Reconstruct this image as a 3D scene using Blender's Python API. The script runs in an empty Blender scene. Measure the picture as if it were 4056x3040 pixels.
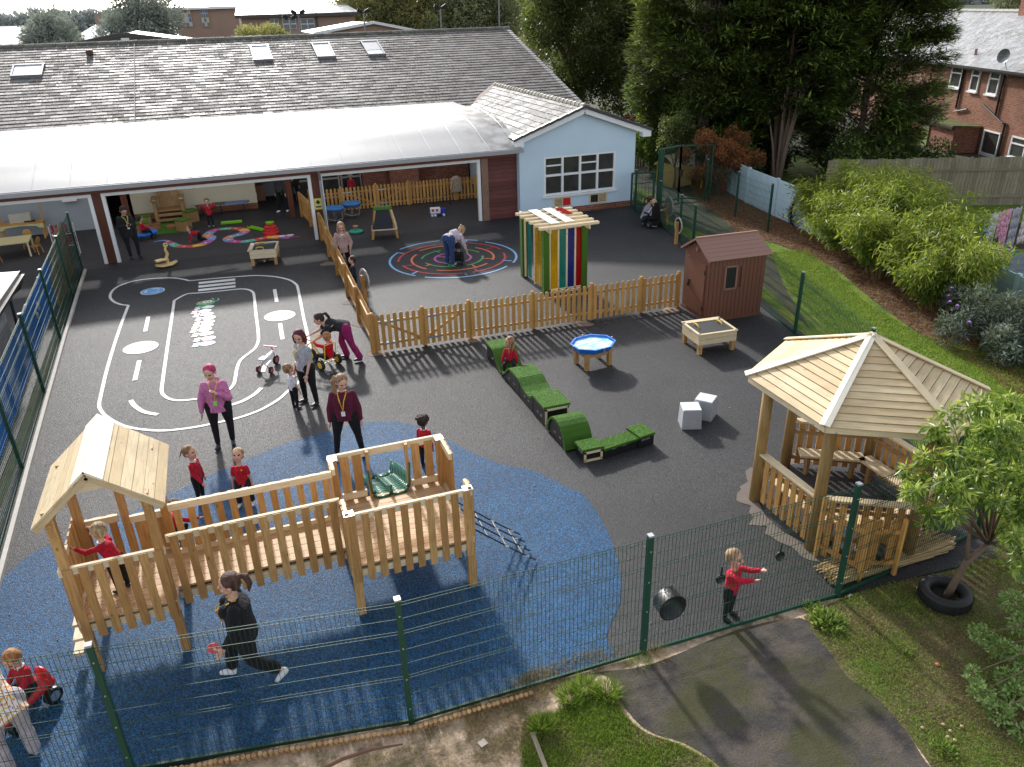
import bpy, math, random
import numpy as np
from mathutils import Vector, Matrix, noise as mnoise
rad = math.radians
RN = random.Random(11)
NR = np.random.default_rng(5)
sc = bpy.context.scene
COL = sc.collection
V3 = Vector

# ------------------------------------------------------------------ camera
CAM_H = 7.4; FOC = 3094.0; PITCH = rad(25.9); ROLL = rad(-1.6); AZ = rad(19.33)
_rz = Matrix.Rotation(-AZ, 3, 'Z')
_f = V3((0, math.cos(PITCH), -math.sin(PITCH))); _r = V3((1, 0, 0)); _u = V3((0, math.sin(PITCH), math.cos(PITCH)))
_r2 = _r*math.cos(ROLL)+_u*math.sin(ROLL); _u2 = -_r*math.sin(ROLL)+_u*math.cos(ROLL)
FW = _rz @ _f; RT = _rz @ _r2; UP = _rz @ _u2
cd = bpy.data.cameras.new('camera'); cam = bpy.data.objects.new('camera', cd); COL.objects.link(cam)
cam.matrix_world = Matrix(((RT.x, UP.x, -FW.x, 0), (RT.y, UP.y, -FW.y, 0), (RT.z, UP.z, -FW.z, CAM_H), (0, 0, 0, 1)))
cd.sensor_width = 36; cd.lens = 36*FOC/4056; cd.clip_end = 3000; cd.clip_start = 0.1
sc.camera = cam
K = 4056/2212.0
def ray(px, py):
    return FW + RT*((px*K-2028)/FOC) + UP*(-(py*K-1520)/FOC)
def at(px, py, z=0.0):
    d = ray(px, py); t = (z-CAM_H)/d.z
    return V3((d.x*t, d.y*t, z))
def aty(px, py, Y):
    d = ray(px, py); t = Y/d.y
    return V3((d.x*t, Y, CAM_H+d.z*t))
def atx(px, py, X):
    d = ray(px, py); t = X/d.x
    return V3((X, d.y*t, CAM_H+d.z*t))

# ------------------------------------------------------------------ tagging
def tag(o, label=None, cat=None, group=None, kind=None):
    if label: o['label'] = label
    if cat: o['category'] = cat
    if group: o['group'] = group
    if kind: o['kind'] = kind
    return o
def empty(name, loc=(0, 0, 0), rz=0.0, label=None, cat=None, group=None):
    o = bpy.data.objects.new(name, None); COL.objects.link(o)
    o.location = loc; o.rotation_euler = (0, 0, rz); o.empty_display_size = .2
    return tag(o, label, cat, group)
def dup(root, loc, rz=None, label=None, group=None):
    r = root.copy(); COL.objects.link(r); r.location = loc
    if rz is not None: r.rotation_euler = (0, 0, rz)
    if label: r['label'] = label
    if group: r['group'] = group
    for ch in list(root.children):
        c = ch.copy(); COL.objects.link(c); c.parent = r
        for g in list(ch.children):
            d = g.copy(); COL.objects.link(d); d.parent = c
    return r

# ------------------------------------------------------------------ mesh builder
def frame_of(d, up=(0, 0, 1)):
    d = V3(d).normalized(); up = V3(up)
    if abs(d.dot(up.normalized())) > .98: up = V3((0, 1, 0)) if abs(d.y) < .9 else V3((1, 0, 0))
    s = d.cross(up).normalized(); u = s.cross(d).normalized()
    return d, s, u
class MB:
    def __init__(s): s.v = []; s.f = []; s.uv = []; s.r = []; s.m = []
    def face(s, pts, uvs=None, rnd=None, m=0):
        b = len(s.v); s.v += [tuple(p) for p in pts]; n = len(pts)
        s.f.append(tuple(range(b, b+n)))
        s.uv += list(uvs) if uvs else [(p[0], p[1]) for p in pts]
        rnd = RN.random() if rnd is None else rnd
        s.r += [rnd]*n; s.m.append(m); return s
    def box(s, c, size, rot=None, m=0, rnd=None, wall=False, taper=None):
        hx, hy, hz = size[0]/2, size[1]/2, size[2]/2
        rnd = RN.random() if rnd is None else rnd
        c = V3(c); ax = max(range(3), key=lambda i: size[i])
        off = (0, 0) if wall else (rnd*7.3, rnd*3.1)
        b = len(s.v); L = []
        for z in (-hz, hz):
            k = 1 if (taper is None or z < 0) else taper
            for x, y in ((-hx, -hy), (hx, -hy), (hx, hy), (-hx, hy)): L.append(V3((x*k, y*k, z)))
        W = [(rot @ p if rot else p)+c for p in L]
        s.v += [tuple(p) for p in W]
        for q in ((3, 2, 1, 0), (4, 5, 6, 7), (0, 1, 5, 4), (1, 2, 6, 5), (2, 3, 7, 6), (3, 0, 4, 7)):
            s.f.append(tuple(b+i for i in q)); s.m.append(m)
            P = [L[i] for i in q]
            fl = [i for i in range(3) if abs(P[0][i]-P[1][i])+abs(P[1][i]-P[2][i]) > 1e-9]
            if len(fl) < 2: fl = [0, 1]
            if wall:
                a, bb = (fl[0], fl[1]) if 2 in fl else (fl[0], fl[1])
                if a == 2: a, bb = bb, a
                W2 = [W[i] for i in q]
                if 2 in fl: s.uv += [((w.x+w.y), w.z) for w in W2]
                else: s.uv += [(w.x, w.y) for w in W2]
            else:
                a, bb = fl[0], fl[1]
                if bb == ax: a, bb = bb, a
                s.uv += [(p[a]+off[0], p[bb]+off[1]) for p in P]
            s.r += [rnd]*4
        return s
    def bar(s, p0, p1, w, h, up=(0, 0, 1), m=0, rnd=None):
        p0 = V3(p0); p1 = V3(p1); d, sd, u = frame_of(p1-p0, up)
        R = Matrix((sd, d, u)).transposed()
        return s.box((p0+p1)/2, (w, (p1-p0).length, h), R, m, rnd)
    def tube(s, pts, rr, n=8, m=0, cap=True, rnd=None, flat=1.0, up=(0, 0, 1)):
        pts = [V3(p) for p in pts]
        if not hasattr(rr, '__len__'): rr = [rr]*len(pts)
        rnd = RN.random() if rnd is None else rnd
        b = len(s.v); L = 0; prev = None
        for i, p in enumerate(pts):
            d = (pts[min(i+1, len(pts)-1)]-pts[max(i-1, 0)])
            if d.length < 1e-9: d = V3((0, 0, 1))
            _, sd, u = frame_of(d, up)
            if prev is not None and sd.dot(prev) < 0: sd = -sd; u = -u
            prev = sd
            r = rr[i]; rx, ry = (r if hasattr(r, '__len__') else (r, r*flat))
            for k in range(n):
                a = 2*math.pi*k/n
                s.v.append(tuple(p+sd*(math.cos(a)*rx)+u*(math.sin(a)*ry)))
        for i in range(len(pts)-1):
            l0 = L; L += (pts[i+1]-pts[i]).length
            for k in range(n):
                k2 = (k+1) % n
                s.f.append((b+i*n+k, b+i*n+k2, b+(i+1)*n+k2, b+(i+1)*n+k)); s.m.append(m)
                c = rr[0][0] if hasattr(rr[0], '__len__') else rr[0]
                q = 2*math.pi*max(c, .01)/n
                s.uv += [(l0+rnd*5, k*q), (l0+rnd*5, (k+1)*q), (L+rnd*5, (k+1)*q), (L+rnd*5, k*q)]; s.r += [rnd]*4
        if cap:
            for ring, rev in ((0, True), (len(pts)-1, False)):
                idx = [b+ring*n+k for k in range(n)]
                if rev: idx = idx[::-1]
                s.f.append(tuple(idx)); s.m.append(m)
                s.uv += [(s.v[i][0], s.v[i][1]) for i in idx]; s.r += [rnd]*n
        return s
    def ell(s, c, r, rot=None, n=12, k=8, m=0, rnd=None):
        c = V3(c); b = len(s.v); rnd = RN.random() if rnd is None else rnd
        for j in range(1, k):
            t = math.pi*j/k
            for i in range(n):
                a = 2*math.pi*i/n
                p = V3((math.sin(t)*math.cos(a)*r[0], math.sin(t)*math.sin(a)*r[1], math.cos(t)*r[2]))
                s.v.append(tuple((rot @ p if rot else p)+c))
        for sg in (1, -1):
            p = V3((0, 0, sg*r[2])); s.v.append(tuple((rot @ p if rot else p)+c))
        T = b+(k-1)*n
        def F(idx):
            s.f.append(idx); s.m.append(m); s.uv += [(s.v[i][0], s.v[i][2]) for i in idx]; s.r += [rnd]*len(idx)
        for i in range(n):
            i2 = (i+1) % n
            F((T, b+i, b+i2)); F((T+1, b+(k-2)*n+i2, b+(k-2)*n+i))
            for j in range(k-2): F((b+j*n+i, b+(j+1)*n+i, b+(j+1)*n+i2, b+j*n+i2))
        return s
    def prism(s, pts, z0, z1, M=None, m=0, rnd=None, side_m=None):
        """polygon pts (2D, ccw) extruded from z0 to z1, optional 4x4 placement"""
        rnd = RN.random() if rnd is None else rnd
        n = len(pts); A = [V3((p[0], p[1], z0)) for p in pts]; B = [V3((p[0], p[1], z1)) for p in pts]
        if M: A = [M @ p for p in A]; B = [M @ p for p in B]
        b = len(s.v); s.v += [tuple(p) for p in A+B]
        s.f.append(tuple(range(b+n-1, b-1, -1))); s.uv += [tuple(pts[i]) for i in range(n-1, -1, -1)]
        s.f.append(tuple(range(b+n, b+2*n))); s.uv += [tuple(p) for p in pts]
        s.r += [rnd]*2*n; s.m += [m, m]
        for i in range(n):
            j = (i+1) % n
            s.f.append((b+i, b+j, b+n+j, b+n+i)); s.m.append(m if side_m is None else side_m)
            l = (V3(pts[j])-V3(pts[i])).length
            s.uv += [(0, 0), (l, 0), (l, z1-z0), (0, z1-z0)]; s.r += [rnd]*4
        return s
    def lathe(s, prof, n=24, c=(0, 0, 0), m=0, rot=None, rnd=None):
        rnd = RN.random() if rnd is None else rnd
        c = V3(c); b = len(s.v)
        for (r, z) in prof:
            for i in range(n):
                a = 2*math.pi*i/n; p = V3((r*math.cos(a), r*math.sin(a), z)); s.v.append(tuple((rot @ p if rot else p)+c))
        for j in range(len(prof)-1):
            for i in range(n):
                i2 = (i+1) % n; idx = (b+j*n+i, b+j*n+i2, b+(j+1)*n+i2, b+(j+1)*n+i)
                s.f.append(idx); s.m.append(m); s.uv += [(i/n*2, j*.1), ((i+1)/n*2, j*.1), ((i+1)/n*2, j*.1+.1), (i/n*2, j*.1+.1)]; s.r += [rnd]*4
        return s
    def build(s, name, mats, parent=None, smooth=False, bevel=0.0):
        me = bpy.data.meshes.new(name); me.from_pydata(s.v, [], s.f)
        if not isinstance(mats, (list, tuple)): mats = [mats]
        for x in mats: me.materials.append(x)
        me.polygons.foreach_set('material_index', s.m)
        uvl = me.uv_layers.new(name='UVMap'); uvl.data.foreach_set('uv', np.array(s.uv, dtype=np.float32).ravel())
        ca = me.color_attributes.new('tint', 'FLOAT_COLOR', 'CORNER')
        c = np.ones((len(s.r), 4), dtype=np.float32); c[:, 0] = s.r; c[:, 1] = (np.array(s.r)*7.77) % 1; c[:, 2] = (np.array(s.r)*31.3) % 1
        ca.data.foreach_set('color', c.ravel())
        if smooth: me.polygons.foreach_set('use_smooth', [True]*len(me.polygons))
        me.update()
        o = bpy.data.objects.new(name, me); COL.objects.link(o)
        if parent: o.parent = parent
        if bevel:
            b = o.modifiers.new('bevel', 'BEVEL'); b.width = bevel; b.segments = 1; b.limit_method = 'ANGLE'
        return o
    def build_w(s, name, mats, parent=None, **k):
        """build from world coordinates under a placed parent"""
        if parent:
            inv = (Matrix.Translation(parent.location) @ parent.rotation_euler.to_matrix().to_4x4()).inverted()
            s.v = [tuple(inv @ V3(p)) for p in s.v]
        return s.build(name, mats, parent, **k)
def catmull(P, sub=6, closed=False):
    P = [V3(p) for p in P]; n = len(P); out = []
    rng = range(n) if closed else range(n-1)
    for i in rng:
        p0 = P[(i-1) % n] if closed or i > 0 else P[0]; p1 = P[i]; p2 = P[(i+1) % n]
        p3 = P[(i+2) % n] if closed or i+2 < n else P[-1]
        for k in range(sub):
            t = k/sub
            out.append(.5*((2*p1)+(-p0+p2)*t+(2*p0-5*p1+4*p2-p3)*t*t+(-p0+3*p1-3*p2+p3)*t**3))
    if not closed: out.append(P[-1])
    return out
def ribbon(mb, P, w, z, closed=False, m=0, rnd=.5):
    n = len(P); S = []
    for i in range(n):
        a = P[(i-1) % n] if closed or i > 0 else P[0]; b = P[(i+1) % n] if closed or i < n-1 else P[-1]
        d = V3((b.x-a.x, b.y-a.y, 0)); d = d.normalized() if d.length > 0 else V3((1, 0, 0))
        ww = w(i/(n-1)) if callable(w) else w
        S.append((V3((P[i].x, P[i].y, z)), V3((-d.y, d.x, 0))*(ww/2)))
    L = 0
    for i in range(n if closed else n-1):
        j = (i+1) % n; l0 = L; L += (S[j][0]-S[i][0]).length
        mm = m(i/(n-1)) if callable(m) else m
        mb.face([S[i][0]-S[i][1], S[j][0]-S[j][1], S[j][0]+S[j][1], S[i][0]+S[i][1]], [(l0, 0), (L, 0), (L, 1), (l0, 1)], rnd, mm)
def polygon_sheet(name, pts, z, mat, **kw):
    """flat sheet of a simple polygon, triangulated"""
    from mathutils.geometry import tessellate_polygon
    P = [V3((p[0], p[1], z)) for p in pts]
    tri = tessellate_polygon([P])
    me = bpy.data.meshes.new(name); F = []
    for t in tri:
        a, b, c = (P[i] for i in t)
        F.append(tuple(t) if (b-a).cross(c-a).z > 0 else (t[0], t[2], t[1]))
    me.from_pydata([tuple(p) for p in P], [], F); me.materials.append(mat)
    o = bpy.data.objects.new(name, me); COL.objects.link(o)
    return tag(o, kind='structure')

# ------------------------------------------------------------------ leaves (numpy)
def leaves(name, P, D, S, L, W, mat, parent=None, tint=None, fold=.25):
    """P base points, D directions, S side vectors (N,3); one folded leaf face pair per entry"""
    n = len(P); L = np.broadcast_to(L, (n,))[:, None]; W = np.broadcast_to(W, (n,))[:, None]
    D = D/np.linalg.norm(D, axis=1, keepdims=True)
    S = S-D*(S*D).sum(1, keepdims=True); S = S/(np.linalg.norm(S, axis=1, keepdims=True)+1e-9)
    Nn = np.cross(D, S)
    v = np.empty((n, 4, 3), dtype=np.float32)
    v[:, 0] = P; v[:, 1] = P+D*L*.45+S*W*.5+Nn*W*fold; v[:, 2] = P+D*L; v[:, 3] = P+D*L*.45-S*W*.5+Nn*W*fold
    me = bpy.data.meshes.new(name)
    me.vertices.add(n*4); me.vertices.foreach_set('co', v.ravel())
    idx = np.arange(n*4, dtype=np.int32).reshape(n, 4)
    tri = np.stack([idx[:, 0], idx[:, 1], idx[:, 2], idx[:, 0], idx[:, 2], idx[:, 3]], 1).ravel()
    me.loops.add(n*6); me.loops.foreach_set('vertex_index', tri)
    me.polygons.add(n*2); me.polygons.foreach_set('loop_start', np.arange(n*2, dtype=np.int32)*3)
    me.materials.append(mat)
    if tint is None: tint = NR.random(n)
    ca = me.color_attributes.new('tint', 'FLOAT_COLOR', 'POINT')
    c = np.ones((n*4, 4), dtype=np.float32); c[:, 0] = np.repeat(tint, 4); c[:, 1] = np.repeat(NR.random(n), 4)
    ca.data.foreach_set('color', c.ravel())
    me.update(calc_edges=True); me.validate()
    o = bpy.data.objects.new(name, me); COL.objects.link(o)
    if parent: o.parent = parent
    return o
def unit(n):
    a = NR.normal(size=(n, 3)); return a/np.linalg.norm(a, axis=1, keepdims=True)
def blob_points(clumps, n, shell=.55):
    """n points in the outer shell of ellipsoid clumps [(cx,cy,cz,rx,ry,rz)], with outward vectors"""
    C = np.array(clumps, dtype=float); vol = (C[:, 3]*C[:, 4]+C[:, 4]*C[:, 5]+C[:, 3]*C[:, 5]); pr = vol/vol.sum()
    k = NR.choice(len(C), n, p=pr); u = unit(n); r = shell+(1-shell)*NR.random(n)**.6
    P = C[k, :3]+u*C[k, 3:]*r[:, None]
    return P, u, k, r
# ------------------------------------------------------------------ materials
class NT:
    def __init__(s, name):
        s.m = bpy.data.materials.new(name); s.m.use_nodes = True; s.t = s.m.node_tree; s.t.nodes.clear()
        s.out = s.t.nodes.new('ShaderNodeOutputMaterial')
    def n(s, ty, **kw):
        x = s.t.nodes.new('ShaderNode'+ty)
        for k, v in kw.items():
            if k.startswith('i_'):
                key = k[2:].replace('_', ' ')
                key = int(key) if key.isdigit() else key
                s.set(x.inputs[key], v)
            else: setattr(x, k, v)
        return x
    def set(s, inp, v):
        if isinstance(v, bpy.types.NodeSocket): s.t.links.new(v, inp)
        elif isinstance(v, bpy.types.Node): s.t.links.new(v.outputs[0], inp)
        else:
            if hasattr(v, '__len__') and len(v) == 3 and inp.type == 'RGBA': v = (*v, 1)
            inp.default_value = v
    def noise(s, vec, scale, detail=4, rough=.55):
        x = s.n('TexNoise', i_Scale=scale, i_Detail=detail, i_Roughness=rough)
        if vec: s.set(x.inputs['Vector'], vec)
        return x.outputs['Fac']
    def ramp(s, fac, stops):
        x = s.n('ValToRGB', i_Fac=fac); e = x.color_ramp.elements
        while len(e) < len(stops): e.new(.5)
        for i, (p, c) in enumerate(stops):
            e[i].position = p; e[i].color = (c, c, c, 1) if not hasattr(c, '__len__') else (*c[:3], 1)
        return x.outputs['Color']
    def mix(s, a, b, fac=.5, mode='MIX'):
        x = s.n('MixRGB', blend_type=mode); s.set(x.inputs[0], fac); s.set(x.inputs[1], a); s.set(x.inputs[2], b); return x.outputs[0]
    def math(s, op, a, b=0.0):
        x = s.n('Math', operation=op); s.set(x.inputs[0], a); s.set(x.inputs[1], b); return x.outputs[0]
    def mapping(s, vec, scale=(1, 1, 1), loc=(0, 0, 0), rot=(0, 0, 0)):
        x = s.n('Mapping'); s.set(x.inputs['Vector'], vec); x.inputs['Scale'].default_value = scale; x.inputs['Location'].default_value = loc; x.inputs['Rotation'].default_value = rot
        return x.outputs[0]
    def tint(s): return s.n('Attribute', attribute_name='tint').outputs['Color']
    def tr(s, ch=0):
        x = s.n('SeparateColor'); s.set(x.inputs[0], s.tint()); return x.outputs[ch]
    def bsdf(s, col, rough=.6, metal=0, spec=.5, bump=None, bstr=.3, bdist=.01, **kw):
        p = s.n('BsdfPrincipled'); s.set(p.inputs['Base Color'], col); s.set(p.inputs['Roughness'], rough)
        s.set(p.inputs['Metallic'], metal); s.set(p.inputs['Specular IOR Level'], spec)
        for k, v in kw.items(): s.set(p.inputs[k.replace('_', ' ')], v)
        if bump is not None:
            b = s.n('Bump', i_Strength=bstr, i_Distance=bdist, i_Height=bump); s.set(p.inputs['Normal'], b.outputs[0])
        return p
    def done(s, sh):
        s.t.links.new(sh.outputs[0] if isinstance(sh, bpy.types.Node) else sh, s.out.inputs['Surface']); return s.m
def obj_co(t): return t.n('TexCoord').outputs['Object']
def uv_co(t): return t.n('TexCoord').outputs['UV']
def world_co(t): return t.n('NewGeometry').outputs['Position']
_cache = {}
def mul(c, k): return tuple(min(1, x*k) for x in c)
def plain(name, col, rough=.6, metal=0, spec=.5, var=.12, scale=9, bump=.15, **kw):
    if name in _cache: return _cache[name]
    t = NT(name); co = obj_co(t); f = t.noise(co, scale, 5)
    c = t.mix(mul(col, 1-var), mul(col, 1+var), f)
    f2 = t.noise(co, scale*6, 3)
    r = t.math('ADD', t.math('MULTIPLY', f, .15), rough-.07)
    _cache[name] = t.done(t.bsdf(c, r, metal, spec, bump=f2 if bump else None, bstr=bump, bdist=.004, **kw)); return _cache[name]
def cloth(name, col, var=.25, rough=.85):
    if name in _cache: return _cache[name]
    t = NT(name); co = obj_co(t); f = t.noise(t.mapping(co, (1.3, 1.3, .6)), 18, 4, .65); g = t.noise(co, 220, 2)
    c = t.mix(mul(col, 1-var*1.5), mul(col, 1+var), t.ramp(f, [(.3, 0), (.7, 1)]))
    _cache[name] = t.done(t.bsdf(c, rough, 0, .25, bump=t.math('ADD', f, t.math('MULTIPLY', g, .12)), bstr=1.0, bdist=.03, Sheen_Weight=.06)); return _cache[name]
def wood(name, lo, hi, rough=.6, grain=1.0, spec=.35, knots=True):
    if name in _cache: return _cache[name]
    t = NT(name); uv = uv_co(t)
    g1 = t.noise(t.mapping(uv, (1.3, 16, 1)), 2.2, 5, .6); g2 = t.noise(t.mapping(uv, (2, 70, 1)), 2, 3, .6)
    base = t.mix(lo, hi, t.ramp(t.tr(0), [(0, 0.05), (1, .95)]))
    dark = t.mix(base, mul(lo, .55), t.math('MULTIPLY', t.ramp(g1, [(.42, 0), (.72, .75)]), grain))
    dark = t.mix(dark, mul(hi, 1.12), t.math('MULTIPLY', t.ramp(g2, [(.5, 0), (.8, .5)]), grain))
    if knots:
        vo = t.n('TexVoronoi', i_Scale=1.0); t.set(vo.inputs['Vector'], t.mapping(uv, (3.2, 6.5, 1)))
        kn = t.ramp(vo.outputs['Distance'], [(.0, 1), (.06, .9), (.13, 0)])
        dark = t.mix(dark, mul(lo, .3), t.math('MULTIPLY', kn, .7))
    big = t.noise(world_co(t), 1.7, 3)
    dark = t.mix(dark, mul(lo, .62), t.math('MULTIPLY', t.ramp(big, [(.5, 0), (.75, .45)]), 1))
    _cache[name] = t.done(t.bsdf(dark, rough, 0, spec, bump=g2, bstr=.25, bdist=.003)); return _cache[name]
def speckle(name, base, fleck, amt=.5, rough=.6, fleck2=None, patch=None, scale=190, spec=.5):
    t = NT(name); co = world_co(t)
    vo = t.n('TexVoronoi', i_Scale=scale*.55); t.set(vo.inputs['Vector'], co)
    cell = t.n('SeparateColor'); t.set(cell.inputs[0], vo.outputs['Color'])
    f = t.ramp(cell.outputs[0], [(1-amt-.12, 0), (1-amt+.12, 1)])
    c = t.mix(base, fleck, f)
    if fleck2: c = t.mix(c, fleck2, t.ramp(cell.outputs[1], [(.72, 0), (.86, 1)]))
    big = t.noise(co, .45, 5, .6)
    c = t.mix(c, mul(base, .55), t.math('MULTIPLY', t.ramp(big, [(.38, .75), (.62, 0)]), .55))
    mid = t.noise(co, 3.2, 5, .65)
    c = t.mix(c, mul(fleck, .8), t.math('MULTIPLY', t.ramp(mid, [(.5, 0), (.78, .5)]), .45))
    if patch: c = t.mix(c, patch, t.math('MULTIPLY', t.ramp(t.noise(co, .8, 6, .7), [(.55, 0), (.75, .8)]), .6))
    b = t.math('ADD', t.n('TexVoronoi', i_Scale=scale*.45, i_Vector=co).outputs['Distance'], t.math('MULTIPLY', mid, .6))
    rg = t.math('ADD', t.math('MULTIPLY', cell.outputs[2], .2), rough-.1)
    return t.done(t.bsdf(c, rg, 0, spec, bump=b, bstr=.75, bdist=.006))
def ground_mix(name, cols, scales, rough=.9, bump=.5, fine=60, pit=.7):
    t = NT(name); co = world_co(t); c = cols[0]
    for i, col in enumerate(cols[1:]):
        f = t.noise(t.mapping(co, loc=(i*13.7, i*5.1, 0)), scales[i], 6, .65)
        c = t.mix(c, col, t.ramp(f, [(.44, 0), (.6, 1)]))
    g = t.noise(co, fine, 4, .7)
    c = t.mix(c, (0.01, 0.01, 0.008), t.math('MULTIPLY', t.ramp(g, [(.3, .8), (.55, 0)]), pit))
    c = t.mix(c, mul(cols[0], 1.9 if pit > .5 else 1.25), t.math('MULTIPLY', t.ramp(t.noise(co, fine*1.7, 3, .7), [(.58, 0), (.75, .8)]), .6))
    return t.done(t.bsdf(c, rough, 0, .25, bump=t.math('ADD', g, t.noise(co, 9, 4)), bstr=bump, bdist=.03))
def brick(name, c1, c2, mortar, scale=1.0, rough=.85):
    t = NT(name); uv = uv_co(t)
    b = t.n('TexBrick', i_Color1=c1, i_Color2=c2, i_Mortar=mortar, i_Scale=1.0*scale)
    b.inputs['Mortar Size'].default_value = .006; b.inputs['Brick Width'].default_value = .225; b.inputs['Row Height'].default_value = .075; b.inputs['Bias'].default_value = 0
    t.set(b.inputs['Vector'], uv)
    n = t.noise(t.mapping(uv, (4.4, 13, 1)), 1.0, 2); c = t.mix(b.outputs[0], mul(c1, .35), t.ramp(n, [(.45, 0), (.7, .65)]))
    c = t.mix(c, mul(c1, .3), t.math('MULTIPLY', t.ramp(t.noise(uv, .7, 4), [(.4, .5), (.6, 0)]), .8))
    return t.done(t.bsdf(c, rough, 0, .3, bump=b.outputs['Fac'], bstr=-.5, bdist=.008))
def foliage(name, stops, rough=.5, trans=.35, spec=.4):
    """stops on the per-leaf tint"""
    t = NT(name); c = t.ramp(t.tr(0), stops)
    c = t.mix(c, mul(stops[-1][1], 1.25), t.math('MULTIPLY', t.ramp(t.tr(1), [(.7, 0), (1, .5)]), 1))
    p = t.bsdf(c, rough, 0, spec); tl = t.n('BsdfTranslucent'); t.set(tl.inputs[0], t.mix(c, (.5, .6, .05), .18))
    mx = t.n('MixShader', i_0=trans); t.set(mx.inputs[1], p.outputs[0]); t.set(mx.inputs[2], tl.outputs[0])
    return t.done(mx)
def glassy(name, col, alpha_rough=.05):
    return plain(name, col, alpha_rough+.05, 0, .8, var=.2, scale=2, bump=0)

M_TAR = speckle('tarmac_rubber', (.017, .0165, .018), (.060, .059, .063), .44, rough=.68, fleck2=(.032, .031, .034), scale=150, spec=.38, patch=(.015, .014, .015))
M_TARIN = speckle('tarmac_covered', (.02, .018, .02), (.042, .038, .042), .4, rough=.62, patch=(.09, .08, .085), scale=150)
M_BLUE = speckle('wetpour_blue', (.006, .042, .115), (.022, .13, .29), .48, rough=.72, fleck2=(.012, .022, .035), scale=130, spec=.27, patch=(.04, .10, .17))
def worn_paint():
    t = NT('road_paint_white'); co = world_co(t); a = t.noise(co, 55, 4, .75); b = t.noise(co, 1.3, 4)
    f = t.math('MULTIPLY', t.ramp(a, [(.54, 0), (.62, 1)]), t.ramp(b, [(.4, .25), (.65, .85)]))
    c = t.mix(t.mix((.80, .80, .77), (.62, .61, .58), b), (.07, .07, .07), f); return t.done(t.bsdf(c, .6, 0, .4, bump=a, bstr=.4, bdist=.004))
M_WHITE_PAINT = worn_paint()
M_PATH = ground_mix('old_tarmac_path', [(.075, .068, .064), (.04, .036, .036), (.12, .098, .08), (.07, .07, .03)], [1.6, 2.3, 1.1], .85, .5, 45)
M_ALLEY = ground_mix('mossy_path', [(.06, .052, .045), (.03, .027, .028), (.075, .075, .02)], [1.1, 1.7], .85, .5, 30)
M_SOIL = ground_mix('sandy_soil', [(.70, .53, .39), (.54, .40, .27), (.22, .17, .10)], [1.9, 2.7], .95, .8, 24, .3)
M_LAWN = ground_mix('worn_lawn', [(.11, .15, .03), (.20, .15, .08), (.12, .085, .045)], [1.3, 2.2], .95, .9, 28)
M_GRASSG = ground_mix('lawn_green', [(.15, .23, .02), (.22, .24, .04), (.08, .15, .015)], [.9, 2.0], .95, .9, 26)
M_MULCH = ground_mix('bark_mulch', [(.13, .07, .045), (.07, .04, .03), (.22, .15, .09)], [3, 5], .95, 1, 22)
M_DIRT = ground_mix('dark_dirt', [(.04, .033, .025), (.06, .05, .03), (.03, .03, .02)], [3, 5], .95, 1, 22)
M_EARTH = ground_mix('far_ground', [(.06, .075, .035), (.09, .08, .06), (.05, .06, .03)], [.05, .1], .95, .2, 3)

W_NEW = wood('timber_new', (.40, .205, .065), (.62, .37, .145))
W_DECK = wood('timber_deck', (.48, .29, .13), (.62, .42, .22))
W_TOP = wood('timber_pale', (.66, .52, .32), (.80, .68, .47), grain=.6)
W_PICK = wood('timber_picket', (.42, .215, .06), (.64, .36, .11))
W_ROOF = wood('timber_boards', (.58, .43, .24), (.74, .60, .38), grain=.7)
W_LOG = wood('timber_round', (.28, .17, .06), (.42, .27, .10))
W_BROWN = wood('timber_stained_brown', (.10, .030, .016), (.15, .045, .025), rough=.5, knots=False)
W_MAROON = wood('timber_stained_maroon', (.11, .03, .028), (.19, .065, .06), rough=.6, knots=False)
W_GREY = wood('timber_weathered', (.20, .17, .12), (.32, .28, .20), rough=.85)
W_OAK = wood('timber_oak', (.30, .17, .07), (.42, .26, .12))
P_WHITE = plain('upvc_white', (.78, .79, .8), .35, var=.04)
P_GREY = plain('metal_grey', (.22, .23, .25), .4, .3)
P_STEEL = plain('galvanised', (.5, .52, .54), .35, .8)
P_GREEN = plain('powder_green', (.008, .055, .032), .5, 0, .4)
P_GREENW = plain('coated_wire_green', (.02, .085, .06), .32, .35, .8)
P_BLUEF = plain('powder_blue', (.012, .14, .5), .45, 0, .5)
P_BLACK = plain('black_plastic', (.012, .012, .013), .4)
P_DARK = plain('dark_void', (.01, .009, .009), .7, bump=0)
P_RED = plain('red_plastic', (.55, .02, .025), .35)
P_BLUE = plain('blue_plastic', (.01, .16, .62), .3)
P_YEL = plain('yellow_plastic', (.8, .52, .04), .35)
P_LIME = plain('lime_plastic', (.22, .55, .02), .35)
P_TEAL = plain('teal_plastic', (.03, .4, .28), .4)
P_SLIDE = plain('green_slide', (.02, .12, .07), .3)
P_CREAM = plain('cream_wall', (.62, .56, .42), .8, var=.05, scale=3)
P_SKYB = plain('pale_blue_render', (.55, .69, .80), .75, var=.07, scale=1.6, bump=.4)
P_CONC = plain('concrete_pale', (.5, .47, .42), .85, var=.25, scale=6)
P_TIREB = plain('tyre_rubber', (.015, .015, .016), .6, var=.3, scale=14, bump=.4)
P_GLASS = plain('window_glass', (.045, .045, .042), .12, 0, .8, var=.8, scale=2.2, bump=0)  # strong noise in the colour stands in for reflections in the panes
P_GLARE = plain('skylight_glass', (.75, .78, .8), .08, 0, .8, var=.02, bump=0)
B_RED = brick('brick_red', (.33, .115, .065), (.24, .07, .045), (.36, .30, .25))
B_ORANGE = brick('brick_orange', (.33, .125, .065), (.24, .08, .045), (.34, .29, .24))
B_FAR = brick('brick_far', (.34, .22, .17), (.30, .18, .14), (.34, .28, .24), .5)  # brick greyed; distance haze put into the colour
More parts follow.
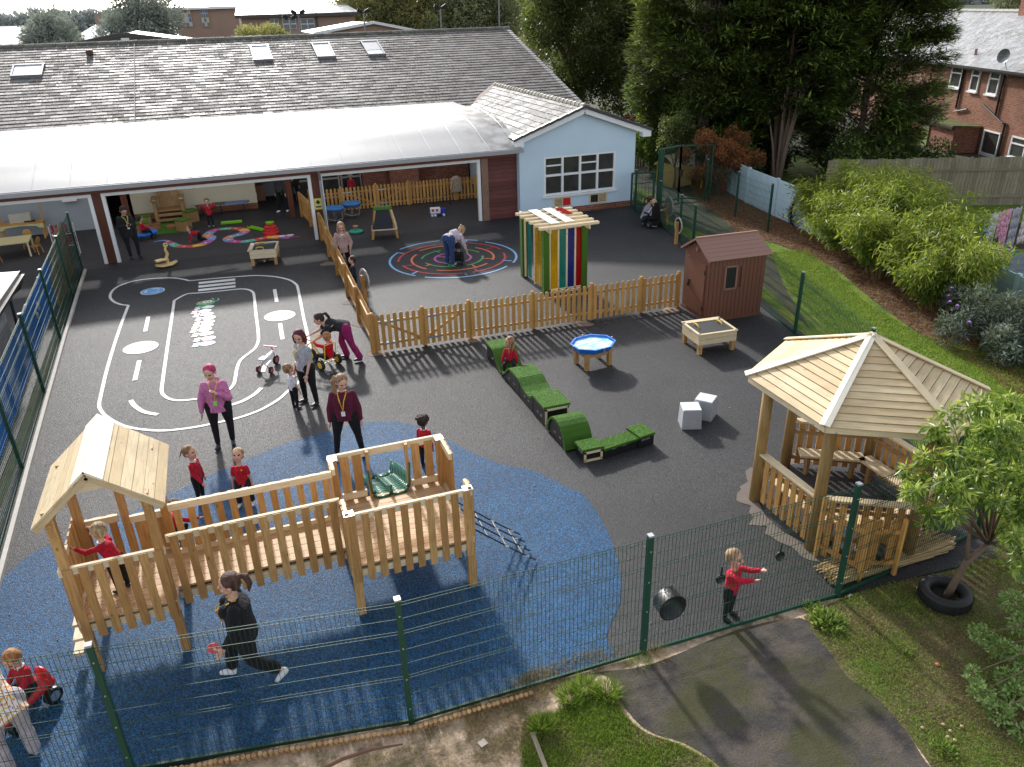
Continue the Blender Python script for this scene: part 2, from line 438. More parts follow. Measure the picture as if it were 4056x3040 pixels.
def turf_mat():
    t = NT('artificial_turf'); co = obj_co(t); f = t.noise(co, 260, 3, .8); g = t.noise(co, 12, 4)
    c = t.mix((.03, .11, .008), (.13, .30, .03), t.ramp(f, [(.35, 0), (.68, 1)])); c = t.mix(c, (.03, .10, .008), t.math('MULTIPLY', g, .4))
    return t.done(t.bsdf(c, .75, 0, .3, bump=t.math('ADD', f, t.math('MULTIPLY', g, .3)), bstr=1.0, bdist=.02))
M_TURF = turf_mat()
def tile_mat(name, lo, hi, moss, rough=.32):
    t = NT(name); co = world_co(t); c = t.mix(lo, hi, t.tr(0))
    c = t.mix(c, mul(lo, .35), t.math('MULTIPLY', t.ramp(t.noise(co, 7, 6, .7), [(.5, 0), (.68, .8)]), 1))
    mf = t.math('MULTIPLY', t.ramp(t.noise(co, 11, 6, .75), [(.52, 0), (.6, 1)]), t.ramp(t.noise(co, .35, 3), [(.42, .25), (.62, 1)]))
    c = t.mix(c, moss, mf)
    r = t.math('ADD', t.math('ADD', rough, t.math('MULTIPLY', mf, .5)), t.math('MULTIPLY', t.tr(1), .2))
    return t.done(t.bsdf(c, r, 0, .5, bump=t.noise(co, 60, 4), bstr=.4, bdist=.01))
M_TILE = tile_mat('roof_tile', (.085, .072, .066), (.20, .185, .18), (.055, .038, .016), .58)
M_TILE2 = tile_mat('roof_tile_ext', (.07, .068, .07), (.125, .12, .12), (.06, .065, .03), .5)
M_SLATE = tile_mat('roof_slate', (.22, .22, .225), (.38, .38, .39), (.10, .10, .05), .3)
def poly_roof():
    t = NT('canopy_sheet'); co = world_co(t); n = t.noise(co, 1.5, 4)
    sx = t.n('SeparateXYZ'); t.set(sx.inputs[0], co); st = t.math('MULTIPLY', t.ramp(t.math('ADD', t.math('MULTIPLY', sx.outputs[0], .25), t.math('MULTIPLY', t.noise(co, 3, 4), .35)), [(.0, 0), (1, 1)]), 1)
    dirt = t.math('MULTIPLY', t.ramp(t.math('SUBTRACT', t.math('MULTIPLY', sx.outputs[0], .2), 1.62), [(0, 0), (.4, 1)]), t.ramp(t.noise(co, 2.2, 5), [(.4, 0), (.62, .8)]))
    fine = t.ramp(t.noise(t.mapping(co, (3, .4, 1)), 2.5, 5), [(.5, 0), (.8, .16)])
    p = t.bsdf(t.mix(t.mix(t.mix((.92, .91, .90), (.95, .95, .95), n), (.6, .59, .55), fine), (.22, .2, .15), dirt), .55, .45, .9)
    tl = t.n('BsdfTranslucent'); t.set(tl.inputs[0], (.93, .93, .93)); mx = t.n('MixShader', i_0=.55); t.set(mx.inputs[1], p.outputs[0]); t.set(mx.inputs[2], tl.outputs[0])
    return t.done(mx)
M_CANOPY = poly_roof()
def acrylic(name, col):
    t = NT(name); tr_ = t.n('BsdfTransparent'); t.set(tr_.inputs[0], mul(col, 1.15)); p = t.bsdf(col, .12, 0, .7)
    mx = t.n('MixShader', i_0=.32); t.set(mx.inputs[1], tr_.outputs[0]); t.set(mx.inputs[2], p.outputs[0]); return t.done(mx)
F_CONIFER = foliage('conifer_green', [(0, (.012, .019, .009)), (.55, (.026, .045, .014)), (.78, (.10, .16, .03)), (1, (.32, .43, .08))], .6, .35)
F_TREE = foliage('broadleaf_green', [(0, (.02, .032, .012)), (.5, (.055, .085, .022)), (.8, (.15, .20, .06)), (1, (.30, .33, .13))], .4, .5, .5)
F_BAMBOO = foliage('bamboo_leaf', [(0, (.025, .06, .01)), (.45, (.11, .19, .02)), (.85, (.33, .38, .05)), (1, (.52, .50, .12))], .45, .45)
F_BUD = foliage('buddleia_leaf', [(0, (.02, .035, .02)), (.5, (.07, .095, .065)), (1, (.32, .37, .32))], .6, .25)
F_CHERRY = foliage('sapling_leaf', [(0, (.03, .075, .01)), (.5, (.10, .2, .02)), (.8, (.26, .36, .05)), (1, (.48, .54, .13))], .35, .4, .6)
F_PEAR = foliage('pear_leaf', [(0, (.10, .2, .04)), (.6, (.24, .38, .10)), (1, (.5, .6, .28))], .35, .4, .6)
F_RUST = foliage('rust_foliage', [(0, (.06, .025, .012)), (.5, (.2, .07, .025)), (1, (.38, .15, .05))], .7, .3)
F_HAZE = foliage('hazy_tree', [(0, (.22, .245, .22)), (1, (.42, .45, .40))], .8, .2)  # distance haze put into the pale, grey leaf colours
F_MID = foliage('mid_tree', [(0, (.12, .135, .08)), (.6, (.20, .22, .11)), (1, (.34, .35, .17))], .7, .3)
F_MIDG = foliage('mid_tree_golden', [(0, (.16, .165, .07)), (.6, (.30, .29, .11)), (1, (.46, .40, .15))], .7, .35)
F_FAR = foliage('far_tree', [(0, (.40, .43, .42)), (1, (.52, .55, .53))], .9, .1)  # woodland leaves paled almost to grey, haze carried by the colour
F_VINE = foliage('climber_leaf', [(0, (.05, .10, .015)), (.5, (.16, .27, .05)), (1, (.38, .46, .13))], .4, .4)
F_GRASS = foliage('grass_blade', [(0, (.06, .13, .012)), (.6, (.17, .31, .03)), (1, (.36, .42, .09))], .6, .4)
F_STRAW = foliage('dry_grass', [(0, (.16, .11, .05)), (.6, (.32, .23, .12)), (1, (.5, .40, .24))], .8, .3)
W_BARK = plain('bark', (.16, .11, .075), .9, var=.4, scale=14, bump=.8)

# ------------------------------------------------------------------ light
SUN_EL = 27.0; SUN_AZ = 1.5   # sun stands behind the building (+y)
w = bpy.data.worlds.new('World'); sc.world = w; w.use_nodes = True
nt = w.node_tree; bg = nt.nodes['Background']; sky = nt.nodes.new('ShaderNodeTexSky'); sky.sky_type = 'NISHITA'
sky.sun_disc = False; sky.sun_elevation = rad(SUN_EL); sky.sun_rotation = rad(-SUN_AZ); sky.air_density = 1.0; sky.dust_density = 1.6; sky.ozone_density = 1.0
hz = nt.nodes.new('ShaderNodeHueSaturation'); hz.inputs['Saturation'].default_value = .35; hz.inputs['Value'].default_value = 1.9; nt.links.new(sky.outputs[0], hz.inputs['Color'])
nt.links.new(hz.outputs[0], bg.inputs[0]); bg.inputs[1].default_value = .15
sd = bpy.data.lights.new('sun', 'SUN'); so = bpy.data.objects.new('sun', sd); COL.objects.link(so)
sd.energy = 5.0; sd.angle = rad(3.2); sd.color = (1, .97, .92)
sdir = V3((-math.sin(rad(SUN_AZ))*math.cos(rad(SUN_EL)), math.cos(rad(SUN_AZ))*math.cos(rad(SUN_EL)), math.sin(rad(SUN_EL))))
so.rotation_euler = (-sdir).to_track_quat('-Z', 'Y').to_euler(); so.location = sdir*60
sc.view_settings.view_transform = 'Standard'; sc.view_settings.look = 'None'; sc.view_settings.exposure = 0
sc.cycles.max_bounces = 6; sc.cycles.transparent_max_bounces = 12; sc.cycles.use_denoising = True
# ------------------------------------------------------------------ ground sheets
def cr(x0, y0, s): return lambda x, y: ((x0+x/s)/K, (y0+y/s)/K)     # crop coordinates -> display
def gp(pts, f=None): return [at(*(f(*p) if f else p)) for p in pts]
polygon_sheet('ground', [(-1500, -200), (1500, -200), (1500, 1800), (-1500, 1800)], -.02, M_EARTH)
polygon_sheet('lawn', [(7.4, 0), (30, 0), (30, 34), (17, 34), (13.5, 18), (12.0, 12.0), (9.6, 5.6), (8.6, 5.9), (6.9, 6.25)], -.012, M_GRASSG)
polygon_sheet('garden_ground', [(-6, -3), (12, -3), (12, 5.2), (6.8, 6.36), (-4.6, 7.2), (-7, 7.3)], -.008, M_SOIL)
polygon_sheet('playground', [(-4.45, 7.0), (3.9, 6.42), (7.0, 6.38), (9.6, 6.2), (10.3, 7.8), (11.4, 11.0), (12.6, 14.5), (14.5, 22.6), (15.5, 27.9), (15.5, 28.2), (-4.9, 28.2), (-4.8, 24), (-4.55, 16)], 0.0, M_TAR)
polygon_sheet('covered_floor', [(-30, 27.6), (10.35, 27.6), (10.35, 36), (-30, 36)], .004, M_TARIN)
polygon_sheet('neighbour_yard', [(-30, 7.1), (-4.62, 7.1), (-4.75, 16), (-5.0, 24), (-5.05, 27.6), (-30, 27.6)], -.004, M_TARIN)
c1 = cr(0, 1550, 2.011); c2 = cr(300, 1050, 1.8433); c3 = cr(1000, 1550, 2.011); c4 = cr(1800, 1250, 2.011); c5 = cr(2400, 2000, 1.3357); c6 = cr(0, 700, 1.7015); c7 = cr(1200, 600, 2.212)
bl = [at(*c1(*p)) for p in ((-120, 1640), (0, 1520), (200, 1330), (400, 1225), (830, 1035), (1110, 940))]
bl += gp([(437, 1035), (518, 1000), (600, 965), (690, 938), (786, 914), (844, 911), (911, 924), (971, 954), (1034, 984), (1087, 1004), (1145, 1016), (1185, 1032), (1225, 1054), (1256, 1066), (1285, 1100), (1315, 1155), (1333, 1205), (1341, 1255), (1340, 1300), (1326, 1335), (1313, 1365), (1310, 1385), (1325, 1402)])
bl = catmull(bl, 4)
bl = [p for p in bl]
fy = lambda x: 6.93-.167*(x+2.07) if x < .92 else 6.43-.01*(x-.92)
bx = [V3((3.55, fy(3.55)+.06, 0)), V3((.92, fy(.92)+.08, 0)), V3((-2.07, fy(-2.07)+.06, 0)), V3((-4.3, 7.35, 0))]
polygon_sheet('soft_play_surface', [(max(p.x, -4.28), p.y) for p in bl]+[(p.x, p.y) for p in bx], .004, M_BLUE)
# outside path and grass patches below the front fence
pl = [at(*c5(*p)) for p in ((-150, 905), (0, 900), (60, 1010), (200, 1180), (420, 1260), (590, 1370), (700, 1500))]
pr = [at(*c5(*p)) for p in ((1860, 1520), (1700, 1370), (1590, 1200), (1420, 1010), (1290, 920), (1200, 800), (1100, 680), (1030, 600), (700, 660), (250, 840), (0, 880))]
polygon_sheet('old_path', [(p.x, p.y) for p in catmull(pl, 3)+catmull(pr, 3)], 0.0, M_PATH)
g1 = [at(*c5(*p)) for p in ((1045, 590), (1110, 690), (1210, 810), (1300, 930), (1430, 1020), (1600, 1210), (1720, 1380), (1900, 1560), (2500, 1500), (2500, 200), (2100, 200), (1900, 330), (1500, 420), (1290, 480), (1190, 520))]
polygon_sheet('worn_grass', [(p.x, p.y) for p in g1], -.003, M_LAWN)
g2 = [at(*p) for p in ((1130, 1560), (1200, 1540), (1285, 1492), (1325, 1507), (1347, 1542), (1395, 1582), (1480, 1613), (1550, 1660), (1580, 1730), (1180, 1730))]
polygon_sheet('grass_patch', [(p.x, p.y) for p in catmull(g2, 3, True)], -.003, M_LAWN)
polygon_sheet('alley_path', [(15.0, 27.9), (15.4, 22.9), (12.9, 14.4), (14.4, 17.4), (16.2, 20.4), (18.6, 25.5), (19.8, 31.5), (17, 31.5), (16.9, 28.4)][::-1], -.004, M_ALLEY)
mm = [at(*p) for p in ((1590, 508), (1656, 520), (1771, 563), (1820, 592), (1878, 642), (1960, 702), (2020, 742), (2110, 790), (2240, 860), (2300, 700), (1900, 560), (1750, 500), (1620, 440), (1480, 360), (1500, 420), (1560, 470), (1600, 520))]
polygon_sheet('mulch_bed', [(p.x, p.y) for p in catmull(mm, 3, True)], .0, M_MULCH)
polygon_sheet('alley_far', [(15.3, 31.4), (22, 31.4), (24, 46), (15.3, 46)], -.004, M_ALLEY)
polygon_sheet('neighbour_lawn', [(21.4, 8), (40, 8), (40, 26), (25.5, 25.5), (20.5, 18)], -.006, M_GRASSG)
polygon_sheet('neighbour_patio', [at(2080, 490)[:2], at(2240, 480)[:2], at(2260, 540)[:2], at(2110, 535)[:2]], -.001, M_DIRT)

# ------------------------------------------------------------------ paint on the ground
rt_ = empty('painted_road_track', at(440, 740), 0, 'white painted play road loop with zebra crossing on the black playground', 'painted road')
def pm(nm, mat_=None):
    global mb
    o = mb.build_w(nm, mat_ or M_WHITE_PAINT, rt_); mb = MB(); return o
mb = MB()
out = [(385, 297), (330, 291), (278, 270), (252, 238), (262, 200), (300, 165), (370, 135), (450, 115), (560, 102), (680, 97), (740, 100), (790, 108), (830, 118)]
out2 = [(830, 118), (1000, 102), (1150, 90), (1300, 80), (1400, 83), (1480, 92), (1560, 112), (1605, 140), (1620, 165), (1640, 260), (1665, 390), (1690, 500), (1708, 600), (1712, 680), (1698, 750), (1670, 810), (1620, 865), (1540, 932), (1480, 985), (1350, 1060), (1200, 1115), (1030, 1155), (850, 1190), (650, 1212), (500, 1205), (380, 1185), (290, 1150), (220, 1105), (182, 1060), (172, 1020), (185, 950), (230, 760), (290, 560), (340, 415), (385, 297)]
inn = [(720, 262), (810, 215), (900, 207), (1080, 190), (1200, 178), (1260, 183), (1290, 198), (1302, 225), (1315, 350), (1328, 450), (1335, 530), (1328, 575), (1300, 620), (1210, 690), (1180, 750), (1165, 830), (1150, 880), (1100, 925), (1010, 962), (900, 978), (780, 992), (700, 985), (650, 960), (628, 925), (635, 850), (670, 600), (700, 400), (720, 262)]
Z1 = .009
for L in (out, out2): ribbon(mb, catmull(gp(L, c2), 4), .075, Z1)
pm('outer_line')
ribbon(mb, catmull(gp(inn, c2), 4), .075, Z1); pm('inner_line')
for L in ([(530, 380), (508, 488)], [(465, 700), (432, 845)], [(1452, 180), (1468, 272)], [(1492, 428), (1510, 545)]): ribbon(mb, gp(L, c2), .1, Z1); pm('centre_dash')
for L in ([(403, 990), (430, 1030), (500, 1075), (600, 1095)], [(1355, 900), (1300, 950), (1210, 1000), (1115, 1030)], [(1415, 698), (1385, 735), (1365, 785)]): ribbon(mb, catmull(gp(L, c2), 5), .1, Z1); pm('curved_dash')
def disc(mb, c, rx, ry, z, m=0, n=28, rot=0, rnd=.5):
    P = []
    for i in range(n):
        a = 2*math.pi*i/n; x, y = rx*math.cos(a), ry*math.sin(a)
        P.append(V3((c[0]+x*math.cos(rot)-y*math.sin(rot), c[1]+x*math.sin(rot)+y*math.cos(rot), z)))
    mb.face(P, None, rnd, m)
for (x, y) in ((475, 605), (1490, 373)): disc(mb, at(*c2(x, y)), .41, .41, Z1); pm('road_disc')
z8 = cr(700, 1070, 5.0233)
for (a, b, c, d) in (((437, 248), (1165, 175), (1167, 215), (440, 290)), ((432, 318), (1170, 243), (1170, 284), (436, 360)), ((428, 390), (1172, 312), (1170, 352), (430, 432))):
    mb.face([at(*z8(*p)).xyz+V3((0, 0, Z1)) for p in (d, c, b, a)], None, .5); pm('zebra_bar')
# roundabout sign
mb = MB(); p0 = at(330, 630); disc(mb, p0, .34, .34, .009, 1); disc(mb, p0, .31, .31, .013, 0)
for k in range(3):
    a0 = 2*math.pi*k/3+.3; P = [V3((p0.x+.2*math.cos(a0+t*.25), p0.y+.2*math.sin(a0+t*.25), 0)) for t in range(6)]
    ribbon(mb, P[:5], .05, .017, m=1); e = P[-1]; d = (P[-1]-P[-2]).normalized(); s_ = V3((-d.y, d.x, 0)); e = P[-2]
    mb.face([V3((q.x, q.y, .021)) for q in (e-s_*.06, e+d*.1, e+s_*.06)][::-1], None, .5, 1)
tag(mb.build('painted_roundabout_sign', [plain('paint_sky', (.09, .36, .72), .5, var=.1), M_WHITE_PAINT]), 'blue painted roundabout disc with white arrows on the tarmac', 'painted sign')
# caterpillar
mats = [plain('paint_'+n, c, .5, var=.1) for n, c in (('green', (.06, .3, .08)), ('teal', (.12, .42, .38)), ('pink', (.55, .14, .26)), ('blue2', (.16, .36, .75)), ('orange', (.75, .22, .08)), ('yellow', (.75, .55, .12)), ('lilac', (.5, .25, .55)))]+[M_WHITE_PAINT]
mb = MB()
segs = [(578, 660, .26, 0), (620, 738, .175, 1), (560, 820, .175, 2), (600, 885, .175, 3), (645, 955, .175, 4), (620, 1040, .18, 1), (590, 1110, .18, 5), (555, 1190, .18, 6), (590, 1270, .18, 0), (630, 1365, .18, 2), (610, 1465, .19, 3)]
for i, (x, y, r, m) in enumerate(segs):
    q = at(*z8(x, y)); disc(mb, q, r, .14 if i else .21, .009+.001*(i % 2), m)
    if i:
        disc(mb, q, r*.45, .07, .015, 7)
        for dx, dy in ((-.25, .06), (-.28, -.08)): disc(mb, (q.x+dx, q.y+dy), .085, .06, .013, m)
q = at(*z8(600, 645)); disc(mb, (q.x-.04, q.y), .07, .11, .014, 7); disc(mb, (q.x+.08, q.y+.02), .07, .11, .014, 7)
pk = plain('paint_black', (.02, .02, .02), .5); disc(mb, (q.x-.04, q.y), .025, .04, .018, 8); disc(mb, (q.x+.07, q.y+.02), .025, .04, .018, 8)
ribbon(mb, catmull([V3((q.x-.21, q.y+.05, 0)), V3((q.x-.18, q.y-.07, 0)), V3((q.x-.1, q.y-.11, 0))], 4), .035, .015, m=4)
for A in ([(735, 630), (800, 622), (832, 600), (825, 570)], [(740, 600), (720, 578), (690, 570)]): ribbon(mb, catmull(gp(A, z8), 4), .035, .012, m=1)
tag(mb.build('painted_caterpillar', mats+[pk]), 'painted number caterpillar with green smiling face inside the play road', 'painted caterpillar')
# maze
cols = {'sky': (.22, .46, .78), 'red': (.55, .03, .045), 'orange': (.75, .17, .05), 'green': (.05, .33, .10), 'magenta': (.55, .11, .38), 'core': (.8, .4, .08)}
mats = [plain('maze_'+k, v, .5, var=.1, scale=25) for k, v in cols.items()]
mc = (at(*c7(765, 930))+at(*c7(1855, 930)))/2; mc = at(*c7(1311, 938))
mz = empty('painted_maze', mc, 0, 'painted circular maze of blue, red, orange and green arcs on dark tarmac', 'painted maze'); mb = MB()
rr = [2.03, 1.68, 1.32, .97, .6]
arcs = [(0, (855, 862), (1195, 785)), (0, (1405, 778), (1530, 783)), (0, (1600, 795), (1832, 978)), (0, (1795, 1008), (1070, 1103)), (0, (995, 1088), (823, 888)),
        (1, (1150, 815), (873, 970)), (1, (900, 1000), (1405, 1078)), (1, (1495, 1065), (1745, 893)), (1, (1708, 865), (1410, 798)),
        (2, (1230, 832), (1025, 878)), (2, (980, 905), (1095, 1028)), (2, (1175, 1043), (1620, 985)), (2, (1655, 953), (1512, 845)), (2, (1440, 830), (1320, 822)),
        (3, (1200, 868), (1062, 945)), (3, (1090, 978), (1345, 1017)), (3, (1440, 1003), (1570, 918)), (3, (1535, 890), (1440, 862)),
        (4, (1235, 893), (1270, 975)), (4, (1420, 965), (1445, 903))]
for (ri, pa, pb) in arcs:
    A = at(*c7(*pa))-mc; B = at(*c7(*pb))-mc; a = math.atan2(A.y, A.x); b = math.atan2(B.y, B.x)
    d = (b-a) % (2*math.pi)
    if d > math.pi*1.25: a, d = b, 2*math.pi-d
    r = (A.length+B.length)/2; n = max(4, int(d*8))
    ribbon(mb, [V3((mc.x+r*math.cos(a+d*i/n), mc.y+r*math.sin(a+d*i/n), 0)) for i in range(n+1)], .075, .009+.001*ri, m=ri); mb.build_w('maze_arc', mats, mz); mb = MB()
for pa, pb, ri in (((820, 892), (885, 900), 0), ((955, 1080), (1008, 1055), 0), ((1830, 965), (1757, 960), 0), ((1440, 778), (1425, 797), 0), ((905, 1008), (995, 997), 1), ((1500, 1035), (1535, 1058), 1), ((1612, 858), (1660, 850), 1), ((1080, 1010), (1120, 992), 2), ((1655, 945), (1578, 943), 2), ((1482, 998), (1520, 1025), 2), ((1150, 878), (1200, 890), 3), ((1275, 1012), (1283, 990), 3), ((1180, 928), (1245, 930), 4)):
    ribbon(mb, gp([pa, pb], c7), .07, .016, m=ri); mb.build_w('maze_bar', mats, mz); mb = MB()
disc(mb, at(*c7(1262, 932)), .1, .1, .012, 5)
mb.build_w('centre_dot', mats, mz)
# snake
sn = [(1035, 443), (1110, 432), (1150, 448), (1190, 468), (1270, 473), (1350, 462), (1400, 440), (1425, 412), (1400, 400), (1415, 380), (1450, 362), (1520, 353), (1590, 352), (1640, 360), (1650, 375), (1610, 393), (1560, 405), (1535, 422), (1560, 437), (1640, 440), (1720, 428), (1800, 412), (1880, 408), (1960, 410)]
P = catmull(gp(sn, c6), 6)
cs = [(.14, .3, .6), (.45, .06, .2), (.1, .42, .34), (.6, .05, .05), (.8, .4, .05), (.4, .1, .35), (.2, .3, .65), (.75, .22, .05)]
mats = [plain('snake_%d' % i, c, .5, var=.1) for i, c in enumerate(cs)]+[M_WHITE_PAINT]
mb = MB()
ribbon(mb, P, lambda t: .06+.3*min(1, t*7)*(1 if t < .93 else 1.25), .009, m=lambda t: int(t*22) % 8)
for k in range(1, 21):
    i = int(len(P)*(k+.5)/22); disc(mb, P[i], .07, .045, .014, 8, 8, rot=k)
h = at(*c6(1905, 403)); disc(mb, h, .16, .12, .014, 8); disc(mb, (h.x+.25, h.y+.01), .16, .12, .014, 8)
ribbon(mb, gp([(1960, 410), (2020, 408)], c6), .08, .011, m=1)
tag(mb.build('painted_snake', mats), 'winding painted number snake in many colours on the covered floor', 'painted snake')
# ------------------------------------------------------------------ nursery building
def roof_courses(name, x0, x1, ya, za, yb, zb, course, tw, mat, parent, skip=None, thick=.028):
    """courses of tiles from eave (ya,za) to ridge (yb,zb), rows along x"""
    mb = MB(); L = math.hypot(yb-ya, zb-za); n = int(L/course); sl = math.atan2(zb-za, yb-ya)
    R = Matrix.Rotation(sl-.07 if yb > ya else sl+.07, 3, 'X')
    dy, dz = (yb-ya)/L, (zb-za)/L
    for j in range(n+1):
        s0 = j*course+course*.5
        if s0 > L: break
        y = ya+dy*s0; z = za+dz*s0+thick*.9
        x = x0+(tw/2 if j % 2 else 0)
        while x < x1:
            w_ = min(tw, x1-x)
            if not (skip and skip(x+w_/2, y)):
                mb.box((x+w_/2, y, z+RN.uniform(-.004, .004)), (w_*.985, course*1.12, thick), R, rnd=RN.random()**1.3)
            x += tw
    return mb.build(name, mat, parent)
RY0, RZ0, RSL = 34.2, 2.74, .3
rz = lambda y: RZ0+(y-RY0)*RSL
nb = empty('nursery_building', (0, 34.3, 0), 0, 'long single storey nursery with mossy grey tiled roof and four skylights', 'building')
def lw(mb, name, mat, parent=nb, **k): return mb.build_w(name, mat, parent, **k)
EXTL, EXTR, EXTY, EXTM = 10.32, 15.15, 27.9, 12.85
yr = 45.5; XR = 16.2; XL = -34
def in_ext(x, y):   # covered by the extension roof
    return y < 37.75 and abs(x-EXTM) < (37.75-y)*.98+.0 and x > EXTM-2.9 and x < EXTM+2.9
t = roof_courses('roof', XL, XR, RY0, RZ0, yr, rz(yr), .335, .42, M_TILE, None, in_ext); t.parent = nb; t.matrix_parent_inverse = Matrix.Translation((0, -34.3, 0))
mb = MB(); mb.face([(XL, RY0, RZ0-.02), (XR, RY0, RZ0-.02), (XR, yr, rz(yr)-.02), (XL, yr, rz(yr)-.02)])
mb.face([(XL, yr, rz(yr)-.02), (XR, yr, rz(yr)-.02), (XR, yr+8, rz(yr)-2.4), (XL, yr+8, rz(yr)-2.4)])
lw(mb, 'roof_deck', P_DARK)
mb = MB(); x = XL
while x < XR:
    mb.tube([(x, yr, rz(yr)+.02), (x+.44, yr, rz(yr)+.035)], (.13, .13), 8); x += .45
lw(mb, 'ridge', tile_mat('ridge_tile', (.10, .10, .08), (.2, .19, .16), (.10, .09, .05), .6))
mb = MB(); L = math.hypot(yr-RY0, rz(yr)-RZ0)
for k in range(int(L/.33)):
    s0 = k*.33; y = RY0+s0/L*(yr-RY0); z = rz(y)
    mb.box((XR+.02, y+.16, z+.07), (.22, .35, .1), Matrix.Rotation(math.atan(RSL)-.08, 3, 'X'))
lw(mb, 'verge', plain('verge_tile', (.36, .35, .34), .4, var=.3))
mb = MB(); mb.box((-12, 45.5, 1.3), (43.6+12.6, .2, 2.6), wall=True)
mb.box((XR-.15, 40.2, 1.36), (.25, 11, 2.72), wall=True)
lw(mb, 'wall', B_ORANGE)
mb = MB(); mb.face([(XR-.1, 34.6, 2.7), (XR-.1, 45.5, 2.7), (XR-.1, 45.5, rz(yr)-.1)]); lw(mb, 'gable_wall', B_ORANGE)
# skylights
def rp(x, y, off=0.0):
    n = V3((0, -RSL, 1)).normalized(); return V3((x, y, rz(y)))+n*off
def skylight(x0, x1, y0, y1, blind):
    f = MB(); R = Matrix.Rotation(math.atan(RSL), 3, 'X'); L = (y1-y0)/math.cos(math.atan(RSL)); cx, cy = (x0+x1)/2, (y0+y1)/2
    for (ax, ay, sx, sy) in ((x0, cy, .07, L), (x1, cy, .07, L), (cx, y0, x1-x0+.07, .09), (cx, y1, x1-x0+.14, .16)):
        f.box(rp(ax, ay, .09), (sx, sy, .14), R)
    fo = lw(f, 'skylight', P_GREY)
    g = MB(); g.box(rp(cx, cy, .1), (x1-x0-.06, L-.1, .03), R, rnd=.5); go = lw(g, 'pane', P_GLARE, nb); go.parent = fo
    if blind:
        b = MB(); b.box(rp(cx, cy+(y1-y0)*.12, .125), (x1-x0-.1, L*.6, .012), R); bo = lw(b, 'blind', plain('blind_grey', (.35, .36, .38), .5), nb); bo.parent = fo
skylight(-8.08, -6.9, 41.75, 43.0, False)
for a, b, c in ((2.2, 3.03, False), (5.22, 6.05, False), (7.73, 8.55, True)): skylight(a, b, 42.35, 44.2, c)
mb = MB(); mb.bar(rp(-3.12, 35.4, .085), rp(-3.12, 45.3, .085), .035, .02); lw(mb, 'roof_joint', plain('joint_grey', (.22, .21, .2), .8))
mb = MB()
for x, y in ((-5.05, 44.2),): mb.box(rp(x, y, .14), (.28, .3, .2))
lw(mb, 'roof_vent', W_BROWN)
# rear wall behind the covered area: cream part, recess, brick part
mb = MB(); mb.box((-1.35, 34.4, 1.45), (4.75, .2, 2.9), wall=True); lw(mb, 'cream_wall', P_CREAM)
mb = MB(); mb.box((-1.35, 34.27, .12), (4.75, .06, .24), wall=True); lw(mb, 'plinth', B_RED)
mb = MB(); mb.box((2.0, 36.6, 1.45), (2.4, .2, 2.9), wall=True); mb.box((-14, 33.6, 1.45), (19, .2, 2.9), wall=True)
lw(mb, 'grey_wall', plain('wall_grey_blue', (.30, .33, .36), .8, scale=3))
mb = MB(); mb.box((7.9, 34.55, 1.45), (4.8, .2, 2.9), wall=True); mb.box((7.15, 34.0, 1.45), (1.25, 1.0, 2.9), wall=True); lw(mb, 'brick_wall', B_RED)
mb = MB(); mb.box((4.2, 34.9, 1.45), (2.7, .1, 2.9), wall=True); lw(mb, 'doorway_back', P_DARK)
for i, x in enumerate((3.1, 4.1, 5.05, 5.95)):
    mb = MB(); 
    for (dx, sx) in ((-.42, .07), (.42, .07)): mb.box((x+dx, 34.75, 1.15), (sx, .08, 2.3))
    mb.box((x, 34.75, 2.3), (.9, .08, .08)); mb.box((x, 34.75, .05), (.9, .08, .1)); mb.box((x, 34.75, .85), (.84, .06, .07))
    d = lw(mb, 'glazed_door', plain('frame_grey_brown', (.36, .33, .31), .5))
    g = MB(); g.box((x, 34.77, 1.15), (.8, .02, 2.2), rnd=.5); g = lw(g, 'pane', P_GLASS, nb); g.parent = d
mb = MB(); mb.box((8.75, 34.42, 1.75), (.9, .06, .12)); mb.box((8.75, 34.42, 2.35), (.9, .06, .9)); f = lw(mb, 'window', P_WHITE)
g = MB(); g.box((8.75, 34.4, 2.3), (.76, .06, .7)); g = lw(g, 'pane', P_GLASS); g.parent = f
# extension
mb = MB(); T = .2
def gable(x0, x1, y, ze, zm, holes=None):
    xm = (x0+x1)/2
    return xm
ze, zm = 2.92, 3.84
wx0, wx1, wz0, wz1 = 11.3, 14.32, .72, 2.2
for (a, b, c, d) in ((EXTL, wx0, .22, ze), (wx1, EXTR, .22, ze), (wx0, wx1, .22, wz0), (wx0, wx1, wz1, ze)):
    mb.box(((a+b)/2, EXTY+.1, (c+d)/2), (b-a, .2, d-c), wall=True)
mb.prism([(EXTL, ze), (EXTR, ze), ((EXTL+EXTR)/2, zm-.03)], -.1, .1, Matrix.Translation((0, EXTY+.1, 0)) @ Matrix.Rotation(math.pi/2, 4, 'X'))
mb.box((EXTL+.1, 31.2, 1.56), (.2, 6.2, 2.72), wall=True); mb.box((EXTR-.1, 31.8, 1.56), (.2, 7.4, 2.72), wall=True)
lw(mb, 'rendered_wall', P_SKYB)
mb = MB(); mb.box((EXTM-.1, EXTY+.1, .11), (EXTR-EXTL+.03, .23, .22), wall=True); mb.box((EXTR-.1, 31.6, .11), (.23, 7, .22), wall=True); lw(mb, 'brick_plinth', B_RED)
mb = MB(); y = EXTY+.02
mb.box(((wx0+wx1)/2, y-.02, wz0-.03), (wx1-wx0+.12, .16, .06)); 
for z in (wz0+.05, (wz0+wz1)/2+.03, wz1-.035): mb.box(((wx0+wx1)/2, y+.03, z), (wx1-wx0, .08, .08))
for k in range(5): mb.box((wx0+.04+(wx1-wx0-.08)*k/4, y+.03, (wz0+wz1)/2), (.085, .09, wz1-wz0))
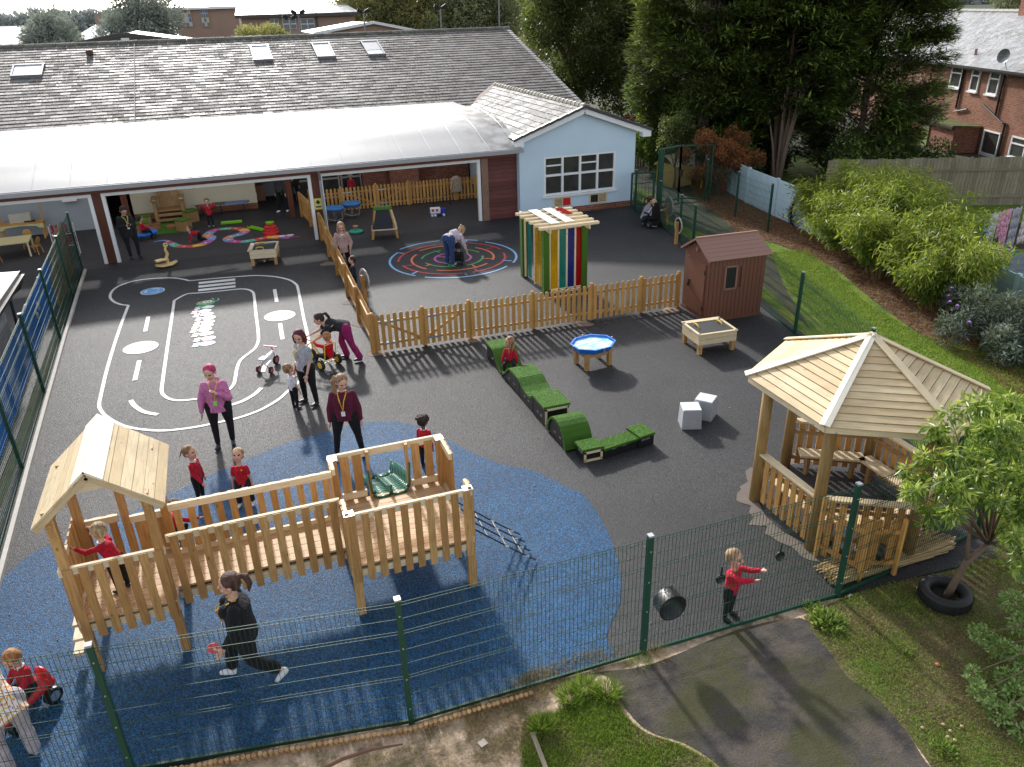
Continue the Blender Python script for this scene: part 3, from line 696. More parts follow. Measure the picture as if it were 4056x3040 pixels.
for k in (0, 2): mb.box((wx0+.08+(wx1-wx0-.16)*(k+.5)/4, y, 1.86), (.66, .05, .05)); 
wn = lw(mb, 'window', P_WHITE)
for k in range(4):
    for z0 in (wz0+.08, (wz0+wz1)/2+.06):
        g = MB(); xa = wx0+.04+(wx1-wx0-.08)*k/4; g.box((xa+.37, y+.06, z0+.32), (.66, .015, .66), rnd=.5); g = lw(g, 'pane', acrylic('pane_clear', (.10, .11, .11)) if k == z0 == 0 else M_PANE) if False else lw(g, 'pane', P_GLASS); g.parent = wn
for nm, x0, x1, cc in (('vent_panel', 13.2, 13.97, P_DARK), ('vent_panel', 11.68, 12.42, P_RED)):
    mb = MB(); xm = (x0+x1)/2; mb.box((xm, EXTY-.015, .46), (x1-x0, .04, .38)); v = lw(mb, nm, W_TOP)
    g = MB(); 
    for i in range(6): g.box((x0+.56 if cc is P_DARK else x0+.2, EXTY-.045, .34+i*.05), (.3, .03, .02))
    g = lw(g, 'louvre', W_OAK); g.parent = v
    g = MB(); g.box((x0+.21 if cc is P_DARK else x0+.55, EXTY-.045, .46), (.3, .03, .28)); g = lw(g, 'inset', cc); g.parent = v
# extension roof, rows along y
def ext_side(sg):
    mb = MB(); half = 2.78; L = math.hypot(half, .98); sl = math.atan2(.98, half); xe = EXTM+sg*half; R = Matrix.Rotation(sg*(sl-.06), 3, 'Y')
    n = int(L/.33)
    for j in range(n+1):
        s0 = (j+.5)*.33
        if s0 > L: break
        x = xe-sg*half*s0/L; z = 2.92+.98*s0/L+.03; y = 27.62+(.17 if j % 2 else 0)
        yend = 37.8-(EXTM-x if sg < 0 else x-EXTM)*1.0
        while y < min(yend, 38):
            mb.box((x, y+.17, z+RN.uniform(-.003, .003)), (.37, .335, .03), R, rnd=RN.random()); y += .34
    return mb
for sg in (-1, 1): lw(ext_side(sg), 'extension_roof', M_TILE2)
mb = MB(); mb.face([(EXTM-2.78, 27.65, 2.9), (EXTM, 27.65, 3.88), (EXTM, 38, 3.88), (EXTM-2.78, 35.2, 2.9)][::-1]); mb.face([(EXTM+2.78, 27.65, 2.9), (EXTM, 27.65, 3.88), (EXTM, 38, 3.88), (EXTM+2.78, 35.2, 2.9)]); lw(mb, 'extension_roof_deck', P_DARK)
mb = MB(); y = 27.6
while y < 37.7: mb.tube([(EXTM, y, 3.94), (EXTM, y+.37, 3.92)], (.13, .12), 8); y += .37
lw(mb, 'extension_ridge', tile_mat('ridge_tile_pale', (.22, .20, .16), (.34, .32, .27), (.14, .15, .05), .6))
mb = MB()
for sg in (-1, 1):
    mb.bar((EXTM+sg*2.8, 27.66, 2.8), (EXTM, 27.66, 3.78), .05, .17, (0, 0, 1))
    mb.box((EXTM+sg*2.62, 27.75, 2.78), (.36, .3, .2))
mb.bar((EXTM-2.76, 27.75, 2.82), (EXTM-2.76, 33, 2.82), .12, .12)
lw(mb, 'bargeboard', P_WHITE)
mb = MB()
for sg in (-1, 1):
    for k in range(8): mb.bar((EXTM+sg*(2.85-.355*k), 27.62, 2.93+.125*k), (EXTM+sg*(2.85-.355*(k+1)), 27.62, 2.95+.125*(k+1)), .16, .09)
lw(mb, 'verge', plain('verge_tile_dark', (.05, .05, .052), .45))
mb = MB(); mb.bar((EXTM-.1, 35.1+2.7, 3.93), (EXTM-2.75, 35.15, 2.98), .25, .03); mb.bar((EXTM+.1, 35.1+2.7, 3.93), (EXTM+2.75, 35.15, 2.98), .25, .03); lw(mb, 'valley', W_BROWN)

# ------------------------------------------------------------------ canopy
cn = empty('canopy', (0, 28.2, 0), 0, 'long white curved polycarbonate canopy on stained timber posts along the nursery', 'canopy')
prof = [(27.42, 2.65), (27.95, 2.84), (28.6, 3.05), (29.3, 3.27), (30.0, 3.42), (30.8, 3.53), (31.7, 3.60), (32.4, 3.62), (32.95, 3.62)]
CX0, CX1 = -34, 10.28
mb = MB()
prof = [(q.x, q.y) for q in catmull([(y, z, 0) for y, z in prof], 4)]
ng = 44
for i in range(len(prof)):
    for j in range(ng+1): mb.v.append((CX0+(CX1-CX0)*j/ng, prof[i][0], prof[i][1]))
for i in range(len(prof)-1):
    for j in range(ng): a = i*(ng+1)+j; mb.f.append((a, a+1, a+ng+2, a+ng+1)); mb.m.append(0); mb.r += [.5]*4; mb.uv += [(0, 0)]*4
lw(mb, 'roof_sheet', M_CANOPY, cn, smooth=True)
mb = MB(); x = CX0
while x < CX1: mb.tube([(x, y, z+.012) for y, z in prof], .008, 4, flat=.6); x += 1.05
lw(mb, 'sheet_joints', P_WHITE, cn)
mb = MB(); mb.face([(CX1, y, z) for y, z in prof]+[(CX1, 32.95, 3.3), (CX1, 27.8, 2.6)]); lw(mb, 'end_panel', P_WHITE, cn)
mb = MB(); mb.box(((CX0+CX1)/2, 32.97, 3.1), (CX1-CX0, .06, .9)); lw(mb, 'back_board', P_GREY, cn)
mb = MB(); mb.box(((CX0+CX1)/2, 27.37, 2.56), (CX1-CX0, .13, .06)); mb.box(((CX0+CX1)/2, 27.31, 2.62), (CX1-CX0, .02, .1)); mb.box(((CX0+CX1)/2, 27.44, 2.62), (CX1-CX0, .02, .13)); lw(mb, 'gutter', plain('gutter_grey', (.33, .34, .36), .35, .2), cn)
mb = MB()
for x0, x1 in ((CX0, -4.0), (-4.0, 2.85), (2.85, 10.28)): mb.box(((x0+x1)/2, 28.12, 2.45), (x1-x0-.01, .09, .3))
lw(mb, 'fascia_beam', W_BROWN, cn)
mb = MB()
for x in (-28, -22, -16, -10.5, -4.0, -.6, 2.83, 5.9, 8.9):
    mb.bar((x, 27.9, 2.55), (x, 32.9, 3.3), .07, .16)
lw(mb, 'rafters', W_BROWN, cn)
for x in (-16, -10.5, -4.03, 2.85):
    mb = MB(); mb.box((x, 28.24, 1.15), (.27, .2, 2.3)); lw(mb, 'post', W_BROWN, cn)
for x in (-3.7, 2.2): mb = MB(); mb.box((x, 32.0, 1.5), (.2, .2, 3.0)); lw(mb, 'rear_post', W_BROWN, cn)
for (a, b) in ((-15.8, -10.7), (-10.3, -4.17), (-3.89, 2.71), (2.99, 8.86)):
    mb = MB()
    mb.box((a+.055, 28.2, 1.1), (.11, .14, 2.2)); mb.box((b-.055, 28.2, 1.1), (.11, .14, 2.2)); mb.box(((a+b)/2, 28.2, 2.25), (b-a, .15, .11))
    lw(mb, 'opening_frame', P_WHITE, cn)
mb = MB(); mb.box((9.02, 28.2, 1.15), (.26, .2, 2.3)); lw(mb, 'post', wood('timber_faded', (.22, .13, .09), (.3, .19, .14), knots=False), cn)
mb = MB()
for i in range(15): mb.box((9.73, 28.2+RN.uniform(0, .008), .075+i*.154), (1.15, .06, .148))
lw(mb, 'timber_cladding', W_MAROON, cn)
mb = MB(); mb.tube([(2.93, 27.5, 2.6), (2.98, 27.75, 2.35), (3.0, 27.98, 2.1), (3.02, 28.02, .1)], .045, 8)
lw(mb, 'downpipe', plain('gutter_grey', 0), cn)
mb = MB(); mb.box((2.85, 28.12, 1.27), (.26, .02, .38)); s = mb.build('warning_sign', plain('sign_yellow', (.62, .55, .12), .5)); tag(s, 'small yellow warning notice with dark triangle fixed to the canopy post', 'sign')
mb = MB(); mb.box((2.85, 28.105, 1.33), (.12, .006, .12), Matrix.Rotation(.785, 3, 'Y')); mb.box((2.85, 28.105, 1.17), (.18, .006, .05)); x = mb.build('triangle_mark', P_BLACK); x.parent = s
# flashing, added to stop sun leaking through the gap between canopy and roof
mb = MB(); mb.box(((CX0+CX1)/2, 34.8, 3.43), (CX1-CX0, 3.8, .05)); lw(mb, 'light_baffle', P_GREY, cn)

# ------------------------------------------------------------------ welded mesh fences
def mesh_fence(label, posts, h, z0=0.0, group=None, spacing=.05, wr=.0021, post=.06, name='mesh_fence', kerb=True, mat=None, hs=(0, .2, .4, .62, .66, .86, 1.06, 1.27, 1.31, 1.5, 1.68, 1.72)):
    mat = mat or P_GREEN
    root = empty(name, (posts[0][0], posts[0][1], z0), 0, label, 'fence', group)
    for i, p in enumerate(posts):
        mb = MB(); mb.box((p[0], p[1], z0+(h+.06)/2), (post, post, h+.06)); o = mb.build_w('post', mat, root)
        c = MB(); c.box((p[0], p[1], z0+h+.065), (post+.008, post+.008, .025)); 
        c = c.build_w('cap', P_STEEL, root); c.parent = o; c.location = (0, 0, 0)
        if spacing < .055:
            for k in range(4): c = MB(); c.ell((p[0], p[1]-post/2-.003, z0+.25+k*(h-.4)/3), (.011, .008, .011), n=6, k=4); c = c.build_w('bolt', P_STEEL, root); c.parent = o
    for a, b in zip(posts[:-1], posts[1:]):
        A = V3((a[0], a[1], z0)); B = V3((b[0], b[1], z0)); d = (B-A).normalized(); L = (B-A).length; nrm = V3((-d.y, d.x, 0))
        mb = MB(); n = int(L/spacing)
        for k in range(1, n):
            q = A+d*(L*k/n); mb.bar(q+V3((0, 0, .04)), q+V3((0, 0, h+.02)), wr*2, wr*2)
        for z in hs:
            if z > h: continue
            o = .018 if z in (.62, .66, 1.27, 1.31) else 0
            mb.bar(A+V3((0, 0, .05+z))+nrm*o, B+V3((0, 0, .05+z))+nrm*o, wr*2.6, wr*2.6)
        mb.build_w('mesh_panel', P_GREENW if spacing > .055 else mat, root)
        if kerb:
            mb = MB(); mb.bar(A+V3((0, 0, .03)), B+V3((0, 0, .03)), .03, .045); mb.build_w('bottom_rail', mat, root)
    return root
mesh_fence('tall dark green welded mesh fence along the front edge of the blue surface', [(-5.06, 7.42), (-2.07, 6.93), (.92, 6.45), (3.9, 6.42), (6.86, 6.38), (9.8, 6.75)], 1.76)
mesh_fence('tall dark green mesh fence on the left with pale kerb, in front of blue railings', [(-4.05, 7.6), (-4.25, 11.1), (-4.42, 14.55), (-4.57, 18.0), (-4.71, 21.4), (-4.84, 24.85), (-4.95, 28.0)], 1.76, spacing=.1, wr=.0032)
mesh_fence('dark green mesh fence beside the grassy bank, behind brown shed and gazebo', [(14.81, 27.1), (14.62, 24.9), (14.1, 22.6), (13.75, 21.2), (13.1, 17.7), (12.35, 14.3), (11.3, 10.9), (10.1, 7.6)], 1.5, spacing=.06, wr=.0034)
mesh_fence('dark green mesh fence behind the mulch in front of the pale concrete fence', [(18.1, 27.3), (17.7, 24.6), (17.45, 22.3)], 1.6, spacing=.08, kerb=False)
# gates
g = empty('metal_gate', (14.85, 27.4, 0), 0, 'dark green double mesh gate standing beside the pale blue building', 'gate')
for (x0, y0, x1, y1, h) in ((14.85, 27.5, 15.75, 27.35, 1.35), (16.0, 27.3, 17.1, 27.7, 2.2), (17.1, 27.7, 18.3, 27.3, 2.2)):
    mb = MB(); A = V3((x0, y0, 0)); B = V3((x1, y1, 0)); Z = V3((0, 0, h)); z1 = V3((0, 0, .12))
    for a, b in ((A, A+Z), (B, B+Z), (A+z1, B+z1), (A+Z, B+Z)): mb.bar(a, b, .06, .06)
    f = mb.build_w('gate_frame', P_GREEN, g)
    mb = MB(); L = (B-A).length; n = int(L/.07)
    for k in range(1, n): q = A+(B-A)*(k/n); mb.bar(q+z1, q+Z, .006, .006)
    for k in range(1, 7): mb.bar(A+Z*(k/7), B+Z*(k/7), .007, .007)
    m_ = mb.build_w('mesh_infill', P_GREEN, g)
mb = MB(); mb.box((15.98, 27.3, 1.1), (.2, .12, 2.2)); mb.build_w('gate_post', P_GREEN, g)
mb = MB(); mb.box((17.1, 27.62, 1.15), (.14, .1, .26)); mb.build_w('lock_box', P_BLACK, g)
# kerb at the left
mb = MB(); P = [(-3.93, 7.6), (-4.13, 11.1), (-4.3, 14.55), (-4.45, 18), (-4.59, 21.4), (-4.72, 24.85), (-4.8, 27.6)]
for a, b in zip(P[:-1], P[1:]): mb.bar((a[0], a[1], .03), (b[0], b[1], .03), .07, .08)
tag(mb.build('edging_kerb', P_CONC), kind='structure')
mb = MB(); mb.bar((-5.1, 7.3, .05), (3.0, 6.36, .05), .04, .1)
# blue railings behind the left fence
rt = empty('blue_railing', (-4.85, 16, 0), 0, 'low bright blue bow top steel railing behind the green mesh fence', 'fence')
pts = [(-4.45, 8), (-4.62, 11), (-4.8, 14), (-4.93, 17), (-5.08, 20.2), (-5.2, 23.2), (-5.32, 25.6)]
for a, b in zip(pts[:-1], pts[1:]):
    A = V3((*a, 0)); B = V3((*b, 0)); L = (B-A).length; n = int(L/.115); mb = MB()
    for k in range(1, n):
        q = A+(B-A)*(k/n); mb.bar(q+V3((0, 0, .05)), q+V3((0, 0, 1.08+.04*(k % 2))), .018, .018)
    mb.bar(A+V3((0, 0, .12)), B+V3((0, 0, .12)), .04, .012); mb.bar(A+V3((0, 0, .92)), B+V3((0, 0, .92)), .04, .012)
    mb.build_w('railing_panel', P_BLUEF, rt)
    mb = MB(); mb.box((a[0], a[1], .58), (.07, .07, 1.16)); mb.build_w('post', P_BLUEF, rt)
# reed screen
mb = MB()
for k in range(420):
    t_ = RN.random(); y = 23.9+t_*4.1; x = -4.98-.033*(y-22)+RN.uniform(-.03, .03); hh = .75+.75*min(1, (y-23.9)/2)+RN.uniform(-.12, .1)
    mb.bar((x, y, .02), (x+RN.uniform(-.02, .02), y+RN.uniform(-.08, .08), hh), .016, .012)
tag(mb.build('reed_screen', wood('reed_brown', (.19, .13, .06), (.36, .26, .14), knots=False)), 'tattered brown reed screen tied along the far end of the left fence', 'screen')
# side shed on the left
sh = empty('side_shed', (-6, 18, 0), 0, 'grey timber store with a white felt roof behind the left fence', 'shed')
mb = MB()
for i in range(11): mb.box((-5.55, 18.15, .1+i*.17), (.05, 5.0, .165)); mb.box((-6.8, 20.6, .1+i*.17), (2.5, .05, .165))
mb.build_w('wall', wood('boards_grey', (.22, .21, .20), (.38, .36, .34), knots=False), sh)
mb = MB(); mb.box((-6.35, 18.2, 2.02), (2.6, 5.35, .07), Matrix.Rotation(.06, 3, 'Y')); mb.build_w('roof', plain('felt_white', (.7, .71, .72), .5, var=.1, scale=3), sh)
mb = MB(); mb.box((-5.03, 18.2, 1.88), (.05, 5.4, .2)); mb.bar((-4.98, 15.5, 1.8), (-4.98, 20.9, 1.86), .09, .07); mb.build_w('fascia', P_BLACK, sh)
mb = MB(); mb.tube([(-4.99, 20.8, 1.8), (-5.1, 20.75, 1.6), (-5.35, 20.7, 1.4), (-5.4, 20.7, .1)], .035); mb.build_w('downpipe', P_BLACK, sh)
# folded covers between shed and railing
mb = MB()
for k in range(9): mb.ell((-5.35+RN.uniform(-.1, .15), 21.5+k*.09, .35+RN.uniform(-.1, .35)), (.12, .14, .22), Matrix.Rotation(RN.random(), 3, 'X'), 8, 6)
tag(mb.build('folded_sheet', plain('sheet_grey', (.4, .4, .42), .3, var=.5)), 'crumpled grey plastic sheeting stuffed beside the white roofed store', 'sheeting')

# ------------------------------------------------------------------ picket fences
def picket_shape(w_, h): return [(-w_/2, 0), (w_/2, 0), (w_/2, h-w_*.45)]+[(w_/2*math.cos(a), h-w_*.45+w_*.45*math.sin(a)) for a in (rad(40), rad(70), rad(90), rad(110), rad(140))]+[(-w_/2, h-w_*.45)]
def picket_fence(label, p0, p1, h=.95, gates=(), side=1, z0=0, step=.142, posts=None, w_=.09, cut=True, pw=.09):
    A = V3((*p0, z0)); B = V3((*p1, z0)); d = (B-A).normalized(); L = (B-A).length; nr = V3((d.y, -d.x, 0))*side
    root = empty('picket_fence', A, 0, label, 'fence')
    R = Matrix((d, V3((0, 0, 1)), nr)).transposed().to_4x4() if True else None
    nb_ = 5 if L > 5 else 2
    segs = posts or [L*i/nb_ for i in range(nb_+1)]
    for i, s0 in enumerate(segs):
        mb = MB(); q = A+d*s0-nr*.06; mb.box(q+V3((0, 0, (h+.02)/2)), (pw, pw, h+.02)); mb.ell(q+V3((0, 0, h+.02)), (pw*.55, pw*.55, .03), n=8, k=4); mb.build_w('post', W_PICK, root)
    for s0, s1 in zip(segs[:-1], segs[1:]):
        mb = MB(); n = int((s1-s0)/step)
        for k in range(n):
            q = A+d*(s0+(k+.5)*(s1-s0)/n)+V3((0, 0, .04+RN.uniform(-.008, .008)))
            Mx = Matrix.Translation(q) @ R
            mb.prism(picket_shape(w_, h-.04), -.009, .009, Mx)
        mb.build_w('picket_panel', W_PICK, root)
        mb = MB()
        for z in (.2, h*.78): mb.bar(A+d*s0+V3((0, 0, z))-nr*.03, A+d*s1+V3((0, 0, z))-nr*.03, .035, .06)
        mb.build_w('rail', W_PICK, root)
    for (g0, g1, flip) in gates:
        mb = MB(); a, b = (g0, g1) if flip else (g1, g0)
        mb.bar(A+d*a+V3((0, 0, .2))-nr*.05, A+d*b+V3((0, 0, h*.78))-nr*.05, .03, .07)
        mb.build_w('gate_brace', W_PICK, root)
        for z in (.2, h*.78): mb = MB(); mb.bar(A+d*g0+V3((0, 0, z))+nr*.012, A+d*(g0+.35)+V3((0, 0, z))+nr*.012, .006, .05); mb.build_w('hinge', P_STEEL, root)
    return root
picket_fence('long timber picket fence with gate running from corner post to brown shed', (2.63, 17.22), (10.78, 17.02), gates=((.2, 1.15, 0), (1.25, 2.2, 1)), posts=[0, 1.2, 2.35, 4.0, 5.6, 7.0, 8.1])
picket_fence('timber picket fence dividing the play road from the maze area', (2.63, 17.25), (2.86, 28.0), side=1)
picket_fence('timber picket fence with double gate in front of the brick wall under the canopy', (2.95, 32.1), (9.9, 31.9), gates=((1.3, 2.6, 0), (2.7, 3.95, 1)), posts=[0, 1.25, 2.65, 4.0, 6.0, 6.9])
picket_fence('short timber picket fence running into the covered area beside the brown post', (2.87, 28.4), (2.6, 31.9), side=1)
# concrete footings at the picket posts
for x, y in ((2.63, 17.2), (5.0, 17.1), (2.72, 21), (2.66, 19.2), (7.9, 16.95), (2.6, 25.0), (10.4, 16.9)):
    disc_ = MB(); P = []
    for i in range(14): a = 2*math.pi*i/14; r = .22*RN.uniform(.7, 1.25); P.append((x+r*1.2*math.cos(a), y+r*math.sin(a)))
    disc_.face([(a, b, .006) for a, b in P]); tag(disc_.build('footing', plain('mortar', (.22, .16, .12), .9, var=.3)), kind='structure')
# ------------------------------------------------------------------ timber play tower
pt = empty('play_tower', (0, 9.2, 0), 0, 'big timber play tower with roofed house, slatted bridge, platform, green slide and rope net', 'play tower')
DK = .83; RL = 1.62
def P_(mb, name, mat=W_NEW, par=None, **k):
    o = mb.build_w(name, mat, pt, **k)
    if par: o.parent = par
    return o
def slats(p0, p1, z0, z1, step=.175, w_=.095, skipf=None, off=.0, name='slat_panel', cap=True, low=True, t_=.022):
    A = V3((*p0, 0)); B = V3((*p1, 0)); d = (B-A).normalized(); L = (B-A).length; n = max(1, int(round(L/step))); nr = V3((d.y, -d.x, 0))
    mb = MB()
    for k in range(n):
        q = A+d*((k+.5)*L/n)+nr*off
        mb.bar(q+V3((0, 0, z0+RN.uniform(-.012, .008))), q+V3((0, 0, z1+RN.uniform(-.004, .004))), t_ if abs(d.x) < .5 else w_, w_ if abs(d.x) < .5 else t_, (0, 1, 0))
    P_(mb, name)
    mid = (A+B)/2; cx_ = -2.0 if mid.x < -1.6 else (1.5 if mid.x > .6 else mid.x); inw = V3((cx_-mid.x, 9.2-mid.y, 0)); inw = nr*(1 if inw.dot(nr) > 0 else -1)*(.034+off)
    if cap:
        mb = MB(); mb.bar(A+V3((0, 0, z1-.045))+inw, B+V3((0, 0, z1-.045))+inw, .045, .1); P_(mb, 'handrail', W_TOP)
    if low:
        mb = MB(); mb.bar(A+V3((0, 0, z0+.13))+inw, B+V3((0, 0, z0+.13))+inw, .04, .1); P_(mb, 'bottom_board', W_TOP)
LX0, LX1, LY0, LY1 = -2.61, -1.47, 8.6, 9.8
RX0, RX1, RY0_, RY1 = .66, 2.36, 8.42, 9.98
def post(x, y, z0, z1, w_=.1):
    mb = MB(); mb.box((x, y, (z0+z1)/2), (w_, w_, z1-z0)); return P_(mb, 'post')
for x in (LX0+.06, LX1-.06):
    for y in (LY0+.06, LY1-.06): post(x, y, 0, 2.42)
post(-2.02, LY1-.02, .7, 2.35, .09)
for x in (RX0+.06, RX1-.06):
    for y in (RY0_+.06, RY1-.06): post(x, y, 0, RL-.01, .11)
def deck(x0, x1, y0, y1, name='deck'):
    mb = MB(); n = int((y1-y0)/.125)
    for k in range(n): mb.box(((x0+x1)/2, y0+(k+.5)*(y1-y0)/n, DK-.014), (x1-x0, (y1-y0)/n-.008, .028))
    P_(mb, name, wood('deck_boards', (.50, .30, .14), (.66, .46, .26)))
    mb = MB()
    for x in (x0+.06, x1-.06): mb.box((x, (y0+y1)/2, DK-.09), (.05, y1-y0, .12))
    for y in (y0+.1, y1-.1): mb.box(((x0+x1)/2, y, DK-.092), (x1-x0-.2, .05, .12))
    P_(mb, 'joist')
deck(LX0, LX1, LY0, LY1); deck(RX0, RX1, RY0_, RY1); deck(LX1, RX0, 8.86, 9.6)
slats((LX0, LY0), (LX1, LY0), .58, RL); slats((LX0, LY1), (LX0, LY0), .68, RL, cap=False)
mb = MB(); mb.bar((LX0, LY0, RL-.05), (LX0, LY0+.55, RL-.05), .045, .09); P_(mb, 'handrail', W_TOP)
slats((LX0, LY1+.02), (LX0+.5, LY1+.02), .68, 1.5)
slats((LX0+.62, LY1), (LX1, LY1), .68, 1.45, step=.22, w_=.16)
slats((LX1, 8.84), (RX0, 8.84), .57, RL, step=.172); slats((LX1, 9.62), (RX0, 9.62), .72, RL, step=.172, w_=.09)
slats((RX0, RY0_), (RX1, RY0_), .56, RL, step=.17)
slats((RX0, RY0_+.02), (RX0, 8.84), .66, RL, step=.14); slats((RX0, 9.62), (RX0, RY1), .68, RL, step=.14)
slats((RX1, 9.4), (RX1, RY1), .68, RL, step=.14, w_=.12); slats((RX1, RY0_), (RX1, 8.7), .68, RL, step=.15)
slats((RX0+.14, RY1), (RX0+.5, RY1), .8, RL-.05, step=.2, w_=.13, cap=False); slats((RX1-.52, RY1), (RX1-.12, RY1), .8, RL-.05, step=.2, w_=.12, cap=False)
mb = MB(); mb.bar((RX0, RY1+.03, RL-.05), (RX1, RY1+.03, RL-.05), .045, .11); P_(mb, 'handrail', W_TOP)
for x in (RX0+.56, RX1-.56): mb = MB(); mb.box((x, RY1-.03, (DK+RL)/2), (.045, .07, RL-DK)); P_(mb, 'slide_upright')
for x, y in ((RX0+.06, RY0_+.06), (RX1-.06, RY0_+.06), (RX0+.06, RY1-.06), (RX1-.06, RY1-.06)):
    mb = MB(); mb.box((x, y, RL-.003), (.13, .13, .012)); P_(mb, 'post_cap', P_STEEL)
# roof
mb = MB(); ex0, ex1, xm, ez, rzz, y0, y1 = -2.72, -1.33, -2.05, 2.26, 2.84, 8.56, 10.0
for sg, xe in ((-1, ex0), (1, ex1)):
    n = 7
    for k in range(n):
        a = V3((xe+(xm-xe)*k/n, 0, ez+(rzz-ez)*k/n)); b = V3((xe+(xm-xe)*(k+1)/n, 0, ez+(rzz-ez)*(k+1)/n)); c_ = (a+b)/2; d = (b-a)
        ang = -math.atan2(d.z, d.x); mb.box((c_.x, (y0+y1)/2, c_.z+RN.uniform(0, .003)), (d.length-.006, y1-y0, .024), Matrix.Rotation(ang, 3, 'Y'))
rf = P_(mb, 'roof', W_ROOF)
for sg, xe in ((-1, ex0), (1, ex1)):
    mb = MB(); d = V3((xe-xm, 0, ez-rzz)).normalized(); c_ = V3((xm, (y0+y1)/2, rzz+.025))+d*.1
    mb.box(c_, (.22, y1-y0+.04, .024), Matrix.Rotation(-math.atan2(d.z, d.x), 3, 'Y')); P_(mb, 'ridge_board', plain('board_bleached', (.82, .76, .62), .5, var=.06), rf)
for y in (y0+.03, y1-.03):
    mb = MB()
    for xe in (ex0, ex1): mb.bar((xe+.02*(1 if xe < xm else -1), y, ez-.04), (xm, y, rzz-.05), .03, .08)
    mb.prism([(xm-.2, rzz-.24), (xm+.2, rzz-.24), (xm, rzz-.06)], -.012, .012, Matrix.Translation((0, y+.02, 0)) @ Matrix.Rotation(math.pi/2, 4, 'X')); P_(mb, 'gable', W_ROOF, rf)
mb = MB(); mb.bar((LX1-.06, LY0, 2.26), (LX1-.06, LY1, 2.26), .05, .1); mb.bar((LX0+.06, LY0, 2.26), (LX0+.06, LY1, 2.26), .05, .1); P_(mb, 'beam')
# slide going away from the camera
mb = MB(); cx = (RX0+RX1)/2; n = 14
prof_s = [(-.30, .26), (-.27, .05), (-.2, 0), (-.03, 0), (0, .05), (.03, 0), (.2, 0), (.27, .05), (.30, .26)]
rows = []
for k in range(n+1):
    t_ = k/n; y = RY1-.12+t_*1.75; z = DK+.02-(DK-.12)*(t_**1.15)*(1.0) if t_ < .85 else .16
    hi = 1+.9*max(0, 1-t_*5)
    rows.append([V3((cx+u, y, max(.1, z)+v*(hi if abs(u) > .25 else 1)+(.12*max(0, 1-t_*4) if abs(u) < .001 else 0))) for u, v in prof_s])
for a, b in zip(rows[:-1], rows[1:]):
    for i in range(len(prof_s)-1): mb.face([a[i], a[i+1], b[i+1], b[i]], None, .5)
s = P_(mb, 'slide', P_SLIDE, smooth=True); md = s.modifiers.new('sol', 'SOLIDIFY'); md.thickness = .02
mb = MB()
for x in (cx-.25, cx+.25): mb.ell((x, RY1-.14, DK+.13), (.025, .012, .025), n=8, k=5)
P_(mb, 'bolt', P_BLACK, s)
# net
mb = MB()
ys = [8.72, 8.95, 9.18, 9.38]
for j, y in enumerate(ys):
    mb.tube([(RX1+.0, y, DK-.02), (RX1+.55, y-.06, .34), (RX1+.95, y-.12, .03)], .011, 6)
for t_ in (.28, .55, .8):
    P = [V3((RX1+.95*t_, y-.12*t_, DK*(1-t_)*.92+.02)) for y in ys]; mb.tube([P[0], P[1], P[2], P[3]], .009, 5)
nt_ = P_(mb, 'rope_net', P_BLACK)
mb = MB()
for j, y in enumerate(ys):
    for t_ in (.55, .86): mb.tube([(RX1+.95*t_-.03, y-.12*t_, DK*(1-t_)*.92+.03), (RX1+.95*t_+.03, y-.12*t_, DK*(1-t_)*.92+.0)], .018, 6)
P_(mb, 'ferrules', P_STEEL, nt_)
# steps at the left end
mb = MB()
for k in range(3): mb.box((LX0-.05-.05*(2-k), 8.95, .22+.22*k), (.12, .34, .04))
P_(mb, 'step', W_TOP)

# ------------------------------------------------------------------ gazebo
GX, GY = 8.43, 8.05
gz = empty('gazebo', (GX, GY, 0), 0, 'hexagonal timber gazebo with boarded roof, round posts and slatted sides', 'gazebo')
def Gb(mb, name, mat, par=None, **k):
    o = mb.build(name, mat, gz, **k)
    if par: o.parent = par
    return o
gz.scale = (.94, 1, 1); gz.location.x = 8.34
hexp = lambda r, a, z=0: V3((r*math.cos(rad(a)), r*math.sin(rad(a)), z))
RP, RE, ZE, ZA = 1.38, 1.76, 2.22, 2.96
for a in (30, 90, 150, 210, 270, 330):
    mb = MB(); mb.tube([hexp(RP, a, 0), hexp(RP, a, 1.1), hexp(RP, a, 2.3)], (.095, .09, .088), 12); Gb(mb, 'post', W_LOG, smooth=True)
for k in range(6):
    a0, a1 = 30+60*k, 90+60*k
    A, B, T = hexp(RE, a0, ZE), hexp(RE, a1, ZE), V3((0, 0, ZA)); n = 13; mb = MB()
    e = (B-A); nrm = e.cross(T-A).normalized()
    if nrm.z < 0: nrm = -nrm
    for i in range(n):
        t0, t1 = i/n, (i+1)/n-.006
        q = [A.lerp(T, t0), B.lerp(T, t0), B.lerp(T, t1), A.lerp(T, t1)]; r_ = RN.random()
        o_ = nrm*(.012+.012); lo = [p+nrm*.0 for p in q]; hi = [q[0]+nrm*.022, q[1]+nrm*.022, q[2]+nrm*.012, q[3]+nrm*.012]
        Lw = e.length; u0 = r_*5; dd = 1.9/n
        mb.face(hi, [(u0, 0), (u0+Lw*(1-t0), 0), (u0+Lw*(1-t1), dd), (u0, dd)], r_)
        mb.face([lo[0], lo[1], hi[1], hi[0]], [(u0, 0), (u0+Lw*(1-t0), 0), (u0+Lw*(1-t0), .02), (u0, .02)], r_)
        mb.face([lo[3], lo[2], lo[1], lo[0]], [(u0, 0), (u0+Lw*(1-t0), 0), (u0+Lw*(1-t1), dd), (u0, dd)], r_)
        mb.face([hi[3], hi[2], lo[2], lo[3]], None, r_)
    Gb(mb, 'roof_panel', W_ROOF)
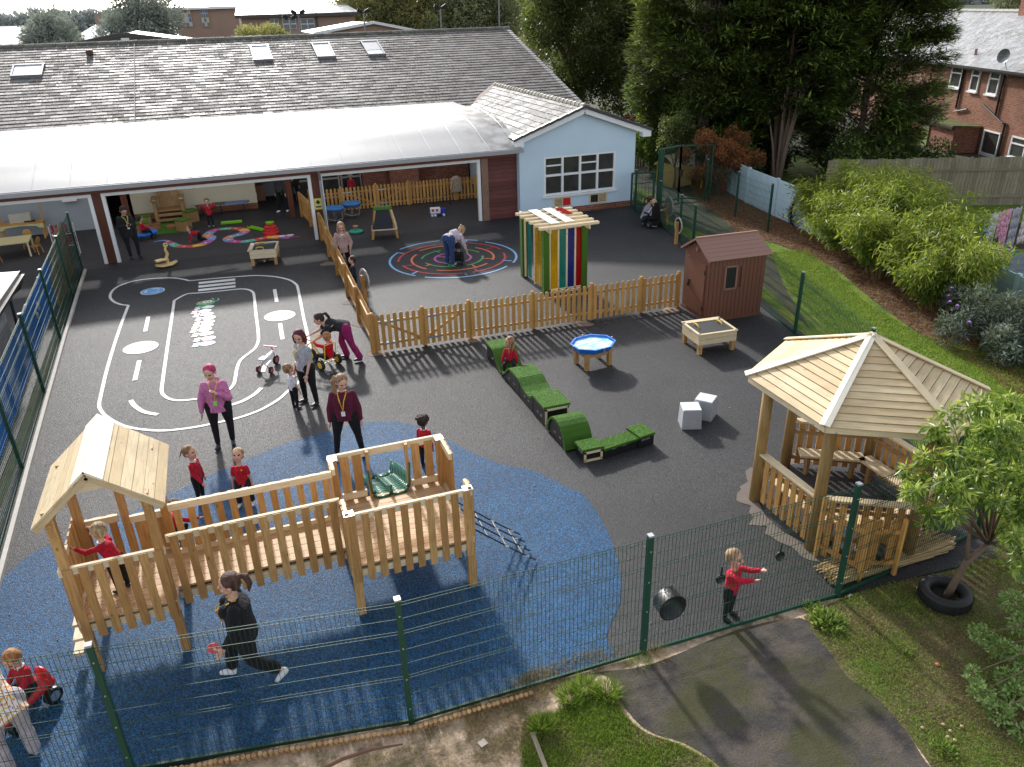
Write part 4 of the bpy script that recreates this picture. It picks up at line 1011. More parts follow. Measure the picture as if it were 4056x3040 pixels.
for k in range(6):
    a = 30+60*k; d = hexp(RE+.03, a, ZE+.03); T = V3((0, 0, ZA+.045))
    for s_ in (-1, 1):
        e2 = hexp(RE, a+60*s_, ZE); pr_ = (e2-hexp(RE, a, ZE)).normalized()
        nr_ = (T-d).cross(pr_).normalized(); 
        if nr_.z < 0: nr_ = -nr_
        mb = MB(); off = pr_*.055; mb.bar(d+off*.7+nr_*.01, T+off*.5+nr_*.01, .075, .02, nr_); Gb(mb, 'hip_board', plain('board_bleached', 0) if (a in (150, 210)) else W_TOP)
mb = MB()
for k in range(6): mb.bar(hexp(RE-.06, 30+60*k, ZE-.05), hexp(RE-.06, 90+60*k, ZE-.05), .03, .1)
Gb(mb, 'eaves_beam', W_TOP)
mb = MB()
for k in range(6):
    mb.bar(hexp(RP, 30+60*k, 2.12), hexp(RP, 90+60*k, 2.12), .06, .12); mb.bar(hexp(RP-.2, 30+60*k, 2.18), V3((0, 0, ZA-.12)), .05, .1)
Gb(mb, 'rafters', W_OAK)
for k, (a0, a1) in enumerate(((150, 210), (210, 270), (270, 330), (330, 390), (30, 90))):
    A, B = hexp(RP, a0), hexp(RP, a1); d = (B-A).normalized(); L = (B-A).length; nr = V3((d.y, -d.x, 0)); mb = MB(); n = 7
    hgt = .88
    for i in range(n):
        q = A+d*(.12+(L-.24)*(i+.5)/n)+nr*.0
        mb.bar(q+V3((0, 0, .06)), q+V3((0, 0, hgt)), .1, .02, nr)
    Gb(mb, 'slat_panel', W_PICK)
    mb = MB(); mb.bar(A+V3((0, 0, hgt+.02)), B+V3((0, 0, hgt+.02)), .13, .035); Gb(mb, 'handrail', W_TOP)
    mb = MB()
    for z in (.2, .7): mb.bar(A+V3((0, 0, z))-nr*.03, B+V3((0, 0, z))-nr*.03, .03, .07)
    Gb(mb, 'rail', W_OAK)
    ai = hexp(RP-.3, a0, .42); bi = hexp(RP-.3, a1, .42); mb = MB(); mb.bar(ai, bi, .28, .035); Gb(mb, 'bench_seat', W_TOP)
    for t_ in (.15, .85): mb = MB(); q = ai.lerp(bi, t_); mb.box((q.x, q.y, .2), (.07, .07, .4)); Gb(mb, 'bench_leg', W_OAK)
P = [(GX+1.62*math.cos(rad(a))*RN.uniform(.9, 1.07), GY+1.62*math.sin(rad(a))*RN.uniform(.92, 1.05)) for a in range(60, 300, 5)]
Q = [(GX+1.35*math.cos(rad(a)), GY+1.35*math.sin(rad(a))) for a in range(290, 50, -20)]
polygon_sheet('gazebo_footing', [(x, max(y, 6.6)) for x, y in P]+Q, .006, plain('mortar_wet', (.15, .125, .105), .9, var=.35, scale=4))
polygon_sheet('gazebo_floor', [(GX+1.35*math.cos(rad(a)), GY+1.35*math.sin(rad(a))) for a in range(0, 360, 30)], .010, speckle('chalky_floor', (.022, .02, .022), (.05, .045, .05), .4, .7, patch=(.2, .15, .19), scale=120))
# short picket fence leaning to the front fence
picket_fence('short new picket fence stub between gazebo and front mesh fence', (7.2, 7.25), (7.42, 6.5), h=1.0, posts=[0.05, .74], side=-1, pw=.05)
picket_fence('second short picket stub right of the tall green post', (7.5, 6.66), (7.95, 6.5), h=.92, posts=[0.03, .45], side=-1, pw=.05)

# ------------------------------------------------------------------ pergola with coloured panels
pg = empty('sensory_pergola', (8.48, 20.3, 0), 0, 'turf wrapped pergola with yellow, teal, blue and red clear panels', 'pergola')
def Pb(mb, name, mat, par=None, **k):
    o = mb.build(name, mat, pg, **k)
    if par: o.parent = par
    return o
X0, X1, Y0, Y1 = -.56, .6, -.82, .88
for x, y in ((X0, Y0), (X1, Y0), (X0, Y1), (X1, Y1)):
    mb = MB(); mb.box((x, y, .92), (.17, .17, 1.84)); Pb(mb, 'post', M_TURF)
mb = MB()
for x in (X0, X1): mb.bar((x, Y0-.38, 1.87), (x, Y1+.3, 1.87), .045, .1)
Pb(mb, 'beam', W_TOP)
for i in range(6):
    y = Y0-.25+i*.36; mb = MB()
    for dy in (-.045, .045): mb.bar((X0-.28, y+dy, 1.945), (X1+.32, y+dy, 1.945), .03, .07)
    Pb(mb, 'roof_slat', W_TOP)
cp = [(.75, .55, .03), (.05, .42, .36), (.05, .09, .42), (.6, .02, .03)]
ap = [acrylic('acrylic_%d' % i, c) for i, c in enumerate(cp)]
for i in range(4):
    x = X0+.13+i*.255; mb = MB(); mb.box((x+.115, Y0-.02, .97), (.2, .012, 1.72)); Pb(mb, 'colour_panel', ap[i])
mb = MB()
for i in range(5): mb.box((X0+.12+i*.255, Y0-.02, .95), (.045, .05, 1.8))
for z in (.08, 1.84): mb.box((.02, Y0-.02, z), (1.1, .05, .05))
Pb(mb, 'panel_frame', W_TOP)
for i, (y, c) in enumerate(((Y0+.3, 0), (Y0+.62, 0), (Y1-.5, 1))):
    mb = MB(); mb.box((X0-.01, y, .97), (.012, .26, 1.7)); Pb(mb, 'colour_panel', ap[c])
mb = MB()
for y in (Y0+.14, Y0+.78, Y1-.15): mb.box((X0-.01, y, .95), (.05, .045, 1.8))
Pb(mb, 'side_frame', W_TOP)
for i in range(3): mb = MB(); mb.box((X1, Y0+.35+i*.4, .97), (.012, .3, 1.7)); Pb(mb, 'colour_panel', ap[3-i])
clearp = acrylic('acrylic_clear', (.85, .9, .9))
for i, (x, m) in enumerate(((X0+.28, plain('panel_glare', (.88, .9, .9), .15, 0, .8, var=.03)), (X0+.72, plain('panel_glare', 0)), (X1-.1, ap[3]))):  # glare on the clear roof panels put into a white colour
    mb = MB(); mb.box((x, .0 if i < 2 else .35, 1.995), (.27 if i < 2 else .2, 1.7 if i < 2 else .8, .012)); Pb(mb, 'roof_panel', m)
# ------------------------------------------------------------------ brown shed
sd_ = empty('garden_shed', (11.62, 16.4, 0), rad(-3), 'brown plastic garden shed with ridged roof, small window and padlocked door', 'shed')
def Sb(mb, name, mat, par=None, **k):
    o = mb.build(name, mat, sd_, **k)
    if par: o.parent = par
    return o
PB = plain('shed_brown', (.155, .06, .035), .55, var=.08); PBL = plain('shed_brown_light', (.26, .135, .10), .5, var=.06)
WX, WY, SE, SR = .77, .63, 1.60, 1.96
mb = MB(); n = 14
for i in range(n):
    x = -WX+(i+.5)*2*WX/n
    if not (6 <= i <= 7): mb.box((x, -WY, SE/2+.02), (2*WX/n-.01, .035, SE))
    else: mb.box((x, -WY, .42), (2*WX/n-.01, .035, .84)); mb.box((x, -WY, 1.49), (2*WX/n-.01, .035, .24))
    mb.box((x, WY, SE/2+.02), (2*WX/n-.01, .035, SE))
n = 10
for i in range(n):
    y = -WY+(i+.5)*2*WY/n; hh = SE+(SR-SE)*(1-abs(y)/WY)*.92
    for x in (-WX, WX): mb.box((x, y, hh/2+.02), (.035, 2*WY/n-.01, hh))
mb.box((0, 0, .04), (2*WX+.06, 2*WY+.06, .08))
wl = Sb(mb, 'wall', PB)
mb = MB(); mb.box((0, 0, .75), (2*WX-.05, 2*WY-.05, 1.4)); Sb(mb, 'lining', PB, wl)
for sg in (-1, 1):
    mb = MB(); L = math.hypot(WY+.1, SR-SE+.05); an = math.atan2(SR-SE+.05, WY+.1)
    for k in range(6):
        t_ = (k+.5)/6; mb.box((0, sg*(WY+.1)*(1-t_), SE+(SR-SE+.05)*t_+.02), (2*WX+.16, L/6*1.06, .02), Matrix.Rotation(-sg*(an-.03), 3, 'X'))
    mb.bar((-WX-.09, sg*(WY+.1), SE), (-WX-.09, 0, SR+.05), .04, .05); mb.bar((WX+.09, sg*(WY+.1), SE), (WX+.09, 0, SR+.05), .04, .05)
    Sb(mb, 'roof', PBL)
mb = MB(); mb.bar((-WX-.1, 0, SR+.07), (WX+.1, 0, SR+.07), .08, .04); Sb(mb, 'ridge', PBL)
mb = MB(); x = -.2
for (dx, dz, sx, sz) in ((-.16, 1.12, .045, .6), (.16, 1.12, .045, .6), (0, .83, .36, .045), (0, 1.41, .36, .045)): mb.box((x+dx, -WY-.03, dz), (sx, .04, sz))
wf = Sb(mb, 'window', PBL); mb = MB(); mb.box((x, -WY-.024, 1.12), (.3, .012, .56)); Sb(mb, 'pane', P_DARK, wf)
mb = MB(); mb.box((-WX-.03, .0, .78), (.03, .92, 1.34)); dr = Sb(mb, 'door', PB)
mb = MB(); mb.box((-WX-.055, .28, .82), (.03, .06, .12)); mb.tube([(-WX-.07, .3, .7), (-WX-.07, .3, .78)], .025); Sb(mb, 'padlock', P_BLACK, dr)
mb = MB()
for z in (.3, 1.25): mb.box((-WX-.05, -.45, z), (.02, .03, .1))
Sb(mb, 'hinge', P_BLACK, dr)
mb = MB(); mb.tube([(-WX-.01, 0, 1.74), (-WX-.06, 0, 1.74)], .05, 12); Sb(mb, 'vent', PBL)

# ------------------------------------------------------------------ raised sand boxes
def planter(loc, rz_, label, board=False):
    r = empty('sand_table', loc, rz_, label, 'sand table')
    mb = MB()
    for x in (-.42, .42):
        for y in (-.36, .36): mb.box((x, y, .24), (.09, .09, .48))
    mb.build('leg', W_NEW, r)
    mb = MB()
    for z in (.30, .43):
        for y in (-.4, .4): mb.box((0, y, z), (.94, .025, .12))
        for x in (-.47, .47): mb.box((x, 0, z), (.025, .82, .12))
    mb.box((0, 0, .25), (.9, .78, .02)); mb.build('side_board', W_TOP, r)
    mb = MB()
    for (x, y, sx, sy) in ((0, -.4, .99, .06), (0, .4, .99, .14), (-.47, 0, .06, .82), (.47, 0, .06, .82)): mb.box((x, y, .5), (sx, sy, .02))
    mb.build('rim', W_TOP, r)
    mb = MB(); mb.box((0, -.03, .487), (.86, .68, .014)); mb.build('chalk_lid', plain('chalkboard', (.018, .019, .02), .7, var=.6, scale=8), r)
    for x in (-.3, .3):
        mb = MB(); mb.tube([(x, -.02, .495), (x, -.02, .54), (x, .03, .56), (x, .16, .56), (x, .21, .54), (x, .21, .495)], .014, 6); mb.build('handle', P_YEL, r)
    mb = MB(); mb.box((0, 0, .12), (.8, .05, .06)); mb.build('stretcher', W_NEW, r)
    return r
planter((10.02, 14.48, 0), rad(-4), 'raised timber sand table with black lid in front of the brown shed')
planter((.75, 26.2, 0), rad(80), 'raised timber sand table with black lid beside the picket fence near the painted snake')
# ------------------------------------------------------------------ water tray
r = empty('water_tray', (7.08, 14.62, 0), rad(8), 'bright blue octagonal water tray on a timber stand', 'water tray')
oc = lambda rx, ry, c=.42: [(rx, -ry*c), (rx, ry*c), (rx*c, ry), (-rx*c, ry), (-rx, ry*c), (-rx, -ry*c), (-rx*c, -ry), (rx*c, -ry)]
mb = MB()
rings = [(.44, .34, .40), (.47, .40, .48), (.50, .43, .54), (.46, .39, .54), (.44, .36, .47), (.0, .0, .47)]
rg = [[V3((x, y, z)) for x, y in oc(a, b)] if a else [V3((0, 0, z))]*8 for a, b, z in rings]
for A, B in zip(rg[:-1], rg[1:]):
    for i in range(8): mb.face([A[i], A[(i+1) % 8], B[(i+1) % 8], B[i]], None, .5)
mb.face(rg[0][::-1], None, .5); mb.build('tray', P_BLUE, r)
mb = MB(); mb.face([V3((x, y, .5)) for x, y in oc(.45, .375)], None, .5)
wt = NT('tray_water'); mb.build('water', wt.done(wt.bsdf(wt.mix((.12, .42, .85), (.62, .8, .95), wt.ramp(wt.noise(wt.mapping(obj_co(wt), (2, 5, 1)), 2, 3), [(.4, 0), (.62, 1)])), .08, 0, .8)), r)
mb = MB()
for x in (-.3, .3):
    for y in (-.22, .22): mb.box((x, y, .2), (.09, .09, .4))
mb.build('leg', W_NEW, r)
mb = MB()
for y in (-.22, .22): mb.box((0, y, .33), (.52, .04, .1))
for x in (-.3, .3): mb.box((x, 0, .33), (.04, .38, .1))
mb.build('frame', W_NEW, r)
mb = MB()
for x, y in ((-.51, 0), (.51, 0), (0, .44), (0, -.44)): mb.box((x, y, .5), (.035, .035, .12))
mb.build('clip', P_STEEL, r)
# ------------------------------------------------------------------ turf balance blocks
def block_side(name, loc, rz_, label, prof2, w_=.5, front=None, cat='balance block', wood_face=False, turf_over=.03):
    """profile [(s,z)] extruded along local x; s runs along local y"""
    r = empty(name, loc, rz_, label, cat, 'turf topped balance blocks')
    mb = MB(); n = len(prof2)
    for sx in (-1, 1):
        x = sx*w_/2; pts = [(x, s, z-.03) for s, z in prof2]+[(x, prof2[-1][0], 0.01), (x, prof2[0][0], 0.01)]
        mb.face(pts if sx > 0 else pts[::-1])
    for s, z, f in ((prof2[0][0], prof2[0][1], -1), (prof2[-1][0], prof2[-1][1], 1)):
        q = [(-w_/2, s, .01), (w_/2, s, .01), (w_/2, s, z-.03), (-w_/2, s, z-.03)]; mb.face(q if f < 0 else q[::-1])
    mb.build('body', P_BLACK, r)
    mb = MB()
    for (a, za), (b, zb) in zip(prof2[:-1], prof2[1:]):
        d = V3((0, b-a, zb-za)); c_ = V3((0, (a+b)/2, (za+zb)/2)); mb.box(c_, (w_+turf_over*2, d.length+.012, .045), Matrix.Rotation(math.atan2(d.z, d.y), 3, 'X'), rnd=.5)
    t_ = mb.build('turf_top', M_TURF, r, smooth=False)
    # fringe of artificial grass
    N = int(900*(prof2[-1][0]-prof2[0][0])/.5); ss = NR.uniform(prof2[0][0], prof2[-1][0], N); zz = np.interp(ss, [p[0] for p in prof2], [p[1] for p in prof2])
    Pn = np.stack([NR.uniform(-w_/2-.03, w_/2+.03, N), ss, zz+.012], 1); D = NR.normal(size=(N, 3))*.6; D[:, 2] = np.abs(D[:, 2])+.5
    leaves('turf_blades', Pn, D, unit(N), .028, .006, F_TURF, t_)
    if wood_face:
        mb = MB(); s = prof2[0][0]; z = prof2[0][1]
        for (x, zz_, sx, sz) in ((-w_/2+.02, z/2, .04, z-.06), (w_/2-.02, z/2, .04, z-.06), (0, .03, w_, .04), (0, z-.05, w_, .04)): mb.box((x, s-.012, zz_), (sx, .02, sz))
        mb.build('timber_edge', W_TOP, r)
    mb = MB()
    for t0 in (.3, .6):
        s = prof2[0][0]+(prof2[-1][0]-prof2[0][0])*t0
        for sx in (-1, 1): mb.box((sx*(w_/2+.003), s, .16), (.006, .09, .035))
    mb.build('hand_hole', P_GREY, r)
    return r
F_TURF = foliage('turf_blade', [(0, (.03, .12, .008)), (1, (.13, .34, .03))], .6, .3)
def curve_fn(a, b, za, zb, n=8, kind='s'):
    o = []
    for i in range(n+1):
        t_ = i/n; k = (1-math.cos(math.pi*t_))/2 if kind == 's' else (1-math.cos(math.pi*t_/2) if kind == 'cv' else math.sin(math.pi*t_/2))
        o.append((a+(b-a)*t_, za+(zb-za)*k))
    return o
block_side('balance_block', (5.22, 0, 0), 0, 'farthest turf block with flat top and concave slope where the girl sits', [(14.82, .08)]+curve_fn(14.95, 15.45, .12, .42, 8)+[(15.85, .42)])
block_side('balance_block', (5.22, 0, 0), 0, 'turf block curving up to a flat top, just in front of the sitting girl', [(13.72, .42), (14.2, .42)]+curve_fn(14.2, 14.74, .42, .12, 8)[1:])
block_side('balance_block', (5.22, 0, 0), 0, 'hollow curved turf block in the middle of the long row', curve_fn(12.95, 13.7, .36, .42, 1)[:1]+[(13.0, .33), (13.12, .29), (13.3, .29), (13.48, .33), (13.6, .38), (13.7, .42)])
block_side('balance_block', (5.22, 0, 0), 0, 'flat square turf box with an open timber framed end', [(12.3, .42), (12.92, .42)], wood_face=True)
block_side('balance_block', (5.22, 0, 0), 0, 'high arched turf hump next to the small corner box', [(11.3+.42-.42*math.cos(math.pi*i/12), .04+.42*math.sin(math.pi*i/12)) for i in range(13)])
block_side('balance_block', (5.3, 0, 0), 0, 'small low turf box with timber end at the corner of the row', [(10.84, .24), (11.18, .24)], w_=.36, wood_face=True)
block_side('balance_block', (5.85, 11.0, 0), rad(-81), 'long low narrow turf beam with black perforated sides', [(-.38, .2), (.38, .2)], w_=.26)
block_side('balance_block', (6.38, 11.1, 0), rad(-81), 'small turf topped box at the right hand end of the low beam', [(-.16, .24), (.18, .24)], w_=.36)
# grey cubes
def cube(loc, rz_, tilt, label):
    r = empty('play_cube', loc, rz_, label, 'cube', 'grey mirror play cubes'); mb = MB(); mb.box((0, 0, .2), (.38, .38, .40), Matrix.Rotation(tilt, 3, 'Y'), taper=.92); mb.build('shell', plain('cube_grey', (.42, .44, .47), .35, .15), r, bevel=.006)
    mb = MB(); mb.box((0, 0, .405), (.335, .335, .012), Matrix.Rotation(tilt, 3, 'Y')); mb.build('top_panel', plain('cube_top', (.66, .68, .7), .25), r)
    return r
cube((7.58, 11.32, 0), rad(-20), 0, 'grey play cube with splayed sides, nearer to the gazebo blocks on the left'); cube((8.04, 11.52, 0), rad(40), 0, 'grey play cube turned cornerwise on the right of its twin')
# ------------------------------------------------------------------ pots on the front fence
def pot(p, r_, label, deep=False):
    root = empty('hanging_pan', p, 0, label, 'pan'); mb = MB(); R = Matrix.Rotation(rad(90), 3, 'X')
    if deep: mb.lathe([(0, -.1), (r_*.95, -.1), (r_, -.07), (r_, .1), (r_+.015, .11), (r_-.012, .11), (r_-.015, -.07), (0, -.08)], 24, rot=R)
    else: mb.lathe([(0, -.012), (r_*.9, -.012), (r_, .012), (r_-.008, .014), (r_*.88, -.002), (0, 0)], 20, rot=R)
    mb.build('bowl', P_BLACK, root, smooth=True)
    mb = MB()
    if deep:
        for s_ in (-1, 1): mb.tube([(-.05, .03, s_*r_), (-.05, .03, s_*(r_+.05)), (.05, .03, s_*(r_+.05)), (.05, .03, s_*r_)], .008, 6)
    else: mb.bar((0, 0, r_*.9), (.01, 0, r_+.11), .022, .01, (0, 1, 0))
    mb.build('handle', P_BLACK, root)
pot((4.28, 6.52, .62), .175, 'big black cooking pot hung on the front fence left of the boy', True)
pot((4.98, 6.47, .82), .07, 'small black frying pan hung on the fence just left of the boy')
pot((5.86, 6.47, .92), .07, 'small black frying pan hung on the fence right of the boy')
# ------------------------------------------------------------------ people
def remesh(mb, name, mats, parent, vox, sm=3, fac=.5):
    me = bpy.data.meshes.new('tmp'); me.from_pydata(mb.v, [], mb.f); ob = bpy.data.objects.new('tmp', me); COL.objects.link(ob)
    m = ob.modifiers.new('r', 'REMESH'); m.mode = 'VOXEL'; m.voxel_size = vox; m.use_smooth_shade = True
    s = ob.modifiers.new('s', 'SMOOTH'); s.factor = fac; s.iterations = sm
    dg = bpy.context.evaluated_depsgraph_get(); ev = ob.evaluated_get(dg); out = bpy.data.meshes.new_from_object(ev)
    bpy.data.objects.remove(ob); bpy.data.meshes.remove(me)
    out.name = name; out.materials.clear()
    for x in (mats if isinstance(mats, (list, tuple)) else [mats]): out.materials.append(x)
    o = bpy.data.objects.new(name, out); COL.objects.link(o); o.parent = parent
    return o
def cap(mb, a, b, ra, rb, n=10):
    a = V3(a); b = V3(b); mb.tube([a, b], [ra, rb], n); mb.ell(a, (ra,)*3, n=n, k=6); mb.ell(b, (rb,)*3, n=n, k=6)
skinm = {}
def skin(tone):
    if tone not in skinm: skinm[tone] = plain('skin_'+tone, {'fair': (.62, .36, .26), 'pale': (.68, .43, .33), 'brown': (.20, .095, .055)}[tone], .5, var=.06, bump=.05, Subsurface_Weight=.08)
    return skinm[tone]
def n3(v): return V3(v).normalized()
HANG = ((.12, .02, -1), (.06, .18, -1))
def person(label, foot, h, yaw, top, legs, hair, shoes=(.02, .02, .022), tone='fair', ra=HANG, la=HANG, rl=((.04, 0, -1), (.0, -.04, -1)), ll=((.04, 0, -1), (.0, -.04, -1)),
           lean=0.0, side=0.0, hyaw=0.0, hpitch=0.0, hair_style='short', sleeve='long', hem=0.0, build=1.0, pelvis=None, collar=None, child=False, top_mat=None, leg_mat=None, gape=None, extra=None, vox=None, bend=0.0, group=None):
    """all directions in the body's frame: x right, y forward, z up; ra/la = (upper arm, forearm), rl/ll = (thigh, shin)"""
    root = empty('person', (foot[0], foot[1], foot[2] if len(foot) > 2 else 0), yaw, label, 'person', group)
    hh = h*(.222 if child else .163)          # head height
    k = h
    TH, SH = k*(.215 if child else .243), k*(.205 if child else .235); ank = k*.045
    UA, FA, HD = k*.165, k*.145, k*(.085 if child else .095)
    TL = k*(.265 if child else .275)
    bw = build
    vox = vox or (.0105 if not child else .0085)
    bw = bw*1.12; hipw = k*.054*bw
    J = {}
    sgn = {'r': 1, 'l': -1}
    def sd(v, s): v = V3(v); return V3((v.x*s, v.y, v.z)).normalized()
    # pelvis height from the lower foot
    pz = None
    for s, L in (('r', rl), ('l', ll)):
        t_ = sd(L[0], sgn[s])*TH+sd(L[1], sgn[s])*SH; z = -t_.z+ank; pz = z if pz is None else max(pz, z)
    pel = V3(pelvis) if pelvis is not None else V3((0, 0, pz))
    for s, L in (('r', rl), ('l', ll)):
        q = sgn[s]; J['hip'+s] = pel+V3((q*hipw, 0, 0)); J['kn'+s] = J['hip'+s]+sd(L[0], q)*TH; J['an'+s] = J['kn'+s]+sd(L[1], q)*SH
    up = n3((side, math.sin(lean), math.cos(lean))); up2 = n3((side*1.3, math.sin(lean+bend), math.cos(lean+bend)))
    waist = pel+up*(TL*.38); chest = waist+up2*(TL*.42); neck = chest+up2*(TL*.28)
    shw = k*(.088 if child else .088)*bw**.5
    for s, A in (('r', ra), ('l', la)):
        q = sgn[s]; J['sh'+s] = chest+up2*(TL*.09)+V3((q*shw, 0, 0)); J['el'+s] = J['sh'+s]+sd(A[0], q)*UA; J['wr'+s] = J['el'+s]+sd(A[1], q)*FA
        J['hd'+s] = sd(A[2] if len(A) > 2 else A[1], q)
    Rh = Matrix.Rotation(hyaw, 3, 'Z') @ Matrix.Rotation(hpitch, 3, 'X')
    hup = (Rh @ V3((0, 0, 1)))
    hc = neck+n3(up2*.6+hup*.4)*(hh*.18)+hup*(hh*.5)
    H = lambda x, y, z: hc+Rh @ V3((x*hh, y*hh, z*hh))
    rings = lambda mb, P, R: mb.tube(P, R, 14, up=(0, 1, 0.001))
    # body (skin)
    b = MB()
    b.ell(H(0, -.03, .1), (.37*hh, .43*hh, .41*hh), Rh, 16, 10); b.ell(H(0, .09, -.2), (.27*hh, .30*hh, .29*hh), Rh, 14, 8); b.ell(H(0, .2, -.4), (.12*hh, .12*hh, .1*hh), Rh, 8, 6)
    b.tube([H(0, .36, .06), H(0, .44, -.1), H(0, .36, -.14)], [.035*hh, .075*hh, .05*hh], 6)
    for s in (-1, 1): b.ell(H(s*.37, -.04, -.04), (.05*hh, .09*hh, .13*hh), Rh, 8, 6); b.ell(H(s*.2, .27, -.12), (.1*hh, .1*hh, .1*hh), Rh, 8, 6)
    b.ell(H(0, .36, -.27), (.1*hh, .05*hh, .04*hh), Rh, 8, 6)
    nr = k*.030*(1.1 if child else 1)
    cap(b, H(0, -.08, -.25), neck-up2*.03*k, nr, nr*1.15)
    b.tube([pel, waist, chest, neck], [(k*.06*bw, k*.045*bw), (k*.05*bw, k*.04*bw), (k*.065*bw, k*.042*bw), (k*.03, k*.03)], 12)
    for s in 'rl':
        q = sgn[s]
        cap(b, J['sh'+s], J['el'+s], k*.026*bw**.5, k*.021); cap(b, J['el'+s], J['wr'+s], k*.021, k*.0145)
        cap(b, J['hip'+s], J['kn'+s], k*.042, k*.027); cap(b, J['kn'+s], J['an'+s], k*.027, k*.019)
        # hand with four fingers and a thumb
        d = J['hd'+s]; wr = J['wr'+s]; _, sx, un = frame_of(d, (0, 1, .2))
        if abs(d.z) > .6: sx = V3((0, 1, 0))-d*d.y; sx.normalize(); un = sx.cross(d)*1.0
        pm = wr+d*(HD*.42); Rm = Matrix((sx, un, d)).transposed(); b.ell(pm, (HD*.27, HD*.13, HD*.36), Rm, 10, 6)
        for i, (o, ln) in enumerate(((-.19, .40), (-.065, .48), (.06, .46), (.18, .34))):
            p0 = wr+d*(HD*.66)+sx*(HD*o); p1 = p0+(d+un*.16*(-q))*(HD*ln*.5); p2 = p1+(d*.8+un*.55*(-q))*(HD*ln*.5); b.tube([p0, p1, p2], [HD*.065, HD*.06, HD*.045], 6)
        p0 = wr+d*(HD*.2)+sx*(HD*.2); p1 = p0+(d*.7+sx*.75)*(HD*.26); b.tube([p0, p1, p1+d*(HD*.2)], [HD*.08, HD*.07, HD*.055], 6)
    bo = remesh(b, 'body', [skin(tone), plain('eye_dark', (.03, .02, .018), .3, bump=0), plain('lip_rose', (.42, .13, .11), .5, bump=0)], root, vox*.75 if not child else vox*.8, 2, .5)
    eyes = [H(s*.16, .36, .03) for s in (-1, 1)]; mouth = H(0, .38, -.27)
    co = np.empty(len(bo.data.polygons)*3); bo.data.polygons.foreach_get('center', co); co = co.reshape(-1, 3); mi = np.zeros(len(co), dtype=np.int32)
    for e in eyes: mi[np.linalg.norm((co-np.array(e))*np.array([.8, .8, 1.4]), axis=1) < .072*hh*1.1] = 1
    mi[np.linalg.norm((co-np.array(mouth))*np.array([.6, .8, 1.8]), axis=1) < .075*hh] = 2
    bo.data.polygons.foreach_set('material_index', mi)
    # top
    tm = top_mat or cloth('cloth_%02x%02x%02x' % tuple(int(min(1, c)*255) for c in top), top)
    b = MB(); loose = 1.0
    hz = pel-up*(k*(.038+hem))
    rings(b, [hz, pel+up*.03*k, waist, chest, chest+up2*(TL*.16), neck-up2*(.01*k)], [(k*.094*bw, k*.070*bw), (k*.094*bw, k*.070*bw), (k*.084*bw, k*.066*bw), (k*.092*bw, k*.070*bw), (k*.074*bw**.5, k*.050), (k*.036, k*.034)])
    if not child and hair_style in ('long', 'pony', 'curly_long', 'bun'): 
        for s in (-1, 1): b.ell(chest+V3((s*k*.036*bw, 0, 0))+n3(up2.cross(V3((1, 0, 0))))*(k*.045*bw), (k*.036*bw, k*.032*bw, k*.036*bw), n=10, k=6)
    for s in 'rl':
        sh, el, wr = J['sh'+s], J['el'+s], J['wr'+s]
        if sleeve == 'long': cap(b, sh, el, k*.036*bw**.5, k*.034*bw**.5); cap(b, el, el.lerp(wr, .93), k*.036*bw**.5, k*.026)
        elif sleeve == 'short': cap(b, sh, sh.lerp(el, .62), k*.038*bw**.5, k*.036)
        else: cap(b, sh, sh.lerp(el, .2), k*.036, k*.034)
    to = remesh(b, 'jumper' if sleeve == 'long' else 'shirt', tm, root, vox, 3, .5)
    if collar:
        b = MB(); c0 = neck-up2*.004*k
        for i in range(10): 
            a = 2*math.pi*i/10; b.ell(c0+V3((math.cos(a)*k*.04, math.sin(a)*k*.038, 0)), (k*.016, k*.016, k*.011), n=6, k=4)
        f_ = n3(up2.cross(V3((1, 0, 0))))
        b.ell(c0+f_*(.045*k)+V3((.018*k, 0, -.014*k)), (.014*k, .008*k, .018*k), n=6, k=4); b.ell(c0+f_*(.045*k)+V3((-.018*k, 0, -.014*k)), (.014*k, .008*k, .018*k), n=6, k=4)
        remesh(b, 'collar', cloth('cloth_white', (.8, .8, .8)), root, vox*.8, 1)
    # trousers
    b = MB(); lm = leg_mat or cloth('cloth_%02x%02x%02x' % tuple(int(min(1, c)*255) for c in legs), legs)
    b.tube([pel-V3((0, 0, k*.045)), pel, pel+up*(k*.06)], [(k*.086*bw, k*.064*bw), (k*.090*bw, k*.067*bw), (k*.076*bw, k*.06*bw)], 14, up=(0, 1, .001))
    wide = 1.25 if gape else 1.0
    for s in 'rl':
        hp, kn, an = J['hip'+s], J['kn'+s], J['an'+s]
        cap(b, hp, kn, k*.060*bw, k*.042*(1+.3*(wide-1))); cap(b, kn, kn.lerp(an, .92 if gape != 'crop' else .75), k*.042*(1+.3*(wide-1)), k*(.030*wide**2))
        cap(b, kn.lerp(hp, -.05), kn.lerp(an, .35), k*.040, k*.040*wide)
    remesh(b, 'trousers', lm, root, vox, 3, .5)
    # shoes
    for s in 'rl':
        an = J['an'+s]; q = sgn[s]; shin = n3(J['an'+s]-J['kn'+s]); fwd = V3((q*.12, 1, 0)); 
        fd = fwd-shin*fwd.dot(shin)*.85; fd.normalize()
        if an.z < ank*1.6: fd = V3((q*.15, 1, 0)).normalized()
        b = MB(); dn = V3((0, 0, -1)) if an.z < ank*1.6 else n3(shin-fd*shin.dot(fd))
        base = an+dn*(ank*.45); lf = k*(.068)
        b.tube([base-fd*(k*.024), base, base+fd*lf, base+fd*(lf*1.45)], [(k*.02, ank*.5), (k*.024, ank*.62), (k*.024, ank*.42), (k*.015, ank*.3)], 10, up=tuple(-dn)); cap(b, an, base, k*.021, k*.022)
        remesh(b, 'shoe', plain('shoe_%02x%02x%02x' % tuple(int(min(1, c)*255) for c in shoes), shoes, .45), root, vox*.9, 1)
